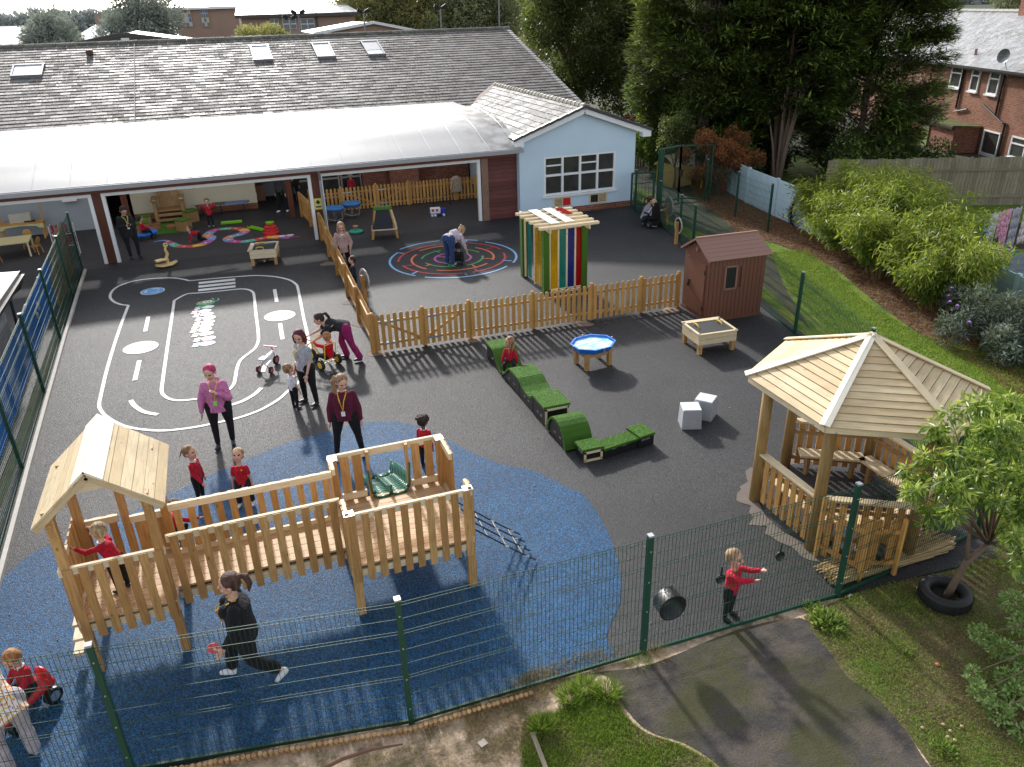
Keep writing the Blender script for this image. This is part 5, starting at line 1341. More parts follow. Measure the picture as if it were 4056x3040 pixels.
    # hair
    hm = cloth('hair_%02x%02x%02x' % tuple(int(min(1, c)*255) for c in hair), hair, .45, .5)
    b = MB(); b.ell(H(0, -.09, .17), (.42*hh, .43*hh, .40*hh), Rh, 16, 10); b.ell(H(0, -.22, -.02), (.37*hh, .30*hh, .34*hh), Rh, 12, 8)
    if hair_style == 'afro':
        for i in range(60): u = n3(NR.normal(size=3)); p = H(u.x*.46, -.08+u.y*.44, .2+abs(u.z)*.36-.04); b.ell(p, (.11*hh,)*3, n=6, k=4)
    if hair_style in ('long', 'curly_long'):
        b.tube([H(0, -.2, .1), H(0, -.26, -.35), H(0, -.22, -.8), H(0, -.12, -1.15)], [(.42*hh, .26*hh), (.42*hh, .2*hh), (.40*hh, .15*hh), (.3*hh, .1*hh)], 12, up=tuple(Rh @ V3((0, 1, 0))))
        for s in (-1, 1): b.tube([H(s*.33, .05, .2), H(s*.4, .06, -.3), H(s*.36, .14, -.8), H(s*.3, .2, -1.1)], [.12*hh, .12*hh, .11*hh, .06*hh], 8)
    if hair_style == 'bob':
        b.tube([H(0, -.18, .1), H(0, -.2, -.3), H(0, -.16, -.62)], [(.44*hh, .3*hh), (.46*hh, .28*hh), (.42*hh, .22*hh)], 12, up=tuple(Rh @ V3((0, 1, 0))))
        for s in (-1, 1): b.tube([H(s*.36, .1, .2), H(s*.42, .1, -.3), H(s*.4, .12, -.6)], [.11*hh, .12*hh, .08*hh], 8)
    if hair_style == 'pony': b.tube([H(0, -.48, .3), H(0, -.72, .22), H(0, -.82, -.2), H(0, -.7, -.65)], [.1*hh, .15*hh, .14*hh, .04*hh], 8)
    if hair_style == 'sidepony': b.tube([H(.3, -.4, .3), H(.5, -.3, .0), H(.5, -.05, -.5), H(.42, .1, -1.05)], [.12*hh, .17*hh, .16*hh, .05*hh], 8)
    if hair_style == 'plait': 
        for i in range(7): b.ell(H(-.02, -.5-.09*i, .28-.13*i), (.09*hh-.006*hh*i,)*3, n=8, k=5)
    if hair_style == 'bun': b.ell(H(0, -.5, .3), (.16*hh,)*3, n=10, k=6)
    ho = remesh(b, 'hair', hm, root, vox*.9, 2, .4)
    # cut the hair away from the face
    hco = np.empty(len(ho.data.vertices)*3); ho.data.vertices.foreach_get('co', hco); hco = hco.reshape(-1, 3)
    Ri = np.array(Rh.inverted()); loc = (hco-np.array(hc)) @ Ri.T/hh
    msk = (loc[:, 1] > .12) & (loc[:, 2] < .24) & (np.abs(loc[:, 0]) < .30) & (loc[:, 2] > -.75)
    loc[msk, 1] = np.minimum(loc[msk, 1], .10)
    hco = (loc*hh) @ np.array(Rh).T+np.array(hc); ho.data.vertices.foreach_set('co', hco.ravel()); ho.data.update()
    info = dict(root=root, H=H, neck=neck, chest=chest, up2=up2, J=J, k=k, pel=pel, waist=waist, front=n3(up2.cross(V3((1, 0, 0)))), bw=bw)
    return info
def lanyard(I, col, badge=(.8, .8, .82), drop=.17):
    f_ = I['front']; k = I['k']; c = I['neck']-I['up2']*.01*k; e = I['chest']-I['up2']*(drop-.05)*k+f_*(k*.078*I['bw'])
    mb = MB()
    for s in (-1, 1): mb.tube([c+V3((s*.04*k, 0, .0))-f_*.02*k, c+V3((s*.043*k, 0, -.02*k))+f_*.045*k, I['chest']+V3((s*.022*k, 0, 0))+f_*(k*.088*I['bw']), e], .0065*k/1.6*1.5, 5)
    o = mb.build('lanyard', cloth('lanyard_%02x%02x' % (int(col[0]*255), int(col[2]*255)), col), I['root'])
    mb = MB(); _, sx, un = frame_of(V3((0, 0, -1)), tuple(f_)); mb.box(e-I['up2']*.035*k+f_*.004*k, (.042*k, .006, .055*k)); mb.build('badge', plain('badge_%02x' % int(badge[1]*255), badge, .3), o).parent = o
def logo(I, s=.035, col=(.75, .6, .15)):
    f_ = I['front']; k = I['k']; mb = MB(); mb.tube([I['chest']+V3((-s*k, 0, .01*k))+f_*(.058*k), I['chest']+V3((-s*k, 0, .01*k))+f_*(.068*k)], .014*k, 8); mb.build('badge', cloth('logo_gold', col), I['root'])
RED = (.50, .012, .035); BLK = (.012, .012, .014); HB = (.12, .06, .03); HF = (.34, .20, .10); HD_ = (.05, .028, .02)
D = math.radians
CAMY = D(180-19)      # yaw that faces the camera from the middle of the yard
# hoodie woman
I = person('woman in pink hoodie with pink hair standing on the play road, hand at her mouth', at(489, 962), 1.68, D(172), (.62, .2, .40), BLK, (.55, .05, .16), shoes=(.02, .025, .06), hair_style='short', build=1.18, hem=.03,
           ra=((.35, .1, -1), (.1, .3, -1)), la=((.25, .35, -.9), (-.75, .55, .75)), hpitch=-.3, hyaw=D(-15), rl=((.03, .05, -1), (.0, .05, -1)), ll=((.06, -.03, -1), (-.05, -.1, -1)), lean=.02)
lanyard(I, (.75, .5, .15), (.3, .75, .12))
mb = MB(); mb.ell(I['neck']-I['front']*.05*1.68-V3((0, 0, .03)), (.11, .07, .06), n=12, k=8); mb.build('hood', cloth('cloth_9e3366', (.62, .2, .40)), I['root'], smooth=True)
# grey shirt woman
I = person('woman in grey t-shirt and black trousers with dark red bobbed hair, beside the small boy', at(671, 872), 1.66, D(118), (.42, .43, .47), BLK, (.11, .018, .03), hair_style='bob', sleeve='short', build=1.25,
           ra=((.15, .05, -1), (.1, .35, -1)), la=((.2, .1, -1), (.05, .45, -1)), hpitch=-.35, hyaw=D(30), rl=((.05, .06, -1), (.02, -.05, -1)), ll=((.08, -.05, -1), (.02, -.08, -1)))
lanyard(I, (.75, .6, .25))
person('small boy in white polo shirt and black trousers reaching up to the woman', at(640, 882), 1.02, D(-62), (.78, .78, .82), BLK, (.36, .22, .12), child=True, sleeve='short', hair_style='short', la=((.2, .5, -.6), (-.1, 1, .25)), ra=((.15, .1, -1), (.05, .3, -1)), hpitch=.25)
# leaning woman with magenta trousers
person('woman in black top and magenta trousers bending over to push the trike', at(755, 778), 1.66, D(82), (.028, .028, .032), (.30, .015, .12), HD_, hair_style='pony', sleeve='short', build=1.15, gape='wide', lean=1.25, bend=.18,
       rl=((.03, .35, -1), (.02, -.25, -1)), ll=((.05, -.25, -1), (.02, -.45, -1)), ra=((.2, .85, -.75), (.0, 1, -.45)), la=((.2, .8, -.8), (.1, 1, -.5)), hpitch=-.35)
# maroon woman
I = person('woman in maroon jumper with long wavy fair hair and yellow lanyard, behind the slide', at(757, 985), 1.66, D(166), (.11, .012, .035), BLK, (.34, .20, .11), hair_style='sidepony', build=1.22, hpitch=-.35, hyaw=D(28),
           rl=((.16, .02, -1), (.12, -.02, -1)), ll=((.16, .02, -1), (.12, -.02, -1)), ra=((.28, .05, -1), (.12, .1, -1)), la=((.28, .05, -1), (.12, .1, -1)))
lanyard(I, (.8, .5, .06))
# plait girl, boy looking up
I = person('girl with long plait in red jumper looking away to the right', at(437, 1083), 1.06, D(-115), RED, BLK, (.28, .16, .08), child=True, hair_style='plait', collar=True, ra=((.15, .35, -1), (.1, .6, -.8)), la=((.15, .1, -1), (.05, .2, -1)), hyaw=D(-5), hpitch=.12)
I = person('boy in red t-shirt and dark shorts looking up, white trainers', at(534, 1092), 1.05, D(168), (.55, .015, .03), (.02, .02, .03), (.45, .3, .16), shoes=(.75, .75, .76), child=True, sleeve='short', hpitch=.45, gape='crop', ra=((.25, .05, -1), (.1, .1, -1)), la=((.25, .05, -1), (.1, .1, -1)), rl=((.12, .2, -1), (.08, -.2, -1)), ll=((.1, -.05, -1), (.05, -.1, -1)))
logo(I)
person('curly haired child in red jumper standing behind the far corner of the tower', at(922, 1010), 1.05, D(-40), (.55, .015, .03), BLK, (.045, .025, .018), tone='brown', child=True, hair_style='afro', collar=True)
# child in the house and one crouching behind the bridge
p = at(222, 1290, DK); person('child in red jumper standing inside the play house, leaning over the rail', (-2.12, 9.05, DK), 1.03, D(50), RED, BLK, (.5, .36, .2), child=True, lean=.45, bend=.1, ra=((.3, .8, .1), (-.1, 1, .3)), la=((.2, .7, -.3), (.1, 1, .2)), hpitch=.1, collar=True)
person('child in red jumper crouching on the blue surface behind the bridge slats', at(375, 1178), 1.0, D(-60), RED, BLK, HB, child=True, lean=.6, rl=((.1, 1, .1), (.0, -.3, -1)), ll=((.1, 1, -.1), (.0, -.3, -1)), ra=((.2, .8, -.5), (.1, 1, -.2)))
# walking woman
I = person('woman in black clothes and white trainers walking with a red bat under the tower', at(548, 1466), 1.66, D(85), BLK, BLK, (.10, .05, .035), shoes=(.75, .76, .78), hair_style='pony', build=1.32, hem=.03, gape='crop', lean=.05,
           rl=((.02, .55, -1), (.02, .12, -1)), ll=((.02, -.15, -1), (.02, -1.0, -.75)), ra=((.15, -.25, -1), (.05, .25, -1)), la=((.1, .1, -1), (.0, .7, -.9)), hpitch=-.05)
lanyard(I, (.8, .5, .06))
hp = I['J']['wrl']; mb = MB(); c = hp+V3((.0, .12, .02)); mb.tube([c+V3((0, 0, .0))-V3((.006, 0, 0)), c+V3((.006, 0, 0))], .075, 16); b_ = mb.build('bat', plain('bat_red', (.72, .12, .12), .5)); b_.matrix_world = Matrix.Translation(I['root'].location) @ Matrix.Rotation(D(85), 4, 'Z')
tag(b_, 'small round red table tennis bat held by the walking woman', 'bat'); mb = MB(); mb.bar(c, c+V3((0, -.1, -.09)), .02, .025); mb.build('handle', W_TOP, b_)
# red car boy
cc = at(62, 1540); CR_ = empty('toy_car', (cc.x, cc.y, 0), D(140), 'red ride-on toy car with silver wheels at the lower left', 'toy car')
mb = MB(); mb.tube([(0, -.34, .2), (0, -.22, .24), (0, .1, .22), (0, .3, .2), (0, .38, .15)], [(.13, .08), (.15, .11), (.15, .09), (.16, .1), (.1, .05)], 14); mb.ell((0, -.3, .32), (.13, .05, .12)); remesh(mb, 'body', P_RED, CR_, .012, 3)
for x in (-.17, .17):
    for y in (-.23, .24):
        mb = MB(); mb.tube([(x-.035, y, .11), (x+.035, y, .11)], .11, 18); w_ = mb.build('wheel', P_BLACK, CR_); mb = MB(); mb.tube([(x-.04, y, .11), (x+.04, y, .11)], .065, 12); mb.build('rim', P_STEEL, w_)
mb = MB(); mb.tube([(0, .17, .28), (0, .12, .42)], .012, 6); mb.lathe([(.085, -.01), (.1, 0), (.085, .01), (.075, 0), (.085, -.01)], 16, (0, .11, .43)); mb.build('steering_wheel', P_BLACK, CR_)
I = person('ginger haired boy in red jumper with white collar sitting on the red toy car', (cc.x, cc.y, 0), 1.05, D(140), (.50, .012, .035), BLK, (.42, .20, .07), child=True, collar=True, pelvis=(0, -.1, .36), rl=((.35, 1, -.1), (.0, .5, -1)), ll=((.35, 1, -.1), (.0, .5, -1)), ra=((.1, .6, -.8), (-.2, 1, .0)), la=((.1, .6, -.8), (-.2, 1, .0)), hpitch=-.45, hyaw=D(10))
# floral blouse
ft = NT('floral_cloth'); vo = ft.n('TexVoronoi', i_Scale=48, i_Vector=obj_co(ft)); sc_ = ft.n('SeparateColor'); ft.set(sc_.inputs[0], vo.outputs['Color'])
fc = ft.mix((.78, .73, .69), (.78, .34, .10), ft.ramp(sc_.outputs[0], [(.74, 0), (.78, 1)])); fc = ft.mix(fc, (.45, .25, .33), ft.ramp(sc_.outputs[1], [(.8, 0), (.83, 1)])); fc = ft.mix(fc, (.75, .55, .1), ft.ramp(sc_.outputs[2], [(.88, 0), (.9, 1)]))
FLOR = ft.done(ft.bsdf(fc, .8, 0, .2, bump=ft.noise(obj_co(ft), 14, 3), bstr=.5, bdist=.02))
person('woman in flowered blouse and pale lilac trousers seen from behind, lower left', at(50, 1648), 1.6, D(42), (.7, .6, .5), (.50, .44, .48), (.5, .42, .3), shoes=(.5, .47, .52), top_mat=FLOR, build=1.3, hem=.07, lean=.8, hair_style='bob', sleeve='short', gape='wide', ra=((.2, .25, -1), (.1, .6, -.8)), la=((.2, .2, -1), (.1, .5, -.8)), hpitch=-.4)
# fence boy
person('boy in red jumper reaching out to the mesh fence between the hanging pans', at(1572, 1333), 1.08, D(-150), (.55, .012, .04), BLK, (.40, .26, .15), child=True, ra=((.15, 1, .15), (-.1, .9, .5)), la=((.1, 1, .2), (-.2, .9, .6)), hpitch=.1, lean=.04, hem=.02, build=1.1)
# girl on the turf blocks
person('girl with long hair in red jumper sitting on the slope of the turf block', (5.22, 14.98, 0), 1.02, D(155), RED, BLK, (.38, .20, .10), child=True, hair_style='long', pelvis=(0, -.02, .27), rl=((.2, 1, -.05), (.05, .6, -1)), ll=((.2, 1, -.05), (.05, .6, -1)), ra=((.35, .2, -1), (.1, .1, -1)), la=((.35, .2, -1), (.1, .1, -1)), hyaw=D(-70))
# maze side
I = person('woman in dusty pink jacket over white top with long fair hair by the divider fence', at(748, 592), 1.62, D(180), (.44, .29, .26), BLK, (.42, .24, .14), hair_style='long', build=1.15, hem=.05, hpitch=-.4, ra=((.35, .1, -1), (-.25, .35, -1)), la=((.35, .1, -1), (-.25, .35, -1)))
mb = MB(); f_ = I['front']; mb.box(I['chest']+f_*.105-V3((0, 0, .09)), (.09, .02, .34)); mb.build('white_top', cloth('cloth_white', (.8, .8, .8)), I['root'])
person('child in navy coat with dark hair standing beside the spinning wheel post', at(768, 628), 1.02, D(60), (.02, .022, .05), BLK, HD_, child=True, hyaw=D(20), ra=((.2, .6, -.7), (.1, 1, 0)))
I = person('woman in white top and blue jeans bending right down over the painted maze', at(972, 573), 1.66, D(-58), (.72, .62, .70), (.035, .07, .2), (.45, .30, .17), hair_style='bun', lean=1.35, bend=.3, build=1.15, shoes=(.5, .5, .5), gape='wide', ra=((.1, .3, -1), (.05, .4, -1)), la=((.1, .4, -1), (.05, .5, -1)), hpitch=-.9, rl=((.05, -.05, -1), (.0, .0, -1)), ll=((.05, .15, -1), (.0, -.1, -1)))
I = person('child in black hooded coat sitting on the painted maze in front of the bending woman', at(993, 568), .98, D(150), (.02, .02, .022), BLK, HD_, child=True, pelvis=(0, 0, .13), rl=((.4, 1, .2), (.0, .6, -.6)), ll=((.4, 1, .2), (.0, .6, -.6)), lean=.2, hpitch=-.4, build=1.35)
mb = MB(); mb.ell(I['H'](0, -.08, .12), (.11, .11, .12), n=12, k=8); mb.build('hood', cloth('cloth_hood', (.02, .02, .022)), I['root'], smooth=True); logo(I, .0, (.5, .08, .06))
# covered area
I = person('man in dark coat leaning on the white frame and looking at a phone, yellow lanyard', at(290, 555), 1.76, D(200), (.022, .02, .024), BLK, (.05, .03, .025), build=1.25, hem=.08, hpitch=-.7, lean=-.12, rl=((.03, .28, -1), (.0, .2, -1)), ll=((.03, .42, -1), (-.1, .25, -1)), ra=((.2, .15, -1), (-.75, .8, .25)), la=((.2, .15, -1), (-.75, .8, .25)))
lanyard(I, (.7, .7, .15))
q = (I['J']['wrr']+I['J']['wrl'])/2; mb = MB(); mb.box(q+V3((0, .12, .02)), (.075, .02, .12)); ph = mb.build('mobile_phone', P_BLACK); ph.location = I['root'].location; ph.rotation_euler = I['root'].rotation_euler; tag(ph, 'black mobile phone held by the man in the dark coat', 'phone')
cb = at(318, 518); TC = empty('ride_on_toy', (cb.x, cb.y, 0), D(-70), 'bright blue ride-on toy beside the man in the dark coat', 'ride-on toy')
mb = MB(); mb.tube([(0, -.3, .2), (0, 0, .17), (0, .25, .25), (0, .38, .2)], [(.1, .1), (.11, .08), (.15, .13), (.1, .1)], 12); remesh(mb, 'body', P_BLUE, TC, .015, 3)
for x in (-.14, .14):
    for y in (-.22, .24): mb = MB(); mb.tube([(x-.03, y, .09), (x+.03, y, .09)], .09, 14); mb.build('wheel', P_BLACK, TC)
person('child in red jumper sitting on the blue ride-on toy behind the man', (cb.x, cb.y, 0), 1.0, D(-70), RED, BLK, HD_, child=True, pelvis=(0, -.08, .34), rl=((.35, 1, -.1), (.0, .5, -1)), ll=((.35, 1, -.1), (.0, .5, -1)), ra=((.1, .6, -.8), (0, 1, -.2)), la=((.1, .6, -.8), (0, 1, -.2)))
I = person('child in red jumper crawling on hands and knees beside the painted snake', at(432, 520), 1.02, D(100), RED, BLK, HB, child=True, pelvis=(0, 0, .27), lean=1.35, ra=((.1, .35, -1), (.0, .3, -1)), la=((.1, .35, -1), (.0, .3, -1)), rl=((.08, .1, -1), (.05, -1, -.12)), ll=((.08, -.1, -1), (.05, -1, -.12)), hpitch=.3, collar=True)
I = person('child in red jumper standing with both hands up at the head by the low bench', at(457, 490), 1.06, D(178), RED, BLK, HB, child=True, ra=((1, .1, .12), (-.75, .35, .75)), la=((1, .1, .12), (-.75, .35, .75)), shoes=(.4, .4, .42), hpitch=-.1); logo(I)
person('adult in dark clothes and white trainers standing in the dark recess', at(613, 458), 1.7, D(150), (.05, .05, .055), BLK, HD_, shoes=(.8, .8, .82), rl=((.1, .15, -1), (.05, 0, -1)), ll=((.1, -.1, -1), (.05, -.05, -1)))
person('second adult in black standing behind the first in the dark recess', at(640, 440), 1.65, D(190), (.02, .018, .02), BLK, HD_, ra=((.2, .3, -1), (-.2, 1, .2)))
person('child in red cardigan standing behind the picket fence by the glazed doors', (4.95, 34.2, 0), 1.15, D(180), (.42, .02, .04), (.05, .02, .02), (.5, .4, .3), child=True)
# crouching carer and wheelchair
wc = at(1408, 490); 
person('woman in grey t-shirt crouching beside the child in the black wheelchair', at(1391, 488), 1.62, D(-105), (.30, .31, .34), (.02, .022, .04), (.07, .03, .02), shoes=(.7, .7, .7), sleeve='short', build=1.15, hair_style='pony', pelvis=(0, 0, .3), rl=((.15, 1, .25), (.0, -.25, -1)), ll=((.15, 1, .1), (.0, -.3, -1)), ra=((.2, .8, -.5), (.1, 1, .3)), la=((.2, .8, -.5), (.1, 1, .3)), lean=.35, hpitch=-.1)
WC = empty('wheelchair', (wc.x, wc.y, 0), D(5), 'black powered wheelchair with headrest, seen from behind by the mesh fence', 'wheelchair')
mb = MB(); mb.box((0, -.2, .55), (.34, .07, .5)); mb.box((0, .0, .36), (.36, .4, .08)); mb.box((0, -.22, .86), (.2, .06, .12)); mb.build('seat', P_BLACK, WC, bevel=.02)
mb = MB(); mb.box((0, 0, .2), (.38, .5, .14)); mb.box((-.24, .02, .52), (.05, .3, .04)); mb.box((.24, .02, .52), (.05, .3, .04)); mb.bar((-.24, -.15, .2), (-.24, -.1, .52), .03, .03); mb.bar((.24, -.15, .2), (.24, -.1, .52), .03, .03); mb.build('frame', P_BLACK, WC)
for x in (-.24, .24):
    for y, r_ in ((-.16, .13), (.2, .1)): mb = MB(); mb.tube([(x-.03, y, r_), (x+.03, y, r_)], r_, 16); w_ = mb.build('wheel', P_TIREB, WC); mb = MB(); mb.tube([(x-.035, y, r_), (x+.035, y, r_)], r_*.4, 10); mb.build('hub', P_GREY, w_)
pt_ = NT('pastel_print'); vo = pt_.n('TexVoronoi', i_Scale=18, i_Vector=obj_co(pt_)); PAST = pt_.done(pt_.bsdf(pt_.mix((.7, .7, .8), pt_.mix((.75, .2, .42), (.2, .6, .75), vo.outputs['Color']), .55), .8))
person('small fair haired child in pink and blue patterned top sitting in the wheelchair', (wc.x, wc.y, 0), .98, D(5), (.7, .4, .6), (.4, .4, .45), (.6, .45, .28), child=True, top_mat=PAST, leg_mat=PAST, pelvis=(0, -.05, .46), rl=((.2, 1, .05), (.0, .3, -1)), ll=((.2, 1, .05), (.0, .3, -1)), ra=((.5, .3, -1), (.3, .6, -.6)), la=((.5, .3, -1), (.3, .6, -.6)))
# ------------------------------------------------------------------ wheeled toys on the play road
def wheel(mb_r, x, y, r_, w_, parent, rim=P_STEEL, rot=None):
    mb = MB(); a = V3((x-w_/2, y, r_)); b = V3((x+w_/2, y, r_)); mb.tube([a, b], r_, 18); o = mb.build('wheel', P_TIREB, parent)
    mb = MB(); mb.tube([a-V3((.004, 0, 0)), b+V3((.004, 0, 0))], r_*.6, 14); mb.build('rim', rim, o)
q = at(700, 788); r = empty('trike', (q.x, q.y, 0), D(30), 'black wheeled trike with yellow frame carrying the ginger boy', 'trike')
for x in (-.24, .24): wheel(None, x, -.22, .13, .06, r, P_YEL)
wheel(None, 0, .42, .15, .06, r, P_YEL)
mb = MB(); mb.tube([(0, -.22, .2), (0, .1, .22), (0, .34, .42)], .02, 8); mb.tube([(-.22, -.22, .13), (.22, -.22, .13)], .015, 6); mb.tube([(0, .42, .15), (0, .33, .5), (-.18, .3, .62)], .016, 6); mb.tube([(0, .33, .5), (.18, .3, .62)], .016, 6); mb.tube([(-.16, -.28, .2), (-.15, -.33, .6), (.15, -.33, .6), (.16, -.28, .2)], .014, 6); mb.build('frame', P_YEL, r)
mb = MB(); mb.box((0, -.2, .27), (.3, .26, .04)); mb.build('seat', P_BLACK, r)
person('ginger haired boy in bright red jumper sitting on the trike, seen from behind', (q.x, q.y, 0), 1.04, D(30), (.62, .01, .02), BLK, (.46, .22, .09), child=True, collar=True, build=1.25, pelvis=(0, -.24, .30), rl=((.35, 1, .0), (.1, .4, -1)), ll=((.35, 1, .0), (.1, .4, -1)), ra=((.3, .8, .1), (-.1, 1, .3)), la=((.3, .8, .1), (-.1, 1, .3)))
q = at(583, 798); r = empty('toddler_bike', (q.x, q.y, 0), D(-35), 'small white and pink pedal bike standing on the play road', 'bike')
P_PINK = plain('pink_plastic', (.6, .12, .2), .4)
wheel(None, .0, .3, .11, .04, r, P_PINK)
for x in (-.16, .16): wheel(None, x, -.2, .08, .04, r, P_PINK)
mb = MB(); mb.tube([(0, -.22, .24), (0, 0, .3), (0, .24, .34)], [(.07, .04), (.08, .06), (.04, .04)], 10); mb.box((0, -.18, .34), (.15, .2, .05)); remesh(mb, 'body', P_WHITE, r, .012, 2)
mb = MB(); mb.tube([(0, .3, .11), (0, .24, .34), (0, .2, .5)], .014, 6); mb.tube([(-.17, .17, .5), (.17, .17, .5)], .014, 6); mb.tube([(0, -.2, .24), (-.16, -.2, .08)], .012, 6); mb.tube([(0, -.2, .24), (.16, -.2, .08)], .012, 6); mb.build('frame', P_PINK, r)
# ------------------------------------------------------------------ spinning wheels on posts
def wheel_post(loc, rz_, label, spokes, base_h=.62, rad_=.3):
    r = empty('wheel_panel', loc, rz_, label, 'play wheel'); mb = MB(); mb.box((0, .05, base_h/2+.1), (.1, .09, base_h+.2)); mb.build('post', W_PICK, r)
    R = Matrix.Rotation(rad(90), 3, 'X'); mb = MB(); c = (0, 0, base_h+.08); mb.lathe([(rad_-.05, -.012), (rad_, -.015), (rad_, .015), (rad_-.05, .012), (rad_-.05, -.012)], 12, c, rot=R)
    if spokes:
        for k in range(6): a = k*math.pi/3; mb.bar(c, V3(c)+V3((math.cos(a)*rad_*.9, 0, math.sin(a)*rad_*.9)), .03, .02, (0, 1, 0))
        mb.tube([V3(c)+V3((0, -.03, 0)), V3(c)+V3((0, .03, 0))], .06, 12)
    w_ = mb.build('wheel', plain('wheel_grey', (.48, .47, .46), .45, .1), r)
    mb = MB(); mb.tube([V3(c)+V3((0, .004, 0)), V3(c)+V3((0, .01, 0))], rad_-.05, 20); mb.build('backing', plain('wheel_clear', (.20, .20, .21), .3) if spokes else P_BLACK, r)
    if not spokes: mb = MB(); mb.box(V3(c)+V3((0, -.01, 0)), (.03, .01, .12), Matrix.Rotation(.5, 3, 'Y')); mb.build('mirror_mark', P_WHITE, w_)
q = at(793, 658); wheel_post((q.x+.02, q.y+.1, 0), rad(105), 'clear spinning wheel on a timber post beside the child in navy', True)
q = at(1437, 487); wheel_post((q.x+.1, q.y, 0), rad(86), 'grey spoked spinning wheel on a timber post by the wheelchair', True, .6, .36)
q = V3((14.0, 22.0, 0)); wheel_post((13.85, 22.3, 0), rad(84), 'white rimmed dark mirror wheel on a post behind the brown shed', False, .55, .28)
# ------------------------------------------------------------------ covered area furniture
CW = lambda x, y: at(*c6(x, y))
r = empty('storytelling_chair', (-2.32, 33.55, 0), rad(180), 'huge timber storytelling chair with tall back against the cream wall', 'chair')
mb = MB()
for x in (-.3, 0, .3): mb.bar((x*.75, -.28, .5), (x*1.0, -.42, 1.85), .27, .05, (0, 1, 0))
mb.build('backrest', W_OAK, r)
mb = MB(); 
for y in (-.15, .08, .3): mb.box((0, y, .5), (.85, .21, .05))
mb.build('seat', W_OAK, r)
for x in (-.5, .5):
    for y in (-.25, .42): mb = MB(); mb.box((x, y, .45), (.12, .12, .9)); mb.build('leg', W_OAK, r)
    mb = MB(); mb.box((x, .1, .93), (.2, .8, .07)); mb.ell((x, .5, .93), (.13, .1, .05), n=10, k=6); mb.build('armrest', W_OAK, r)
for z in (.15, .35): mb = MB(); mb.box((0, .42, z), (.9, .05, .1)); mb.build('rail', W_OAK, r)
for i, (x, y, w_, lb) in enumerate(((985, 345, .44, 'turf topped timber stool left of the big chair, back row'), (965, 395, .40, 'turf topped timber stool left of the big chair, front row'), (1290, 310, .46, 'turf topped timber stool right of the big chair, back row'), (1245, 372, .42, 'turf topped timber stool right of the big chair, front row'))):
    q = CW(x, y); r = empty('turf_stool', (q.x, q.y+.2, 0), rad(15*i), lb, 'stool', 'turf stools around the big chair')
    mb = MB()
    for k in range(5):
        for sg in (-1, 1): mb.box((-w_*.4+k*w_*.2, sg*w_*.45, .2), (w_*.19, .03, .4)); mb.box((sg*w_*.45, -w_*.4+k*w_*.2, .2), (.03, w_*.19, .4))
    mb.build('box', W_OAK, r); mb = MB(); mb.box((0, 0, .43), (w_*1.12, w_*1.12, .05)); mb.build('turf_top', M_TURF, r, bevel=.015)
for i, (x, y) in enumerate(((1050, 335), (1045, 365), (1160, 348))):
    q = CW(x, y); mb = MB(); mb.tube([(0, 0, 0), (0, 0, .09)], .2, 18); o = mb.build('log_slice', plain('terracotta_disc', (.30, .13, .06), .7)); o.location = (q.x, q.y, .02); tag(o, ('round brown cushion behind its twin left of the chair', 'round brown cushion in front of its twin left of the chair', 'round brown cushion right of the two others')[i], 'cushion')
mb = MB(); mb.box((0, 0, .015), (1.5, 1.9, .02)); o = mb.build('turf_mat', M_TURF); o.location = (-2.45, 32.4, 0); tag(o, 'flat green artificial turf mat in front of the big chair', 'mat')
r = empty('low_bench', (-.35, 33.7, 0), 0, 'low curved bench with grey and blue seat against the cream wall', 'bench')
for k, (m_, a0, a1) in enumerate(((plain('seat_dark', (.10, .095, .10), .6), -1.0, .1), (plain('seat_blue', (.13, .22, .42), .6), .1, 1.0))):
    mb = MB(); 
    for j in range(6):
        t0 = a0+(a1-a0)*j/6; t1 = a0+(a1-a0)*(j+1)/6; mb.bar((t0, .18*math.cos(t0*1.5), .42), (t1, .18*math.cos(t1*1.5), .42), .38, .06)
    mb.build('seat', m_, r)
for x in (-.85, -.1, .8): mb = MB(); mb.tube([(x, 0, 0), (x, .05, .4)], .018, 6); mb.tube([(x+.03, .25, 0), (x, .2, .4)], .018, 6); mb.build('leg', P_BLACK, r)
mb = MB(); mb.tube([(-3.1, 29.9, 2.12), (-2.2, 29.95, 2.17), (-1.2, 29.9, 2.14), (-.3, 29.95, 2.09)], [.025, .035, .03, .022], 7); mb.tube([(-1.25, 29.85, 2.3), (-1.15, 29.9, 1.85)], .02, 6)
tag(mb.build('hanging_branch', W_BARK), 'long bare branch hung below the canopy beam above the big chair', 'branch')
def gutter_toy(a, b, label):
    mb = MB(); a = V3(a); b = V3(b); d = (b-a).normalized(); s = V3((-d.y, d.x, 0))
    P = [(-.09, .1), (-.07, .02), (.07, .02), (.09, .1), (.075, .1), (.06, .04), (-.06, .04), (-.075, .1)]
    A = [a+s*u+V3((0, 0, v)) for u, v in P]; B = [b+s*u+V3((0, 0, v)) for u, v in P]
    for i in range(8): j = (i+1) % 8; mb.face([A[i], A[j], B[j], B[i]], None, .5)
    tag(mb.build('play_channel', P_LIME), label, 'channel')
gutter_toy(CW(1492, 325), CW(1632, 313), 'lime green plastic channel lying farther back by the bench'); gutter_toy(CW(1680, 350), CW(1770, 370), 'lime green plastic channel lying nearer the red cone')
q = CW(1830, 388); r = empty('stacking_cone', (q.x, q.y, 0), 0, 'red stepped stacking cone with a green top next to the snake', 'cone')
mb = MB(); mb.lathe([(0, 0), (.3, 0), (.3, .1), (.27, .12), (.27, .2), (.22, .22), (.22, .3), (.16, .33), (.16, .38), (0, .38)], 24); mb.build('body', P_RED, r, smooth=False)
mb = MB(); mb.lathe([(0, .38), (.12, .38), (.16, .45), (0, .45)], 20); mb.build('top', P_LIME, r)
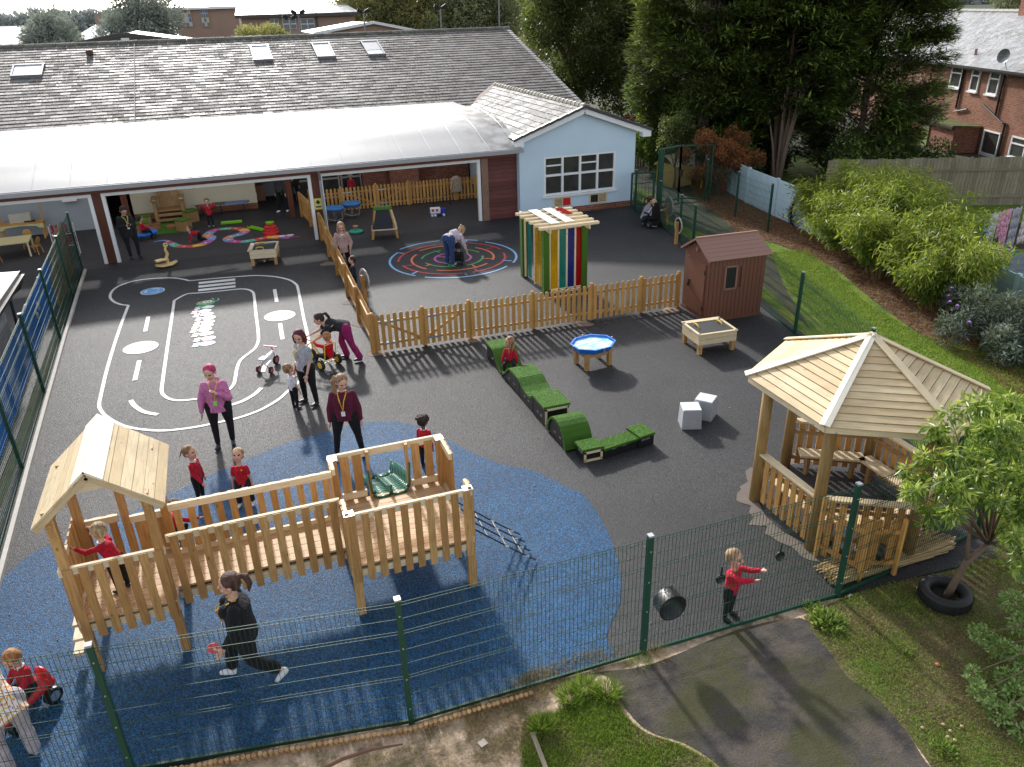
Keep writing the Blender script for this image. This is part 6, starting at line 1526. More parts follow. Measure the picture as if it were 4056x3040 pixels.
q = CW(1125, 607); r = empty('rocker', (q.x, q.y, 0), rad(20), 'pale yellow plastic rocking seat with looped head on the open tarmac', 'rocker'); PY = plain('pale_yellow', (.72, .50, .20), .4)
mb = MB(); mb.tube([(-.33, 0, .1), (-.15, 0, .06), (.15, 0, .06), (.35, 0, .12)], [(.1, .04), (.17, .05), (.17, .05), (.08, .03)], 12); mb.tube([(-.32, 0, .24), (-.1, 0, .25), (.05, 0, .22)], [(.13, .04), (.15, .04), (.09, .04)], 12); mb.tube([(.0, 0, .2), (.1, 0, .4), (.06, 0, .56), (.12, 0, .68)], [.07, .055, .045, .05], 10); mb.lathe([(.05, -.02), (.085, 0), (.05, .02), (.03, 0), (.05, -.02)], 14, (.1, 0, .7), rot=Matrix.Rotation(rad(90), 3, 'X')); mb.tube([(.05, 0, .08), (.05, 0, .25)], .06, 8); remesh(mb, 'body', PY, r, .014, 2)
# right bay
for (x, y), lb in (((292, 620), 'blue topped mini trampoline, nearer and left of the pair'), ((440, 575), 'blue topped mini trampoline, farther and right of the pair')):
    q = at(*c7(x, y)); r = empty('mini_trampoline', (q.x, q.y+.15, 0), 0, lb, 'trampoline', 'blue topped mini trampolines')
    mb = MB(); mb.lathe([(0, .56), (.28, .56), (.36, .55), (.4, .5), (.36, .46), (.3, .46)], 28); mb.build('pad', plain('pad_blue', (.03, .17, .42), .6), r, smooth=True); mb = MB(); mb.lathe([(.36, .47), (.34, .38), (.33, .38), (.35, .47)], 28); mb.build('skirt', plain('skirt_mesh', (.10, .10, .18), .7), r)
    mb = MB()
    for k in range(3): a = k*math.pi/3+.3; c_, s_ = math.cos(a), math.sin(a); mb.tube([(c_*.34, s_*.34, .46), (c_*.33, s_*.33, .05), (0, 0, .02), (-c_*.33, -s_*.33, .05), (-c_*.34, -s_*.34, .46)], .012, 6)
    mb.build('leg_frame', P_STEEL, r)
q = at(*c7(740, 770)); r = empty('chalk_easel', (q.x, q.y+.4, 0), rad(-10), 'four sided chalkboard easel with turf top and wooden chime bars', 'easel')
for x in (-.42, .42):
    for y in (-.3, .3): mb = MB(); mb.bar((x*1.05, y*1.1, 0), (x*.62, y*.62, 1.02), .06, .06); mb.build('leg', W_PICK, r)
mb = MB(); mb.face([(-.42, -.34, .33), (.30, -.34, .33), (.22, -.2, 1.0), (-.27, -.2, 1.0)]); mb.face([(-.43, .3, .33), (-.43, -.3, .33), (-.28, -.18, 1.0), (-.28, .18, 1.0)]); mb.face([(.42, .34, .33), (-.42, .34, .33), (-.27, .2, 1.0), (.27, .2, 1.0)]); mb.build('chalkboard', plain('chalkboard_blue', (.016, .018, .028), .7), r)
mb = MB()
for k in range(5): mb.box((.40-.022*k, 0, .48+k*.09), (.03, .42-.02*k, .05))
mb.build('chime_bars', W_TOP, r)
mb = MB(); mb.bar((.43, -.3, .33), (.28, -.2, 1.0), .05, .05); mb.bar((.43, .3, .33), (.28, .2, 1.0), .05, .05); mb.box((0, 0, .33), (.9, .72, .04)); mb.build('shelf', W_TOP, r)
mb = MB(); mb.box((0, 0, 1.03), (.66, .5, .04)); mb.build('turf_top', M_TURF, r)
q = at(*c7(465, 712)); r = empty('spinning_seat', (q.x, q.y, 0), 0, 'green spinning seat with an orange knob on the covered floor', 'spinning seat')
mb = MB(); mb.lathe([(0, 0), (.24, 0), (.28, .06), (.22, .09), (.05, .09), (.03, .2), (0, .2)], 24); mb.build('base', P_TEAL, r, smooth=True); mb = MB(); mb.lathe([(0, .2), (.03, .2), (.11, .23), (.09, .26), (0, .26)], 18); mb.build('knob', plain('knob_orange', (.7, .25, .08), .4), r, smooth=True)
q = at(*c7(1180, 565)); r = empty('toy_lorry', (q.x, q.y, 0), rad(90-8), 'white and blue toy lorry parked on the covered floor', 'toy lorry')
mb = MB(); mb.box((0, .08, .22), (.2, .4, .22)); mb.build('box_body', P_WHITE, r, bevel=.02); mb = MB(); mb.box((0, -.24, .19), (.2, .18, .2)); mb.box((0, .0, .09), (.19, .6, .05)); mb.build('cab', plain('lorry_blue', (.02, .04, .35), .35), r, bevel=.02)
mb = MB()
for sx in (-.102, .102): mb.box((sx, .02, .24), (.004, .1, .1)); mb.box((sx, .18, .24), (.004, .1, .1))
mb.build('side_picture', plain('print_red', (.5, .08, .05), .5), r)
for x in (-.1, .1):
    for y in (-.24, .1, .22): mb = MB(); mb.tube([(x-.02, y, .05), (x+.02, y, .05)], .05, 12); mb.build('wheel', P_WHITE, r)
r = empty('hanging_coat', (8.95, 31.88, .35), 0, 'beige coat draped over the picket fence under the canopy', 'coat'); mb = MB()
mb.tube([(0, 0, .68), (0, -.02, .6), (.0, -.04, .35), (.01, -.05, .02)], [(.08, .05), (.19, .07), (.23, .06), (.26, .05)], 12, up=(0, 1, 0)); mb.tube([(-.16, -.04, .58), (-.24, -.07, .15)], [.06, .05]); remesh(mb, 'fabric', cloth('coat_beige', (.42, .33, .24)), r, .018, 3)
r = empty('climbing_bars', (7.75, 31.2, 0), 0, 'dark blue metal bars lying in front of the back picket fence', 'play bars'); mb = MB()
for x in (-.35, .4): mb.tube([(x, 0, 0), (x, 0, .42), (x+.35, 0, .42), (x+.35, 0, 0)], .014, 6)
mb.build('frame', plain('bar_blue', (.012, .012, .06), .5), r)
# left bay
def child_table(q, label, sx, sy, h=.5):
    r = empty('child_table', q, rad(4), label, 'table'); mb = MB(); mb.box((0, 0, h), (sx, sy, .03)); mb.build('tabletop', plain('table_yellow', (.55, .48, .24), .5), r)
    for x in (-sx/2+.05, sx/2-.05):
        for y in (-sy/2+.05, sy/2-.05): mb = MB(); mb.box((x, y, h/2), (.05, .05, h)); mb.build('leg', W_TOP, r)
    return r
child_table((-7.4, 30.75, 0), 'low pale yellow table with wooden legs in the left bay', 1.25, 1.1)
def child_chair(q, rz_, label):
    r = empty('child_chair', q, rz_, label, 'chair', 'wooden child chairs around the yellow table'); mb = MB(); mb.box((0, 0, .28), (.28, .28, .025)); mb.build('seat', W_PICK, r)
    for x in (-.12, .12):
        for y in (-.12, .12): mb = MB(); mb.bar((x*1.3, y*1.3, 0), (x, y, .28), .03, .03); mb.build('leg', W_PICK, r)
    mb = MB(); mb.ell((0, .15, .46), (.15, .02, .15), Matrix.Rotation(-.15, 3, 'X')); mb.build('backrest', W_PICK, r)
child_chair((-7.05, 31.65, 0), 0, 'small wooden chair behind the yellow table'); child_chair((-6.65, 30.55, 0), rad(-110), 'small wooden chair at the right end of the yellow table'); child_chair((-7.75, 29.7, 0), rad(170), 'small wooden chair in front of the yellow table')
r = empty('mud_kitchen', (-7.4, 33.0, 0), 0, 'long yellow play kitchen counter with arched front and tall side posts', 'play kitchen')
mb = MB(); mb.box((0, 0, .6), (1.5, .5, .05)); mb.build('worktop', W_PICK, r); mb = MB(); mb.prism([(-.75, .42), (-.6, .42), (-.5, .5), (0, .54), (.5, .5), (.6, .42), (.75, .42), (.75, .58), (-.75, .58)], -.015, .015, Matrix.Translation((0, -.24, 0)) @ Matrix.Rotation(rad(90), 4, 'X')); mb.build('arched_front', plain('table_yellow', 0), r)
for x in (-.68, .68):
    for y in (-.18, .18): mb = MB(); mb.box((x, y, .3), (.06, .06, .6)); mb.build('leg', W_PICK, r)
    mb = MB(); mb.box((x, .22, 1.3), (.04, .04, 1.4)); mb.build('tall_post', W_PICK, r)
mb = MB(); mb.box((-7.4, 33.1, .78), (.7, .3, .3)); tag(mb.build('storage_box', plain('box_clear', (.45, .43, .38), .4)), 'pale translucent storage box on the yellow play kitchen', 'box')
mb = MB(); mb.box((-7.1, 32.95, .65), (.35, .16, .05)); tag(mb.build('tray', P_BLACK), 'flat black tray lying on the yellow play kitchen', 'tray')
mb = MB(); mb.box((-5.7, 33.4, 1.35), (.5, .16, .4)); mb.box((-5.7, 33.42, 1.7), (.4, .1, .2)); tag(mb.build('towel_dispenser', P_WHITE), 'white wall dispenser at the back of the left bay', 'dispenser')
r = empty('wellington_rack', (-5.55, 29.6, 0), 0, 'white wire rack holding red wellington boots by the reed screen', 'rack'); mb = MB()
for z in (.4, .8): mb.bar((-.35, 0, z), (.35, 0, z), .02, .02); mb.bar((-.35, .3, z), (.35, .3, z), .02, .02)
for x in (-.35, .35):
    for y in (0, .3): mb.bar((x, y, 0), (x, y, 1.1), .02, .02)
mb.build('frame', P_WHITE, r)
for k in range(5):
    for z in (.45, .85): mb = MB(); mb.tube([(-.28+k*.14, .15, z), (-.28+k*.14, .15, z+.24)], .045, 8); mb.tube([(-.28+k*.14, .15, z+.02), (-.28+k*.14, .02, z+.02)], .035, 8); mb.build('boot', plain('boot_red', (.32, .02, .04), .4), r)
mb = MB(); mb.box((1.0, 35.9, .32), (.85, .5, .64)); r = mb.build('cabinet', plain('cabinet_brown', (.22, .09, .05), .5)); tag(r, 'brown low cabinet with a small white notice in the recess', 'cabinet'); mb = MB(); mb.box((1.0, 35.64, .3), (.16, .01, .2)); mb.build('notice', P_WHITE, r)
mb = MB(); mb.box((.9, 36.4, 1.6), (.7, .12, .5)); tag(mb.build('notice_board', plain('board_grey', (.45, .45, .44), .6)), 'pale grey board fixed on the wall of the dark recess', 'board')
mb = MB(); mb.box((2.0, 36.4, .75), (1.6, .4, .12)); tag(mb.build('shelf', W_TOP), 'pale timber shelf at the back of the dark recess', 'shelf')
# ------------------------------------------------------------------ vegetation
def broadleaf(label, base, clumps, n, L, W, mat, trunk_r=.2, name='tree', group=None, cat='tree', limbs=6, up=.25, leafname='crown', stems=None, shell=.5, bark=None):
    r = empty(name, base, 0, label, cat, group); B = V3(base)
    mb = MB()
    C = [V3(c[:3]) for c in clumps]; cen = sum(C, V3())/len(C)
    fork = V3((B.x*.4+cen.x*.6, B.y*.4+cen.y*.6, B.z+(cen.z-B.z)*.45))
    mb.tube([B-V3((0, 0, .1)), B.lerp(fork, .5)+V3((.05, 0, 0)), fork], [trunk_r*1.25, trunk_r, trunk_r*.8], 10)
    for c in sorted(C, key=lambda c: RN.random())[:limbs]: mb.tube([fork-(fork-B)*.15, fork.lerp(c, .5)+V3((0, 0, -.1*trunk_r)), c], [trunk_r*.55, trunk_r*.32, trunk_r*.1], 7)
    mb.build_w('trunk', bark or W_BARK, r, smooth=True)
    P, u, k, rr_ = blob_points(clumps, n, shell)
    P = P+NR.normal(size=P.shape)*L*.5-np.array(B); D = u*.7+unit(n)*.9; D[:, 2] += up-.2; S = unit(n)
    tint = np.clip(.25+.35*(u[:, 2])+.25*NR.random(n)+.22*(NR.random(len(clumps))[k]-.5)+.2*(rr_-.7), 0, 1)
    leaves(leafname, P, D, S, L*NR.uniform(.7, 1.3, n), W*NR.uniform(.8, 1.2, n), mat, r, tint)
    return r
def rand_clumps(c, R, n, r0, r1, flat=1.0, seed=1, shell=.55):
    g = np.random.default_rng(seed); o = []
    for i in range(n):
        u = g.normal(size=3); u /= np.linalg.norm(u); f = shell+(1-shell)*g.random()
        rr_ = g.uniform(r0, r1); o.append((c[0]+u[0]*R[0]*f, c[1]+u[1]*R[1]*f, c[2]+u[2]*R[2]*f, rr_, rr_, rr_*flat))
    o.append((*c, R[0]*.55, R[1]*.55, R[2]*.55)); return o
# big broadleaf tree behind the roof
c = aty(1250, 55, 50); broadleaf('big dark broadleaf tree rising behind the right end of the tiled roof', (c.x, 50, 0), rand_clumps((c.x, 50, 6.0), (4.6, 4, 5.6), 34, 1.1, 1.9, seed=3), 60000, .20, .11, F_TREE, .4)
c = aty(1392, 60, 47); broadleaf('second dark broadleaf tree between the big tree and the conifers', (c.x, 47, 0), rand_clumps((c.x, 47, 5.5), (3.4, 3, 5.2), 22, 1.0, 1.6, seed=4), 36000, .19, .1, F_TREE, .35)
# conifers
def conifer(label, base, R, H_, z0, seed, n=430):
    r = empty('conifer', base, 0, label, 'conifer', 'overgrown conifers beyond the pale concrete fence'); g = np.random.default_rng(seed)
    mb = MB()
    for s in range(5):
        a = g.random()*6.28; o = V3((math.cos(a)*.3, math.sin(a)*.3, 0)); mb.tube([o*.5, o+V3((0, 0, z0)), o*1.6+V3((0, 0, H_*.55)), o*2+V3((0, 0, H_*.95))], [.12, .09, .05, .01], 7)
    for s in range(60):
        a = g.random()*6.28; z = g.uniform(.8, H_*.8); rr_ = R*g.uniform(.5, .95); mb.tube([(0, 0, z), (math.cos(a)*rr_*.5, math.sin(a)*rr_*.5, z+.5), (math.cos(a)*rr_, math.sin(a)*rr_, z+.7)], [.035, .022, .008], 4)
    if 'middle' in label:
        for s in range(13):
            a = g.uniform(2.6, 6.2); rr_ = g.uniform(.3, 1.6); mb.tube([(math.cos(a)*.15-.6, math.sin(a)*.15-.8, 0), (math.cos(a)*rr_*.4-.6, math.sin(a)*rr_*.4-.8, 1.6), (math.cos(a)*rr_-.6, math.sin(a)*rr_-.8, 3.8)], [.07, .045, .015], 6)
    mb.build('trunk', plain('bark_red', (.21, .145, .11), .9, var=.4, scale=9, bump=.8), r)
    PP = []; DD = []; TT = []
    for b in range(n):
        a = g.random()*6.283; t_ = g.random(); z = z0+(H_-z0)*t_; env = R*(1-.35*t_**3)*(.62+.38*min(1, (z-z0+.6)/2.5))*g.uniform(.8, 1.08)
        m = 230; s = env*(.3+.7*g.random(m)**.6); lat = g.normal(size=m)*.18*env*.55; zz = z+(s/env)**1.5*.35+g.normal(size=m)*.13-(np.abs(lat))*.35
        x = math.cos(a)*s-math.sin(a)*lat; y = math.sin(a)*s+math.cos(a)*lat
        d = np.stack([math.cos(a)+g.normal(size=m)*.55, math.sin(a)+g.normal(size=m)*.55, .12+g.normal(size=m)*.35], 1)
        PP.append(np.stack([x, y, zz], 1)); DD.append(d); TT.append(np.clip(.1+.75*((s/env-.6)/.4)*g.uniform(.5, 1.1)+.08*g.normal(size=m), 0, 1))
    P = np.concatenate(PP); D = np.concatenate(DD); T = np.concatenate(TT); N = len(P); S = np.stack([-D[:, 1], D[:, 0], NR.normal(size=N)*.3], 1)
    leaves('crown', P, D, S, NR.uniform(.22, .46, N), NR.uniform(.05, .085, N), F_CONIFER, r, T, fold=.15)
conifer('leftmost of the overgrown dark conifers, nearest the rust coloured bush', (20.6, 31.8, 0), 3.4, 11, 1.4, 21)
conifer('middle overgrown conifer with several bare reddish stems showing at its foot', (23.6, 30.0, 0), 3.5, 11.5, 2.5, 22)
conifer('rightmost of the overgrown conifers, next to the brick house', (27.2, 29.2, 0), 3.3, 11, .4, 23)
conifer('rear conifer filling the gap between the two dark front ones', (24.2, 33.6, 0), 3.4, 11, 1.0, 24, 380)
broadleaf('bright green climbing shrub behind the mesh gate', (18.9, 33.4, 0), rand_clumps((18.9, 33.2, 2.2), (1.6, 1.2, 1.9), 16, .5, .8, seed=6), 16000, .13, .08, F_VINE, .08, name='shrub', cat='shrub')
broadleaf('rust and orange coloured drooping bush in front of the dark conifers', (19.3, 28.2, 0), rand_clumps((19.2, 28.0, 1.6), (2.0, .9, 1.35), 40, .14, .38, seed=7, shell=.15)[:-1], 13000, .1, .045, F_RUST, .07, name='bush', cat='bush', up=-.5)
broadleaf('small green shrub with pale leaves above the rust coloured bush', (18.0, 29.6, 0), rand_clumps((17.9, 29.5, 2.4), (.9, .6, .7), 8, .3, .45, seed=8), 5000, .1, .05, F_TREE, .05, name='shrub', cat='shrub', up=-.3)
for i, (x, y) in enumerate(((21.0, 29.6), (24.0, 31.4), (25.0, 27.0), (26.2, 26.4), (27.8, 26.2))):
    broadleaf(('dark shrub directly behind the left end of the pale blue concrete fence', 'dark shrub at the back behind the bare conifer stems', 'dark shrub under the conifers, in the middle', 'dark shrub under the conifers, second from the right', 'dark shrub under the conifers, nearest the outhouse')[i], (x, y, 0), rand_clumps((x, y, 1.0), (.9, .7, .9), 9, .45, .7, seed=80+i), 5000, .16, .08, F_CONIFER, .05, name='shrub', cat='shrub', group='dark shrubs under the conifers')
# bamboo
def bamboo(label, base, R, H_, seed, n=13000):
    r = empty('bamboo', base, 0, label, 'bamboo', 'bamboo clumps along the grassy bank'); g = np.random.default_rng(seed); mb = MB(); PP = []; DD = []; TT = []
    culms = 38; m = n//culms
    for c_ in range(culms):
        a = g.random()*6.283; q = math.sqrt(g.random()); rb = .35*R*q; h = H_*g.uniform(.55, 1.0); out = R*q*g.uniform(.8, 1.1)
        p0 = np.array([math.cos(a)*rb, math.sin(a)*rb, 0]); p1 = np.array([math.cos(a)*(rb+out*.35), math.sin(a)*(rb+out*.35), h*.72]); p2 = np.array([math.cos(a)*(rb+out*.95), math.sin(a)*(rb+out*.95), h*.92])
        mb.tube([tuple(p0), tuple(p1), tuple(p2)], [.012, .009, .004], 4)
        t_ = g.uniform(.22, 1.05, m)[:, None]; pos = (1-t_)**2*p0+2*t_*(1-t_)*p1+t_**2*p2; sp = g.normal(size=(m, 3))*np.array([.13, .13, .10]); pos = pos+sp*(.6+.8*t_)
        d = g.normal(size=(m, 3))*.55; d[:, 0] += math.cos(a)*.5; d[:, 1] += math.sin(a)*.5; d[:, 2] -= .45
        PP.append(pos); DD.append(d); TT.append(np.clip(.1+.45*t_[:, 0]+.3*g.random(m)*g.random()+.15*g.normal(size=m)*.6, 0, 1))  # lower leaves tinted darker; shade inside the clump put into the colour
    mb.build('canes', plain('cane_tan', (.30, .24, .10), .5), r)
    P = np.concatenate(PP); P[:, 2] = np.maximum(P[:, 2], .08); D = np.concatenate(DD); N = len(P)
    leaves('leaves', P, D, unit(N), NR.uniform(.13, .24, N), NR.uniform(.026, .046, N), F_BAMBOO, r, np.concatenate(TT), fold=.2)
for i, (x, y, R_, H_, lb) in enumerate(((19.0, 20.9, 1.1, 2.0, 'bamboo clump farthest left, against the pale concrete fence'), (19.8, 19.9, 1.3, 2.7, 'tall bamboo clump at the back, below the wooden garden fence'), (18.1, 18.9, 1.3, 2.4, 'darker bamboo clump second from the left'), (18.5, 18.0, 1.15, 2.7, 'tall yellowish bamboo clump nearest the washing line'),
                                     (17.5, 16.9, 1.4, 2.6, 'yellow green bamboo clump in the middle front'), (17.5, 15.5, 1.0, 2.35, 'bamboo clump with bare canes showing on the right'), (16.9, 14.3, 1.25, 2.1, 'small drooping bamboo clump lowest on the bank'))):
    bamboo(lb, (x, y, 0), R_, H_, 40+i, 18000 if R_ > 1 else 9000)
broadleaf('silvery buddleia bush with a few purple flowers beside the lawn', (16.0, 11.6, 0), rand_clumps((16.0, 11.6, .5), (1.15, 1.75, .65), 60, .13, .34, seed=12, shell=.25), 17000, .12, .028, F_BUD, .05, name='buddleia', cat='bush', up=.3)
mb = MB(); g = np.random.default_rng(3)
for k in range(12):
    a = g.random()*6.28; q = V3((16.0+math.cos(a)*1.1, 11.6+math.sin(a)*1.6, .7+g.random()*.5)); mb.tube([q, q+V3((-.05, -.08, .06)), q+V3((-.1, -.16, .08))], [.02, .028, .008], 6)
o = mb.build_w('flower_spike', plain('flower_purple', (.20, .07, .38), .7), bpy.data.objects['buddleia'])
# sapling in the tyre
SB = at(2042, 1296)
sp = empty('young_tree', (SB.x, SB.y, 0), 0, 'young leafy tree with leaning trunk growing out of a tyre', 'tree')
tp = [V3((0, 0, 0)), V3((.07, -.02, .35)), V3((.16, -.03, .62)), V3((.42, -.06, .86)), V3((.6, -.1, 1.05))]
mb = MB(); mb.tube(tp[:4], [.055, .045, .042, .035], 10); mb.tube([tp[2], tp[2]+V3((-.02, .05, .4)), tp[2]+V3((.02, .1, 1.0))], [.03, .022, .01], 7)
cl = []
for (px, py, Y, rr_) in ((2055, 920, 6.1, .22), (1990, 1010, 6.0, .2), (2085, 1000, 5.7, .26), (2160, 930, 5.8, .25), (1970, 1060, 5.6, .17), (2060, 1085, 5.4, .24), (2150, 1040, 5.6, .27), (2215, 980, 5.8, .3), (2210, 1100, 5.4, .26), (2010, 1110, 5.7, .18), (2200, 900, 6.2, .25), (2185, 1180, 5.0, .16), (2240, 1050, 5.5, .3), (2110, 875, 6.2, .18)):
    q = aty(px+4, py, Y); cl.append((q.x, q.y, q.z, rr_, rr_, rr_*.8)); l_ = q-V3((SB.x, SB.y, 0)); mb.tube([tp[3], tp[3].lerp(l_, .55)+V3((0, 0, .05)), l_], [.022, .013, .005], 5)
mb.build('trunk', W_BARK, sp, smooth=True)
g = np.random.default_rng(77); cl = [(c[0]+g.normal()*c[3]*.55, c[1]+g.normal()*c[3]*.55, c[2]+g.normal()*c[3]*.5, c[3]*.55, c[3]*.55, c[3]*.5) for c in cl for _ in range(5)]; n = 4600; P, u, k, rr_ = blob_points(cl, n, .05); P = P-np.array((SB.x, SB.y, 0)); D = u*.6+unit(n)*.6; D[:, 2] -= .35
leaves('crown', P, D, unit(n), NR.uniform(.08, .15, n), NR.uniform(.026, .042, n), F_CHERRY, sp, np.clip(.3+.3*u[:, 2]+.5*NR.random(n), 0, 1), fold=.22)
ty = empty('car_tyre', (SB.x-.03, SB.y+.0, 0), 0, 'old black car tyre lying around the foot of the young tree', 'tyre')
mb = MB(); mb.lathe([(.2, .03), (.19, .1), (.2, .17), (.25, .2), (.3, .195), (.325, .16), (.33, .1), (.325, .04), (.3, 0), (.24, .0), (.2, .03)], 40); mb.build('tread', P_TIREB, ty, smooth=True)
mb = MB()
for k in range(60): a = 2*math.pi*k/60; mb.box((.331*math.cos(a), .331*math.sin(a), .1), (.008, .012, .13), Matrix.Rotation(a, 3, 'Z') @ Matrix.Rotation(.3, 3, 'X'))
mb.build('tread_blocks', P_TIREB, ty); mb = MB(); mb.tube([(0, 0, .0), (0, 0, .06)], .2, 20); mb.build('soil', M_DIRT, ty)
# pear tree reaching in from the right
pe = empty('pear_tree', (9.4, 3.9, 0), 0, 'pale green fruit tree branch reaching in at the lower right corner', 'tree'); mb = MB(); cl = []
mb.tube([(0, 0, 0), (.02, .05, .8), (-.05, .1, 1.5)], [.07, .06, .03], 8)
for (px, py, Y, rr_) in ((2120, 1370, 4.9, .13), (2160, 1400, 4.7, .14), (2190, 1300, 5.0, .15), (2210, 1420, 4.5, .15), (2120, 1495, 4.3, .13), (2160, 1540, 4.1, .15), (2195, 1500, 4.2, .16), (2100, 1455, 4.5, .09), (2215, 1590, 3.8, .14), (2215, 1240, 5.1, .14), (2180, 1465, 4.4, .14), (2210, 1350, 4.8, .15)):
    q = aty(px, py, Y); z = q; cl.append((q.x, q.y, q.z, rr_, rr_, rr_*.8)); mb.tube([V3((-.05, .1, 1.2)), q-V3((9.4, 3.9, 0))], [.02, .005], 5)
mb.build('trunk', W_BARK, pe); n = 2800; P, u, k, rr_ = blob_points(cl, n, .3); P -= np.array((9.4, 3.9, 0)); D = u+unit(n)*.6
leaves('crown', P, D, unit(n), NR.uniform(.04, .065, n), NR.uniform(.028, .04, n), F_PEAR, pe, NR.random(n), fold=.2)
mb = MB()
for k in range(9): c_ = cl[k % len(cl)]; mb.ell(V3(c_[:3])-V3((9.4, 3.9, 0))+V3((RN.uniform(-.08, .08), RN.uniform(-.08, .08), -.05)), (.02, .02, .026), n=8, k=6)
mb.build('pear', plain('pear_green', (.32, .42, .12), .5), pe)
# ------------------------------------------------------------------ grass, weeds (uncountable)
def blades(name, label, poly, n, L, W, mat, z=0, clump=None, lean=.5, cat='grass', kind='stuff'):
    poly = np.array([(p[0], p[1]) for p in poly]); lo = poly.min(0); hi = poly.max(0); pts = np.empty((0, 2)); 
    def inside(q):
        c_ = np.zeros(len(q), bool); j = len(poly)-1
        for i in range(len(poly)):
            a, b = poly[i], poly[j]; cond = ((a[1] > q[:, 1]) != (b[1] > q[:, 1])); xs = (b[0]-a[0])*(q[:, 1]-a[1])/((b[1]-a[1])+1e-12)+a[0]; c_ ^= cond & (q[:, 0] < xs); j = i
        return c_
    tries = 0
    while len(pts) < n and tries < 60:
        q = lo+(hi-lo)*NR.random((n*2, 2))
        if clump: f = np.sin(q[:, 0]*clump*1.3+np.sin(q[:, 1]*clump*.9)*2)*np.sin(q[:, 1]*clump+q[:, 0]*clump*.4); q = q[f+NR.normal(size=len(q))*.5 > .15]
        q = q[inside(q)]; pts = np.concatenate([pts, q]); tries += 1
    pts = pts[:n]; n = len(pts); P = np.column_stack([pts, np.full(n, z)]); D = NR.normal(size=(n, 3))*lean; D[:, 2] = 1
    o = leaves(name, P, D, unit(n), NR.uniform(.5, 1.2, n)*L, W, mat, None, NR.random(n), fold=.1); return tag(o, label, cat, kind=kind)
# bank lawn
bank = [(13.1, 13.9), (12.6, 12.0), (11.3, 9.0), (10.2, 7.4), (17, 8.5), (16.2, 11), (15.0, 13), (15.5, 15.5), (16.5, 17.8), (17.3, 20.0), (16.0, 20.2), (14.3, 17)]
blades('bank_grass', 'short mown grass on the sunny bank beside the right hand fence', bank, 60000, .06, .012, F_GRASS, -.012)
blades('worn_lawn_grass', 'thin patchy grass on the ground right of the old path', [(p.x, p.y) for p in g1], 26000, .05, .006, F_GRASS, -.003, clump=2.2, lean=.9)
blades('dry_lawn_litter', 'dead grass and leaf litter scattered over the worn ground', [(p.x, p.y) for p in g1], 26000, .05, .005, F_STRAW, -.003, clump=3.1, lean=2.5, cat='dry grass')
blades('grass_patch_blades', 'bright green grass patch at the bottom edge beside the old path', [(p.x, p.y) for p in catmull(g2, 3, True)], 24000, .06, .006, F_GRASS, -.003, clump=3.4, lean=.9)
blades('grass_patch_straw', 'dead straw lying between the clumps of the bottom grass patch', [(p.x, p.y) for p in catmull(g2, 3, True)], 7000, .06, .005, F_STRAW, -.003, lean=2.5, cat='dry grass')
fl = [at(1000, 1530), at(1150, 1450), at(1330, 1390), at(1345, 1420), at(1200, 1500), at(1010, 1600)]
blades('dry_weeds', 'dry brown weeds and straw along the foot of the front fence', fl, 5000, .10, .004, F_STRAW, -.008, clump=4, lean=1.5, cat='dry grass')
sl = [at(700, 1680), at(1000, 1560), at(1130, 1510), at(1180, 1640), at(1150, 1720), at(700, 1760)]
blades('soil_litter', 'scattered straw on the bare sandy soil', sl, 5000, .07, .004, F_STRAW, -.008, clump=3, lean=3, cat='dry grass')
blades('soil_weeds', 'small green weeds in the sandy soil', sl, 1500, .03, .006, F_GRASS, -.008, clump=3.7, lean=1, cat='weeds')
mm_ = [(p.x, p.y) for p in catmull(mm, 3, True)]
blades('bark_litter', 'fallen leaves and bark litter under the bamboo', mm_, 26000, .08, .02, F_RUST, .0, clump=None, lean=4, cat='leaf litter')
def tuft(px, py, n, L, W, mat, label, name='weed_tuft', spread=.12, cat='weed', group=None):
    q = at(px, py); r = empty(name, (q.x, q.y, 0), 0, label, cat, group); a = NR.random(n)*6.283; rr_ = NR.random(n)**.7*spread
    P = np.column_stack([np.cos(a)*rr_, np.sin(a)*rr_, np.zeros(n)]); D = np.column_stack([np.cos(a)*.7, np.sin(a)*.7, NR.uniform(.4, 1.3, n)])+NR.normal(size=(n, 3))*.2
    leaves('blades', P, D, unit(n), NR.uniform(.6, 1.1, n)*L, W, mat, r, NR.random(n), fold=.1)
for i, (px, py, sp_, lb) in enumerate(((1170, 1575, .10, 'dark green grass tuft at the left of the bottom grass patch'), (1232, 1510, .12, 'broad green grass tuft left of the bright double tuft'), (1262, 1490, .13, 'bright green tall grass tuft nearest the old path'), (1310, 1500, .12, 'bright green fountain shaped tuft on the edge of the old path'))):
    tuft(px, py, 420, .17, .009, F_GRASS, lb, spread=sp_, group='tall grass tufts by the old path')
tuft(1382, 1432, 120, .12, .006, F_GRASS, 'small pale grass tuft at the foot of the green fence post'); tuft(1418, 1415, 220, .16, .004, F_STRAW, 'dry brown grass tangle right of the fence post', cat='dry grass')
tuft(1790, 1345, 300, .11, .03, F_VINE, 'leafy green weed cluster on the corner between old path and grass', spread=.2); tuft(1755, 1315, 160, .08, .02, F_VINE, 'small leafy weed by the fence near the old path', spread=.12)
tuft(2040, 1620, 160, .07, .02, F_VINE, 'low leafy clover patch at the bottom right', spread=.14); tuft(1960, 1410, 90, .06, .015, F_VINE, 'tiny round weed on the worn grass', spread=.06)
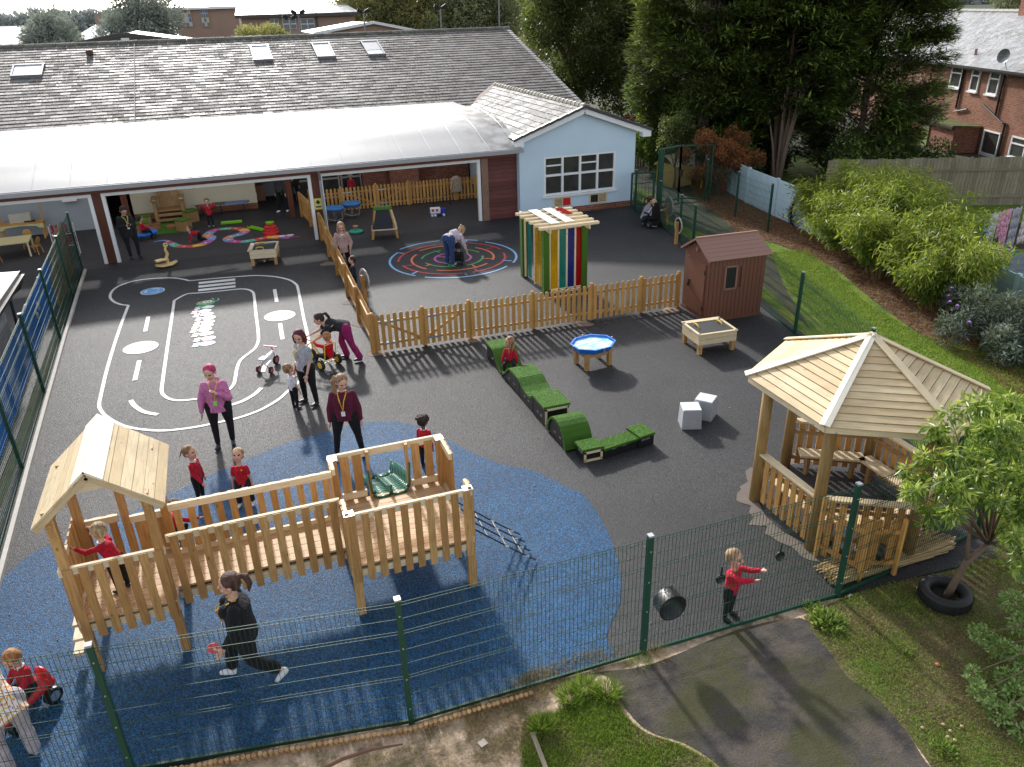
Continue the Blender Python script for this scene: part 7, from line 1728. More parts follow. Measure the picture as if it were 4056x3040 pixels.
# timber edging along the fence, branch, stones, litter
rr0 = empty('log_edging', (0, 6.6, 0), 0, 'row of short split logs edging the soil below the front fence', 'log edging')
mb = MB(); x = -1.9
while x < 2.35:
    y = fy(x)-.09; mb.tube([(x, y, -.02), (x+RN.uniform(-.01, .01), y-.035, .075+RN.uniform(-.01, .01))], .026, 7); x += .058
mb.build_w('logs', wood('split_log', (.36, .20, .08), (.55, .36, .18)), rr0)
mb = MB(); mb.tube([at(690, 1665, .05), at(740, 1640, .1), at(800, 1620, .09), at(870, 1608, .05)], [.02, .022, .018, .01], 6); tag(mb.build('fallen_branch', plain('bark_dark', (.16, .08, .05), .9)), 'crooked brown branch lying on the log edging', 'branch')
mb = MB(); mb.bar(at(1150, 1585, .03), at(1182, 1670, .03), .05, .05); tag(mb.build('old_timber', W_GREY), 'weathered grey timber lying at the edge of the grass patch', 'timber')
for px, py, lb in ((1045, 1518, 'small pale square tile on the sandy soil, nearer the fence'), (1043, 1607, 'small pinkish tile on the sandy soil, farther from the fence')):
    q = at(px, py); mb = MB(); mb.box((0, 0, 0), (.09, .08, .012), Matrix.Rotation(.3, 3, 'Z')); o = mb.build('tile', plain('tile_pale', (.5, .42, .34), .7)); o.location = (q.x, q.y, .01); tag(o, lb, 'tile')
q = at(2025, 1437); mb = MB(); mb.ell((0, 0, 0), (.03, .03, .02), n=10, k=6); o = mb.build('mushroom', plain('toadstool', (.5, .18, .08), .6), smooth=True); o.location = (q.x, q.y, .01); tag(o, 'single orange brown mushroom on the worn grass', 'mushroom')
for i in range(6):
    q = at(2000+[0, 45, 60, 85, 55, 70][i]-8, 1590+[-15, -22, -8, -18, 5, 12][i]); mb = MB(); mb.ell((0, 0, .02), (.022, .022, .012), n=8, k=5); mb.tube([(0, 0, -.01), (0, 0, .015)], .007, 5); o = mb.build('toadstool', plain('toadstool_pale', (.42, .28, .16), .6), smooth=True); o.location = (q.x, q.y, 0); tag(o, 'small tan toadstool in the cluster at the bottom right', 'mushroom', 'cluster of tan toadstools')
mb = MB(); q = at(1800, 1291)
# rolled reed screen and black box by the gazebo
rr1 = empty('rolled_reed_screen', (7.9, 6.62, 0), 0, 'flattened roll of straw coloured reed screening lying beside the gazebo', 'screen'); mb = MB()
for k in range(420):
    t_ = RN.random(); y = 6.52+RN.random()**1.3*(.18+.3*t_)+0; x0 = 6.92+RN.uniform(0, .3)
    mb.bar((x0, y, .02+RN.random()*.14*(1-abs(y-6.68))), (x0+1.6+RN.uniform(-.2, .5), y+RN.uniform(-.06, .1)+.05, .02+RN.random()*.1), .012, .01)
mb.build_w('reeds', wood('reed_straw', (.36, .25, .11), (.58, .44, .24), knots=False), rr1)
q = at(1893, 1205, .15); mb = MB(); mb.box((0, 0, 0), (.3, .2, .13)); mb.box((0, 0, .07), (.32, .22, .03)); o = mb.build('black_box', P_BLACK, bevel=.012); o.location = (7.78, 6.7, .24); o.rotation_euler = (0, 0, .5); tag(o, 'small black plastic box lying on the reed screening', 'box')
q = at(1808+8, 1289); mb = MB(); mb.box((0, 0, 0), (.07, .03, .004), Matrix.Rotation(.2, 3, 'Z')); o = mb.build('litter', P_WHITE); q = at(1830, 1282); o.location = (q.x-.0, q.y-.05, .004); tag(o, 'scrap of white litter on the ground beside the fence post', 'litter')

yard = [(-4.2, 8.2), (3.5, 7.0), (6.9, 6.9), (6.8, 9), (8.4, 11), (12, 14), (12.6, 22), (9, 27.6), (-4.4, 27.6)]
o = blades('yard_litter', 'tiny leaves and crumbs scattered over the playground surface', yard, 520, .035, .02, F_STRAW, .012, lean=6, cat='litter')
# ------------------------------------------------------------------ right hand neighbours
def wall_line(name, label, pts, h, mat, cat='fence', panel=None, cap=True):
    r = empty(name, (pts[0][0], pts[0][1], 0), 0, label, cat)
    for a, b in zip(pts[:-1], pts[1:]):
        A = V3((*a, 0)); B = V3((*b, 0)); L = (B-A).length; n = max(1, int(round(L/1.8)))
        for i in range(n):
            p = A.lerp(B, i/n); q = A.lerp(B, (i+1)/n); mb = MB(); m = 6
            for k in range(m): mb.bar(p+V3((0, 0, h*(k+.5)/m)), q+V3((0, 0, h*(k+.5)/m)), .045, h/m-.006)
            mb.build_w('panel', mat, r); mb = MB(); mb.box((p.x, p.y, h/2+.02), (.11, .11, h+.04)); mb.build_w('post', mat, r)
    return r
CONCB = plain('concrete_blue', (.46, .60, .66), .8, var=.14, scale=2)
wall_line('concrete_fence', 'pale blue painted concrete panel fence below the conifers and bamboo', [(20.2, 29.5), (19.4, 26.3), (18.75, 21.9), (18.45, 19.1), (18.9, 16.5)], 1.35, CONCB)
wall_line('concrete_fence', 'pale teal concrete panel fence behind the buddleia at the right edge', [(19.0, 15.9), (18.3, 13.4), (17.2, 9)], .95, plain('concrete_teal', (.42, .60, .58), .8, var=.1, scale=2))
wall_line('concrete_fence', 'slate grey concrete panel fence between the two back gardens', [(18.9, 15.4), (22.4, 13.2)], .95, plain('concrete_slate', (.22, .25, .32), .8, var=.15, scale=2))
wall_line('concrete_fence', 'red painted panel fence far behind the extension roof', [(19.5, 40.5), (24.5, 39.0)], 1.7, plain('fence_red', (.30, .05, .045), .8))
mb = MB()
for k in range(26): x = 17.0+k*.1; mb.prism(picket_shape(.085, 1.1+.1*math.sin(k)), -.01, .01, Matrix.Translation((x, 37.5-.1*k, 0)) @ Matrix.Rotation(rad(90), 4, 'X'))
tag(mb.build('paling_fence', W_GREY), 'weathered pale paling fence seen past the extension roof', 'fence')
# ivy on the concrete fence
q = V3((18.95, 23.0, 0)); n = 1500; t_ = NR.random(n); P = np.column_stack([18.70+.0*t_, 22.5+.28*np.abs(NR.normal(size=n))*(1-t_)*.9-.0, .15+1.1*t_]); P2 = np.column_stack([np.full(n, 18.62), 22.5+NR.normal(size=n)*.06*(1.3-t_)+.1*np.sin(t_*5)+(NR.random(n) < .35)*NR.normal(size=n)*.35*(1-t_)**2, .1+1.15*t_])
o = leaves('dead_ivy', P2, NR.normal(size=(n, 3)), unit(n), .05, .035, plain('ivy_dead', (.03, .025, .02), .9), None); tag(o, 'dead black ivy climbing the pale blue concrete fence', 'climber')
# wooden garden fence
r = empty('board_fence', (25, 23, 0), 0, 'long weathered vertical board fence in front of the brick house', 'fence'); A = V3((21.5, 24.4, 0)); B = V3((30.5, 20.6, 0)); L = (B-A).length; n = int(L/.13); mb = MB()
for k in range(n): q = A.lerp(B, (k+.5)/n); mb.bar(q, q+V3((0, 0, 1.8+RN.uniform(-.03, .03))), .122, .02, (B-A).cross(V3((0, 0, 1))))
mb.build_w('boards', W_GREY, r); mb = MB(); d_ = V3((B-A).cross(V3((0, 0, 1)))).normalized()*.05
for z in (.35, 1.35): mb.bar(A+d_+V3((0, 0, z)), B+d_+V3((0, 0, z)), .05, .08)
mb.build_w('rail', W_GREY, r)
# washing
r = empty('washing_line', (21.5, 17, 0), 0, 'washing line strung across the neighbouring back garden', 'washing line'); mb = MB()
La, Lb = at(2130, 466, 1.9), at(2330, 418, 1.9); mb.tube([La, La.lerp(Lb, .5)-V3((0, 0, .06)), Lb], .006, 4); mb.build_w('line', P_STEEL, r); mb = MB(); mb.tube([(La.x, La.y, 0), tuple(La)], .03, 8); mb.tube([(Lb.x, Lb.y, 0), tuple(Lb)], .03, 8); mb.build_w('post', P_STEEL, r)
def garment(t_, w_, h, col, label, nm='laundry'):
    q = La.lerp(Lb, t_); d = (Lb-La).normalized(); n = 10; mb = MB(); rows = []
    for j in range(6):
        row = []
        for i in range(n+1):
            u = (i/n-.5)*w_*(1-.12*j/5); off = math.sin(i*1.9+j*.3+t_*9)*.03*(.3+j/5); row.append(q+d*u+V3((-d.y, d.x, 0))*off-V3((0, 0, h*j/5+.03*math.sin(i*1.1))))
        rows.append(row)
    for a, b in zip(rows[:-1], rows[1:]):
        for i in range(n): mb.face([a[i], b[i], b[i+1], a[i+1]], None, .5)
    o = mb.build(nm, cloth('wash_%02x%02x' % (int(col[0]*255), int(col[1]*255)), col), smooth=True); s = o.modifiers.new('s', 'SOLIDIFY'); s.thickness = .012; tag(o, label, 'laundry')
garment(.1, .42, 1.35, (.6, .6, .62), 'pale grey sheet at the left end of the washing line'); garment(.2, .5, .75, (.75, .36, .5), 'pink pyjama top pegged left of the pink trousers'); garment(.235, .36, 1.2, (.72, .34, .48), 'pink pyjama trousers hanging on the washing line'); garment(.33, .4, 1.45, (.42, .4, .46), 'grey trousers hanging right of the pink pyjamas'); garment(.46, .5, 1.1, (.75, .66, .66), 'pale pink towel at the right end of the washing line')
q0 = at(2125, 500, .75); q1 = at(2190, 545, .02); r = empty('garden_slide', (q1.x, q1.y, 0), 0, 'small turquoise plastic slide on the neighbouring lawn', 'slide'); mb = MB(); d = (q1-q0); s_ = V3((-d.y, d.x, 0)).normalized()*.2
P = [q0.lerp(q1, t_)+V3((0, 0, .08*math.sin(t_*6.28))) for t_ in [i/10 for i in range(11)]]
for a, b in zip(P[:-1], P[1:]):
    for u0, v0, u1, v1 in ((-1, .1, -.8, 0), (-.8, 0, .8, 0), (.8, 0, 1, .1)): mb.face([a+s_*u0+V3((0, 0, v0)), b+s_*u0+V3((0, 0, v0)), b+s_*u1+V3((0, 0, v1)), a+s_*u1+V3((0, 0, v1))], None, .5)
o = mb.build_w('chute', plain('slide_turq', (.04, .42, .33), .35), r); mb = MB()
for sx in (-1, 1): mb.tube([q0+s_*sx, V3((q0.x+s_.x*sx, q0.y+s_.y*sx, 0))-V3((d.x, d.y, 0)).normalized()*.15], .02, 6)
mb.build_w('leg', plain('slide_turq', 0), r)
# brick house on the right
dv = ray(1051, 11); wd = V3((dv.x, dv.y, 0)).normalized(); W0 = at(2157, 345); nrm_ = V3((-wd.y, wd.x, 0)); 
if nrm_.x > 0: nrm_ = -nrm_       # faces the nursery
hs = empty('brick_house', (W0.x, W0.y, 0), 0, 'two storey red brick house with pale slate roof beyond the garden fence', 'house')
def hw(px, py):
    d = ray(px, py); t = (W0-V3((0, 0, CAM_H))).dot(nrm_)/d.dot(nrm_); p = V3((0, 0, CAM_H))+d*t; return ((p-W0).dot(-wd), p.z)       # s to the right (nearer), z
def HP(s, z, off=0): return W0-wd*s+V3((0, 0, z))+nrm_*off
c8 = cr(3300, 0, 2.181)
EZ = hw(2170, 152)[1]; S0, S1 = -17.0, 8.0
RH = Matrix((-wd, -nrm_, V3((0, 0, 1)))).transposed()
mb = MB(); mb.box(HP((S0+S1)/2, EZ/2, -.15), (S1-S0, .3, EZ), RH, wall=True); n0 = len(mb.uv)
# brick uv along the wall
W_ = mb
b_ = mb.build_w('wall', B_ORANGE, hs)
me = b_.data; uvd = me.uv_layers[0].data
for l in me.loops: v = me.vertices[l.vertex_index].co; uvd[l.index].uv = (v.dot(-wd), v.z)
mb = MB(); mb.box(HP((S0+S1)/2, EZ/2, -7.5), (S1-S0, .3, EZ), RH, wall=True)
for s in (S0, S1): mb.box(HP(s, EZ/2, -3.8), (.3, 7.4, EZ), RH, wall=True)
mb.build_w('side_wall', B_ORANGE, hs)
RZ_ = EZ+2.35; mb = MB()
for sg in (0, 1):
    n = 16
    for j in range(n):
        t_ = (j+.5)/n; off = .35-(3.8+.35)*t_ if sg == 0 else -7.95+(3.8+.35)*t_; z = EZ+.02+(RZ_-EZ)*t_; ang = math.atan2(RZ_-EZ, 4.15)*(1 if sg == 0 else -1)
        m_ = 64 if sg == 0 else 4
        for i in range(m_):
            s = S0-.2+(S1-S0+.4)*(i+.5+(.5 if j % 2 and m_ > 10 else 0))/m_; mb.box(HP(s, z+RN.uniform(-.005, .005), off), ((S1-S0+.4)/m_*.985, 4.78/n*1.1, .025), RH @ Matrix.Rotation(ang*-1*-1, 3, 'X'))
rf_ = mb.build_w('roof', M_SLATE, hs)
mb = MB(); i = 0; s = S0
while s < S1: mb.tube([HP(s, RZ_+.05, -3.8), HP(s+.43, RZ_+.06, -3.8)], .11, 8); s += .45
x = mb.build_w('ridge', plain('ridge_grey', (.3, .29, .28), .7), hs)
sC = hw(*c8(1180, 60))[0]; mb = MB(); mb.box(HP(sC-1.0, RZ_+.6, -3.8), (.9, .6, 1.5), RH, wall=True); ch = mb.build_w('chimney', B_RED, hs)
mb = MB(); mb.box(HP((S0+S1)/2, EZ-.02, .38), (S1-S0+.4, .11, .1), RH); mb.box(HP((S0+S1)/2, EZ-.12, .2), (S1-S0+.3, .35, .04), RH); mb.build_w('gutter', P_BLACK, hs)
def house_window(a, b, label=None, door=False):
    (s0, z1), (s1, z0) = hw(*c8(*a)), hw(*c8(*b)); w_, h_ = s1-s0, z1-z0; sm, zm = (s0+s1)/2, (z0+z1)/2; mb = MB()
    for ds, dz, sx, sz in ((-w_/2, 0, .07, h_), (w_/2, 0, .07, h_), (0, h_/2, w_+.07, .07), (0, -h_/2, w_+.07, .07), (0, (h_*.18 if not door else -h_*.3), w_, .06)): mb.box(HP(sm+ds, zm+dz, .02), (sx, .1, sz), RH)
    if not door: mb.box(HP(sm, z0-.07, .06), (w_+.2, .16, .07), RH)
    else: mb.box(HP(sm, z0+h_*.1, .02), (w_, .05, h_*.2), RH)
    f = mb.build_w('door' if door else 'window', P_WHITE, hs); mb = MB(); mb.box(HP(sm, zm, .005), (w_-.05, .02, h_-.05), RH); g_ = mb.build_w('pane', P_GLASS, hs); g_.parent = f
house_window((1045, 570), (1095, 760)); house_window((1222, 592), (1245, 790)); house_window((1375, 618), (1415, 820)); house_window((1560, 1180), (1640, 1380)); house_window((1315, 1125), (1395, 1400), door=True)
for a, b, sd2 in (((1145, 560), (1075, 940), 0), ((1490, 610), (1425, 1000), 1), ((1480, 1060), (1440, 1400), 2)):
    p, q = hw(*c8(*a)), hw(*c8(*b)); s = (p[0]+q[0])/2; mb = MB(); mb.tube([HP(s, p[1], .07), HP(s, q[1], .07)], .055, 8); mb.build_w('downpipe', P_BLACK, hs)
p, q = hw(*c8(1300, 900)), hw(*c8(1480, 1070)); mb = MB(); mb.tube([HP(p[0], p[1], .07), HP(q[0], q[1], .07)], .04, 8); mb.build_w('waste_pipe', P_BLACK, hs); mb = MB(); mb.tube([HP(*hw(*c8(1060, 965)), .08), HP(*hw(*c8(1170, 945)), .08)], .045, 8); mb.build_w('waste_pipe', P_BLACK, hs)
s, z = hw(*c8(1575, 485)); sdh = empty('satellite_dish', HP(s, z, .5), 0, 'round grey satellite dish on a pole above the gutter of the brick house', 'satellite dish'); mb = MB(); Rm = (nrm_+V3((-.5, -.4, .25))).to_track_quat('Z', 'Y').to_matrix(); mb.lathe([(0, 0), (.12, .01), (.24, .05), (.32, .1)], 20, rot=Rm); mb.build('dish', P_GREY, sdh, smooth=True); mb = MB(); mb.tube([(0, 0, -.05), tuple(V3((0, 0, -.9))-nrm_*.35)], .018, 6); mb.tube([(0, 0, 0), tuple(Rm @ V3((0, 0, .35)))], .012, 6); mb.build('pole', P_STEEL, sdh)
s, z = hw(*c8(1155, 470)); mb = MB(); mb.tube([HP(s, z-.35, -.45), HP(s, z+.25, -.45)], .07, 10); mb.build_w('flue', plain('flue_red', (.35, .2, .2), .6), hs)
# outhouse
(s0, z1), (s1, z0) = hw(*c8(930, 1100)), hw(*c8(1285, 1095)); lt = empty('outhouse', HP((s0+s1)/2, 0), 0, 'low brick outhouse with mossy flat roof and green door against the house', 'outhouse'); s0 -= 3.0; hl = z0*.98
mb = MB(); mb.box(HP((s0+s1)/2, hl/2, .7), (s1-s0, 1.3, hl), RH, wall=True); lo_ = mb.build_w('wall', B_RED, lt)
for l in lo_.data.loops: v = lo_.data.vertices[l.vertex_index].co; lo_.data.uv_layers[0].data[l.index].uv = (v.dot(-wd)+v.dot(nrm_), v.z)
mb = MB(); mb.box(HP((s0+s1)/2, hl+.04, .75), (s1-s0+.2, 1.6, .09), RH @ Matrix.Rotation(-.05, 3, 'X')); mb.build_w('roof', ground_mix('moss_roof', [(.10, .09, .05), (.16, .17, .03)], [3], .9, .6, 20), lt)
mb = MB(); sdq = hw(*c8(975, 1250))[0]+.15; mb.box(HP(sdq, hl*.43, 1.38), (.8, .06, hl*.86), RH); mb.build_w('door', plain('door_green', (.20, .22, .08), .7, var=.3), lt)
mb = MB(); mb.box(HP((s0+s1)/2, hl-.02, 1.52), (s1-s0+.2, .09, .1), RH); mb.build_w('gutter', P_BLACK, lt)
# yellow plastic playhouse and red slide beyond the gates
r = empty('plastic_playhouse', (18.6, 30.6, 0), rad(20), 'pale yellow plastic playhouse with cream pitched roof behind the gates', 'playhouse'); mb = MB()
for k in range(8): mb.box((-.5+k*.145, -.5, .45), (.13, .05, .9)); mb.box((-.5+k*.145, .5, .45), (.13, .05, .9)); mb.box((-.56, -.44+k*.125, .5), (.05, .115, 1.0)); mb.box((.56, -.44+k*.125, .5), (.05, .115, 1.0))
mb.build('wall', plain('play_yellow', (.62, .44, .16), .5), r); mb = MB()
for sg in (-1, 1): mb.box((0, sg*.3, 1.12), (1.35, .75, .04), Matrix.Rotation(-sg*.62, 3, 'X'))
mb.build('roof', plain('play_cream', (.72, .62, .42), .5), r)
r = empty('plastic_slide', (19.5, 29.4, 0), rad(200), 'red plastic slide beside the yellow playhouse', 'slide'); mb = MB()
for k in range(6): t_ = k/6; mb.box((0, t_*1.1, .75-.7*t_), (.42, .26, .04), Matrix.Rotation(-.55, 3, 'X'))
for sx in (-.2, .2): mb.bar((sx, -.05, .85), (sx, 1.1, .12), .04, .12)
mb.build('chute', P_RED, r); mb = MB(); mb.bar((-.2, -.1, 0), (-.2, -.05, .8), .05, .05); mb.bar((.2, -.1, 0), (.2, -.05, .8), .05, .05); mb.build('leg', P_YEL, r)

# ------------------------------------------------------------------ far background
def far_house(label, cx, cy, wx, wy, eave, ridge, rz_, roofm, wallm=None, wins=3, hip=.25, group='brick houses far behind the school roof', chimney=True):
    r = empty('far_house', (cx, cy, 0), rz_, label, 'house', group); mb = MB()
    for x, y, sx, sy in ((0, -wy/2, wx, .3), (0, wy/2, wx, .3), (-wx/2, 0, .3, wy), (wx/2, 0, .3, wy)): mb.box((x, y, eave/2), (sx, sy, eave), wall=True)
    mb.build('wall', wallm or B_FAR, r); mb = MB(); h = hip*wx; e = .4; a, b, c_, d = (-wx/2-e, -wy/2-e, eave), (wx/2+e, -wy/2-e, eave), (wx/2+e, wy/2+e, eave), (-wx/2-e, wy/2+e, eave); p, q = (-wx/2-e+h, 0, ridge), (wx/2+e-h, 0, ridge)
    mb.face([a, b, q, p]); mb.face([c_, d, p, q]); mb.face([b, c_, q]); mb.face([d, a, p]); mb.face([d, c_, b, a]); mb.build('roof', roofm, r)
    for k in range(wins):
        for z in (eave*.75, eave*.3):
            x = -wx/2+wx*(k+.5)/wins; mb = MB(); mb.box((x, -wy/2-.17, z), (1.1, .1, 1.15)); f = mb.build('window', P_WHITE, r); mb = MB(); mb.box((x-.26, -wy/2-.23, z), (.42, .02, .95)); mb.box((x+.26, -wy/2-.23, z), (.42, .02, .95)); g_ = mb.build('pane', FARGL, r); g_.parent = f
    if chimney: mb = MB(); mb.box((p[0]+.5, 0, ridge+.4), (.9, .6, 1.6), wall=True); mb.build('chimney', plain('far_chimney', (.28, .2, .17), .9), r)
FARGL = plain('far_glass', (.16, .17, .18), .3); RWHT = plain('far_roof_bright', (.80, .80, .80), .3, 0, .7, var=.04, scale=.4); RGRY = plain('far_roof_grey', (.30, .30, .31), .6, scale=.5); RDRK = plain('far_fascia', (.07, .06, .055), .7); CREAMW = plain('far_brick_plain', (.34, .23, .18), .9, var=.15, scale=.6)  # most far colours here are paled to carry the haze
far_house('leftmost far brick house with bright hipped roof', -20.5, 108, 11, 9, 4.7, 6.6, rad(-22), RWHT)
far_house('far brick house with bright roof left of the dark round tree', -10.5, 128, 9, 8, 4.6, 6.4, rad(-15), RWHT, wins=3)
far_house('long grey roofed far terrace between the two left trees', -2.5, 150, 15, 9, 4.3, 6.2, rad(4), RGRY, wins=5, hip=0)
far_house('grey roofed far house just left of the hall with coloured glass', 13.2, 152, 7, 9, 5.2, 7.9, rad(2), RGRY, wins=2, hip=0)
far_house('dark roofed house at the right end of the brick hall', 47.5, 128, 9, 9, 5.8, 8.6, rad(-10), RDRK, wins=2, hip=0)
def slab(label, pts, z, t_=.35, base=0):
    r0_ = at(*pts[0], z); r = empty('flat_roof_block', (r0_.x, r0_.y, 0), 0, label, 'building', 'low flat roofed school blocks'); P = [at(px, py, z) for px, py in pts]; c_ = sum(P, V3())/len(P)
    if (P[1]-P[0]).cross(P[2]-P[1]).z < 0: P = P[::-1]
    mb = MB(); mb.prism([(p.x, p.y) for p in P], z-.05, z); mb.build_w('roof', RWHT, r); mb = MB(); mb.prism([(c_.x+(p.x-c_.x)*.985, c_.y+(p.y-c_.y)*.985) for p in P], z-t_, z-.05); mb.build_w('fascia', RDRK, r)
    mb = MB(); mb.prism([(c_.x+(p.x-c_.x)*.95, c_.y+(p.y-c_.y)*.95) for p in P], base, z-t_); mb.build_w('wall', RDRK, r)
slab('nearest low school block with bright flat roof and dark gable, at the left', [(255, 74), (380, 84), (416, 77), (335, 66)], 4.4, 1.4); slab('middle low school block with bright flat roof', [(352, 66), (452, 77), (492, 73), (398, 61)], 4.6, .5); slab('farthest low school block with bright flat roof', [(428, 60), (512, 69), (560, 66), (480, 56)], 4.5, .4)
# dark gable on the left of them
A = at(167, 95, 3.6); B = at(268, 75, 5.0); C_ = at(415, 97, 3.6)
r = empty('timber_gable_block', (B.x, B.y, 0), 0, 'dark timber clad school block with shallow gable and small white sign', 'building'); mb = MB(); Y = 68.0; a, b, c_ = aty(167, 95, Y), aty(268, 75, Y), aty(415, 93, Y); mb.face([(a.x, Y, 0), (c_.x, Y, 0), tuple(c_), tuple(b), tuple(a)]); mb.face([tuple(a), tuple(b), (b.x, Y+14, b.z), (a.x, Y+14, a.z)]); mb.build_w('wall', plain('far_timber', (.10, .085, .08), .8), r)
mb = MB(); mb.face([tuple(b), tuple(c_), (c_.x, Y+14, c_.z), (b.x, Y+14, b.z)]); mb.build_w('roof', RWHT, r); mb = MB(); mb.bar(a, b, .1, .3); mb.bar(b, c_, .1, .3); mb.build_w('fascia', RDRK, r); mb = MB(); q = aty(271, 89, Y-.05); mb.box(q, (.55, .05, .4)); mb.build_w('sign', P_WHITE, r)
# big hall with coloured glass
r = empty('school_hall', (25, 122, 0), 0, 'large brick school hall with bright roof and tall windows of coloured glass', 'building'); Y = 122
a = aty(375, 17, Y); b = aty(697, 8, Y); mb = MB(); mb.box(((a.x+b.x)/2, Y+4, a.z/2), (b.x-a.x, 8, a.z), wall=True); mb.build_w('wall', CREAMW, r)
mb = MB(); mb.face([(a.x-.4, Y-.6, a.z), (b.x+.4, Y-.6, a.z+.05), (b.x+.4, Y+13, a.z+2.4), (a.x-.4, Y+13, a.z+2.4)]); mb.bar((a.x-.4, Y-.55, a.z-.15), (b.x+.4, Y-.55, a.z-.1), .2, .3); mb.build_w('roof', RWHT, r)
for px0, px1 in ((389, 417), (431, 454)):
    p0, p1 = aty(px0, 20, Y), aty(px1, 58, Y); mb = MB(); mb.box(((p0.x+p1.x)/2, Y-.1, (p0.z+p1.z)/2), (p1.x-p0.x, .2, p0.z-p1.z)); f = mb.build_w('window', plain('far_frame', (.5, .5, .5), .5), r)
    for i in range(3):
        for j in range(4):
            cc_ = [(.16, .17, .18), (.16, .17, .18), (.62, .45, .12), (.10, .15, .42), (.45, .46, .4)][RN.choice([0, 0, 1, 2, 3, 4])]
            mb = MB(); w_ = (p1.x-p0.x)/3; h_ = (p0.z-p1.z)/4; mb.box((p0.x+w_*(i+.5), Y-.22, p1.z+h_*(j+.5)), (w_*.82, .04, h_*.85)); g_ = mb.build_w('pane', plain('far_pane_%d' % int(cc_[0]*100), cc_, .4), r); g_.parent = f
for px in (612, 668, 725):
    p = aty(px, 16, Y); 
    if p.x < b.x: mb = MB(); mb.box((p.x, Y-.1, p.z-.2), (1.8, .1, .6)); mb.build_w('high_window', FARGL, r)
# classroom block
r = empty('classroom_block', (30, 92, 0), 0, 'long brick classroom block with bright low roof and white framed windows', 'building'); Y = 92
a = aty(520, 33, Y); b = aty(765, 26, Y); mb = MB(); mb.box(((a.x+b.x)/2, Y+3, a.z/2), (b.x-a.x, 6, a.z), wall=True); mb.build_w('wall', CREAMW, r)
mb = MB(); mb.face([(a.x-.6, Y-.7, a.z), (b.x+.4, Y-.7, b.z), (b.x+.1, Y+6.5, b.z+.9), (a.x, Y+6.5, a.z+.9)]); mb.build_w('roof', RWHT, r); mb = MB(); mb.bar((a.x-.6, Y-.65, a.z-.18), (b.x+.4, Y-.65, b.z-.18), .15, .28); mb.build_w('fascia', RDRK, r)
for px0, px1 in ((583, 604), (609, 641), (648, 680)):
    p0, p1 = aty(px0, 41, Y), aty(px1, 63, Y); w_ = p1.x-p0.x; h_ = p0.z-p1.z; mb = MB(); mb.box(((p0.x+p1.x)/2, Y-.05, (p0.z+p1.z)/2), (w_, .2, h_)); f = mb.build_w('window', P_WHITE, r)
    for i in range(2):
        for j in range(2): mb = MB(); mb.box((p0.x+w_*(i+.5)/2, Y-.17, p1.z+h_*(j+.5)/2), (w_*.44, .04, h_*.42)); g_ = mb.build_w('pane', FARGL, r); g_.parent = f
p = aty(684, 45, Y); mb = MB(); mb.bar((p.x, Y-.1, .2), (p.x, Y-.1, p.z+.9), .15, .15); mb.build_w('downpipe', RDRK, r)
# low gable
r = empty('porch_block', (28, 64, 0), 0, 'low brick block with shallow white edged gable behind the roof ridge', 'building'); Y = 66; a, b, c_ = aty(677, 73, Y), aty(806, 49, Y), aty(905, 68, Y)
mb = MB(); mb.face([(a.x, Y, 0), (c_.x, Y, 0), tuple(c_), tuple(b), tuple(a)]); mb.build_w('wall', CREAMW, r); mb = MB(); mb.face([tuple(a+V3((0, -.3, 0))), tuple(b+V3((0, -.3, 0))), (b.x, Y+9, b.z), (a.x, Y+9, a.z)]); mb.face([tuple(b+V3((0, -.3, 0))), tuple(c_+V3((0, -.3, 0))), (c_.x, Y+9, c_.z), (b.x, Y+9, b.z)]); mb.bar(a+V3((0, -.3, 0)), b+V3((0, -.3, 0)), .1, .2); mb.bar(b+V3((0, -.3, 0)), c_+V3((0, -.3, 0)), .1, .2); mb.build_w('roof', RWHT, r)
# flood light poles
for px, top, Y, lb in ((626, 42, 58, 'grey floodlight pole in front of the classroom windows, shorter one'), (644, 31, 58, 'grey floodlight pole in front of the classroom windows, taller one'), (785, 28, 62, 'grey lamp pole at the right end of the classroom block'), (951, 19, 60, 'pale twin headed lamp pole in front of the golden trees'), (1077, -6, 64, 'pale lamp pole at the left edge of the big dark tree')):
    q = aty(px, top, Y); r = empty('lamp_pole', (q.x, Y, 0), 0, lb, 'lamp pole'); mb = MB(); mb.tube([(0, 0, 0), (0, 0, q.z)], [.09, .05], 8); mb.build('pole', P_GREY, r)
    mb = MB(); mb.box((-.28, 0, q.z+.12), (.35, .2, .22), Matrix.Rotation(.5, 3, 'Y')); mb.box((.28, 0, q.z+.12), (.35, .2, .22), Matrix.Rotation(-.5, 3, 'Y')); mb.bar((-.3, 0, q.z), (.3, 0, q.z), .05, .05); mb.build('lamp_head', P_DARK, r)
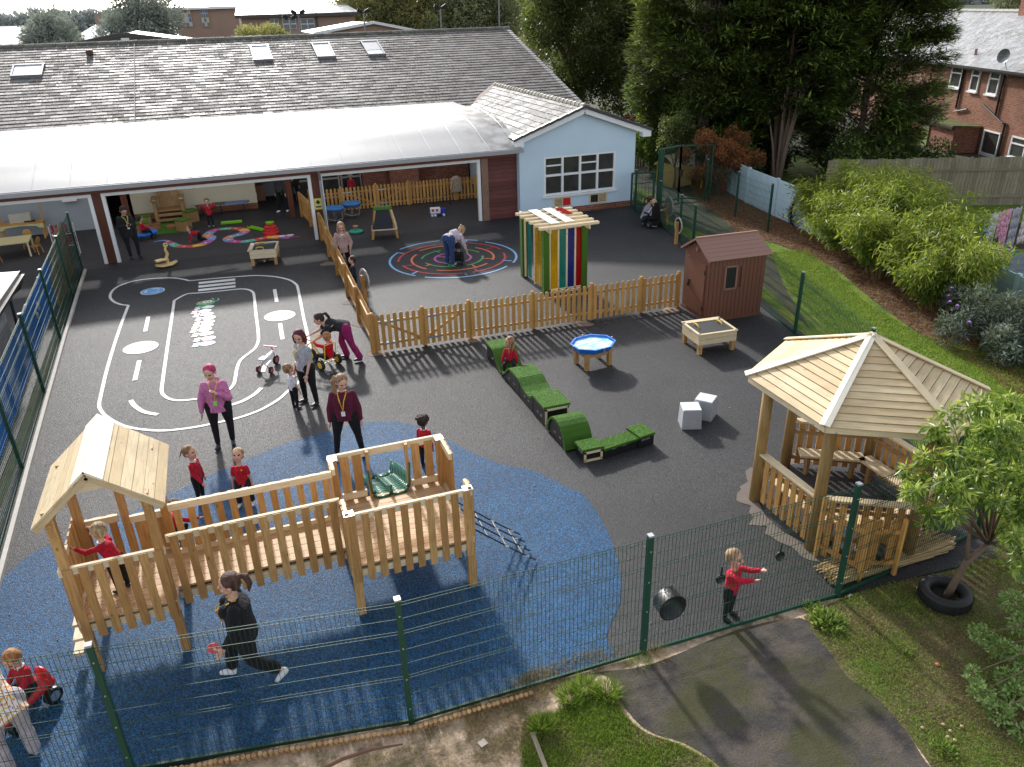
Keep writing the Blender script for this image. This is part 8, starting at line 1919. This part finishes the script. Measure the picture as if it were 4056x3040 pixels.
# trees of the background
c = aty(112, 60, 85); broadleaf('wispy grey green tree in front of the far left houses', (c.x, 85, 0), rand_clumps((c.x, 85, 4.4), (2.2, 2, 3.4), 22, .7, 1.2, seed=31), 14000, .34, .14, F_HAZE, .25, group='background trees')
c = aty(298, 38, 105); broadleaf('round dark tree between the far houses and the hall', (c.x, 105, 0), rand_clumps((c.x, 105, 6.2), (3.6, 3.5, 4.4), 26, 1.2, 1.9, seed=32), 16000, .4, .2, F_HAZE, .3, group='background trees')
c = aty(572, 62, 70); broadleaf('light green tree in front of the classroom block', (c.x, 70, 0), rand_clumps((c.x, 70, 4.2), (2.6, 2, 1.9), 18, .6, 1.0, seed=33), 12000, .26, .11, F_MIDG, .2, group='background trees')
for i, (px, Y, z, R_, m, lb) in enumerate(((800, 98, 6, 5.0, F_MIDG, 'golden green tree directly right of the classroom block'), (880, 100, 6.4, 5.5, F_MID, 'olive green tree second in the row behind the ridge'), (960, 96, 6.2, 5.2, F_MIDG, 'yellowish tree third in the row behind the ridge'), (1040, 92, 6.0, 5.0, F_MID, 'green tree fourth in the row next to the big dark tree'))):
    c = aty(px, 40, Y); broadleaf(lb, (c.x, Y, 0), rand_clumps((c.x, Y, z), (R_, 4, 5.0), 26, 1.4, 2.2, seed=50+i), 15000, .36, .19, m, .3, group='background trees')
c = aty(905, 58, 66); broadleaf('small light green bush just over the roof ridge', (c.x, 66, 0), rand_clumps((c.x, 66, 3.6), (2.4, 2, 1.4), 12, .6, .9, seed=60), 8000, .22, .1, F_MID, .15, name='bush', cat='bush')
c = aty(212, 88, 66); broadleaf('pale yellow green shrub in front of the far terrace', (at(395/1.0, 0, 7).x if 0 else c.x+3.0, 80, 0), rand_clumps((c.x+4.6, 82, 3.4), (2.4, 1.5, .9), 8, .5, .8, seed=61), 4000, .25, .12, F_MIDG, .1, name='bush', cat='bush')
c = aty(2190, 2, 60); broadleaf('light green tree showing over the ridge of the brick house', (c.x, 60, 0), rand_clumps((c.x, 60, 8), (4, 3, 3), 14, 1, 1.6, seed=62), 7000, .3, .16, F_MID, .3)
# far wooded hills: one mass
pts = []
for k in range(420):
    x = -420+k*2.4; h = 9+5*mnoise.noise(V3((k*.11, 3, 0)))+3*mnoise.noise(V3((k*.6, 0, 0))); pts.append((x, 420+20*mnoise.noise(V3((k*.2, 9, 0))), h*.35, 3.6, 5, h*.5+1.5))
P, u, k_, rr_ = blob_points(pts, 90000, .5)
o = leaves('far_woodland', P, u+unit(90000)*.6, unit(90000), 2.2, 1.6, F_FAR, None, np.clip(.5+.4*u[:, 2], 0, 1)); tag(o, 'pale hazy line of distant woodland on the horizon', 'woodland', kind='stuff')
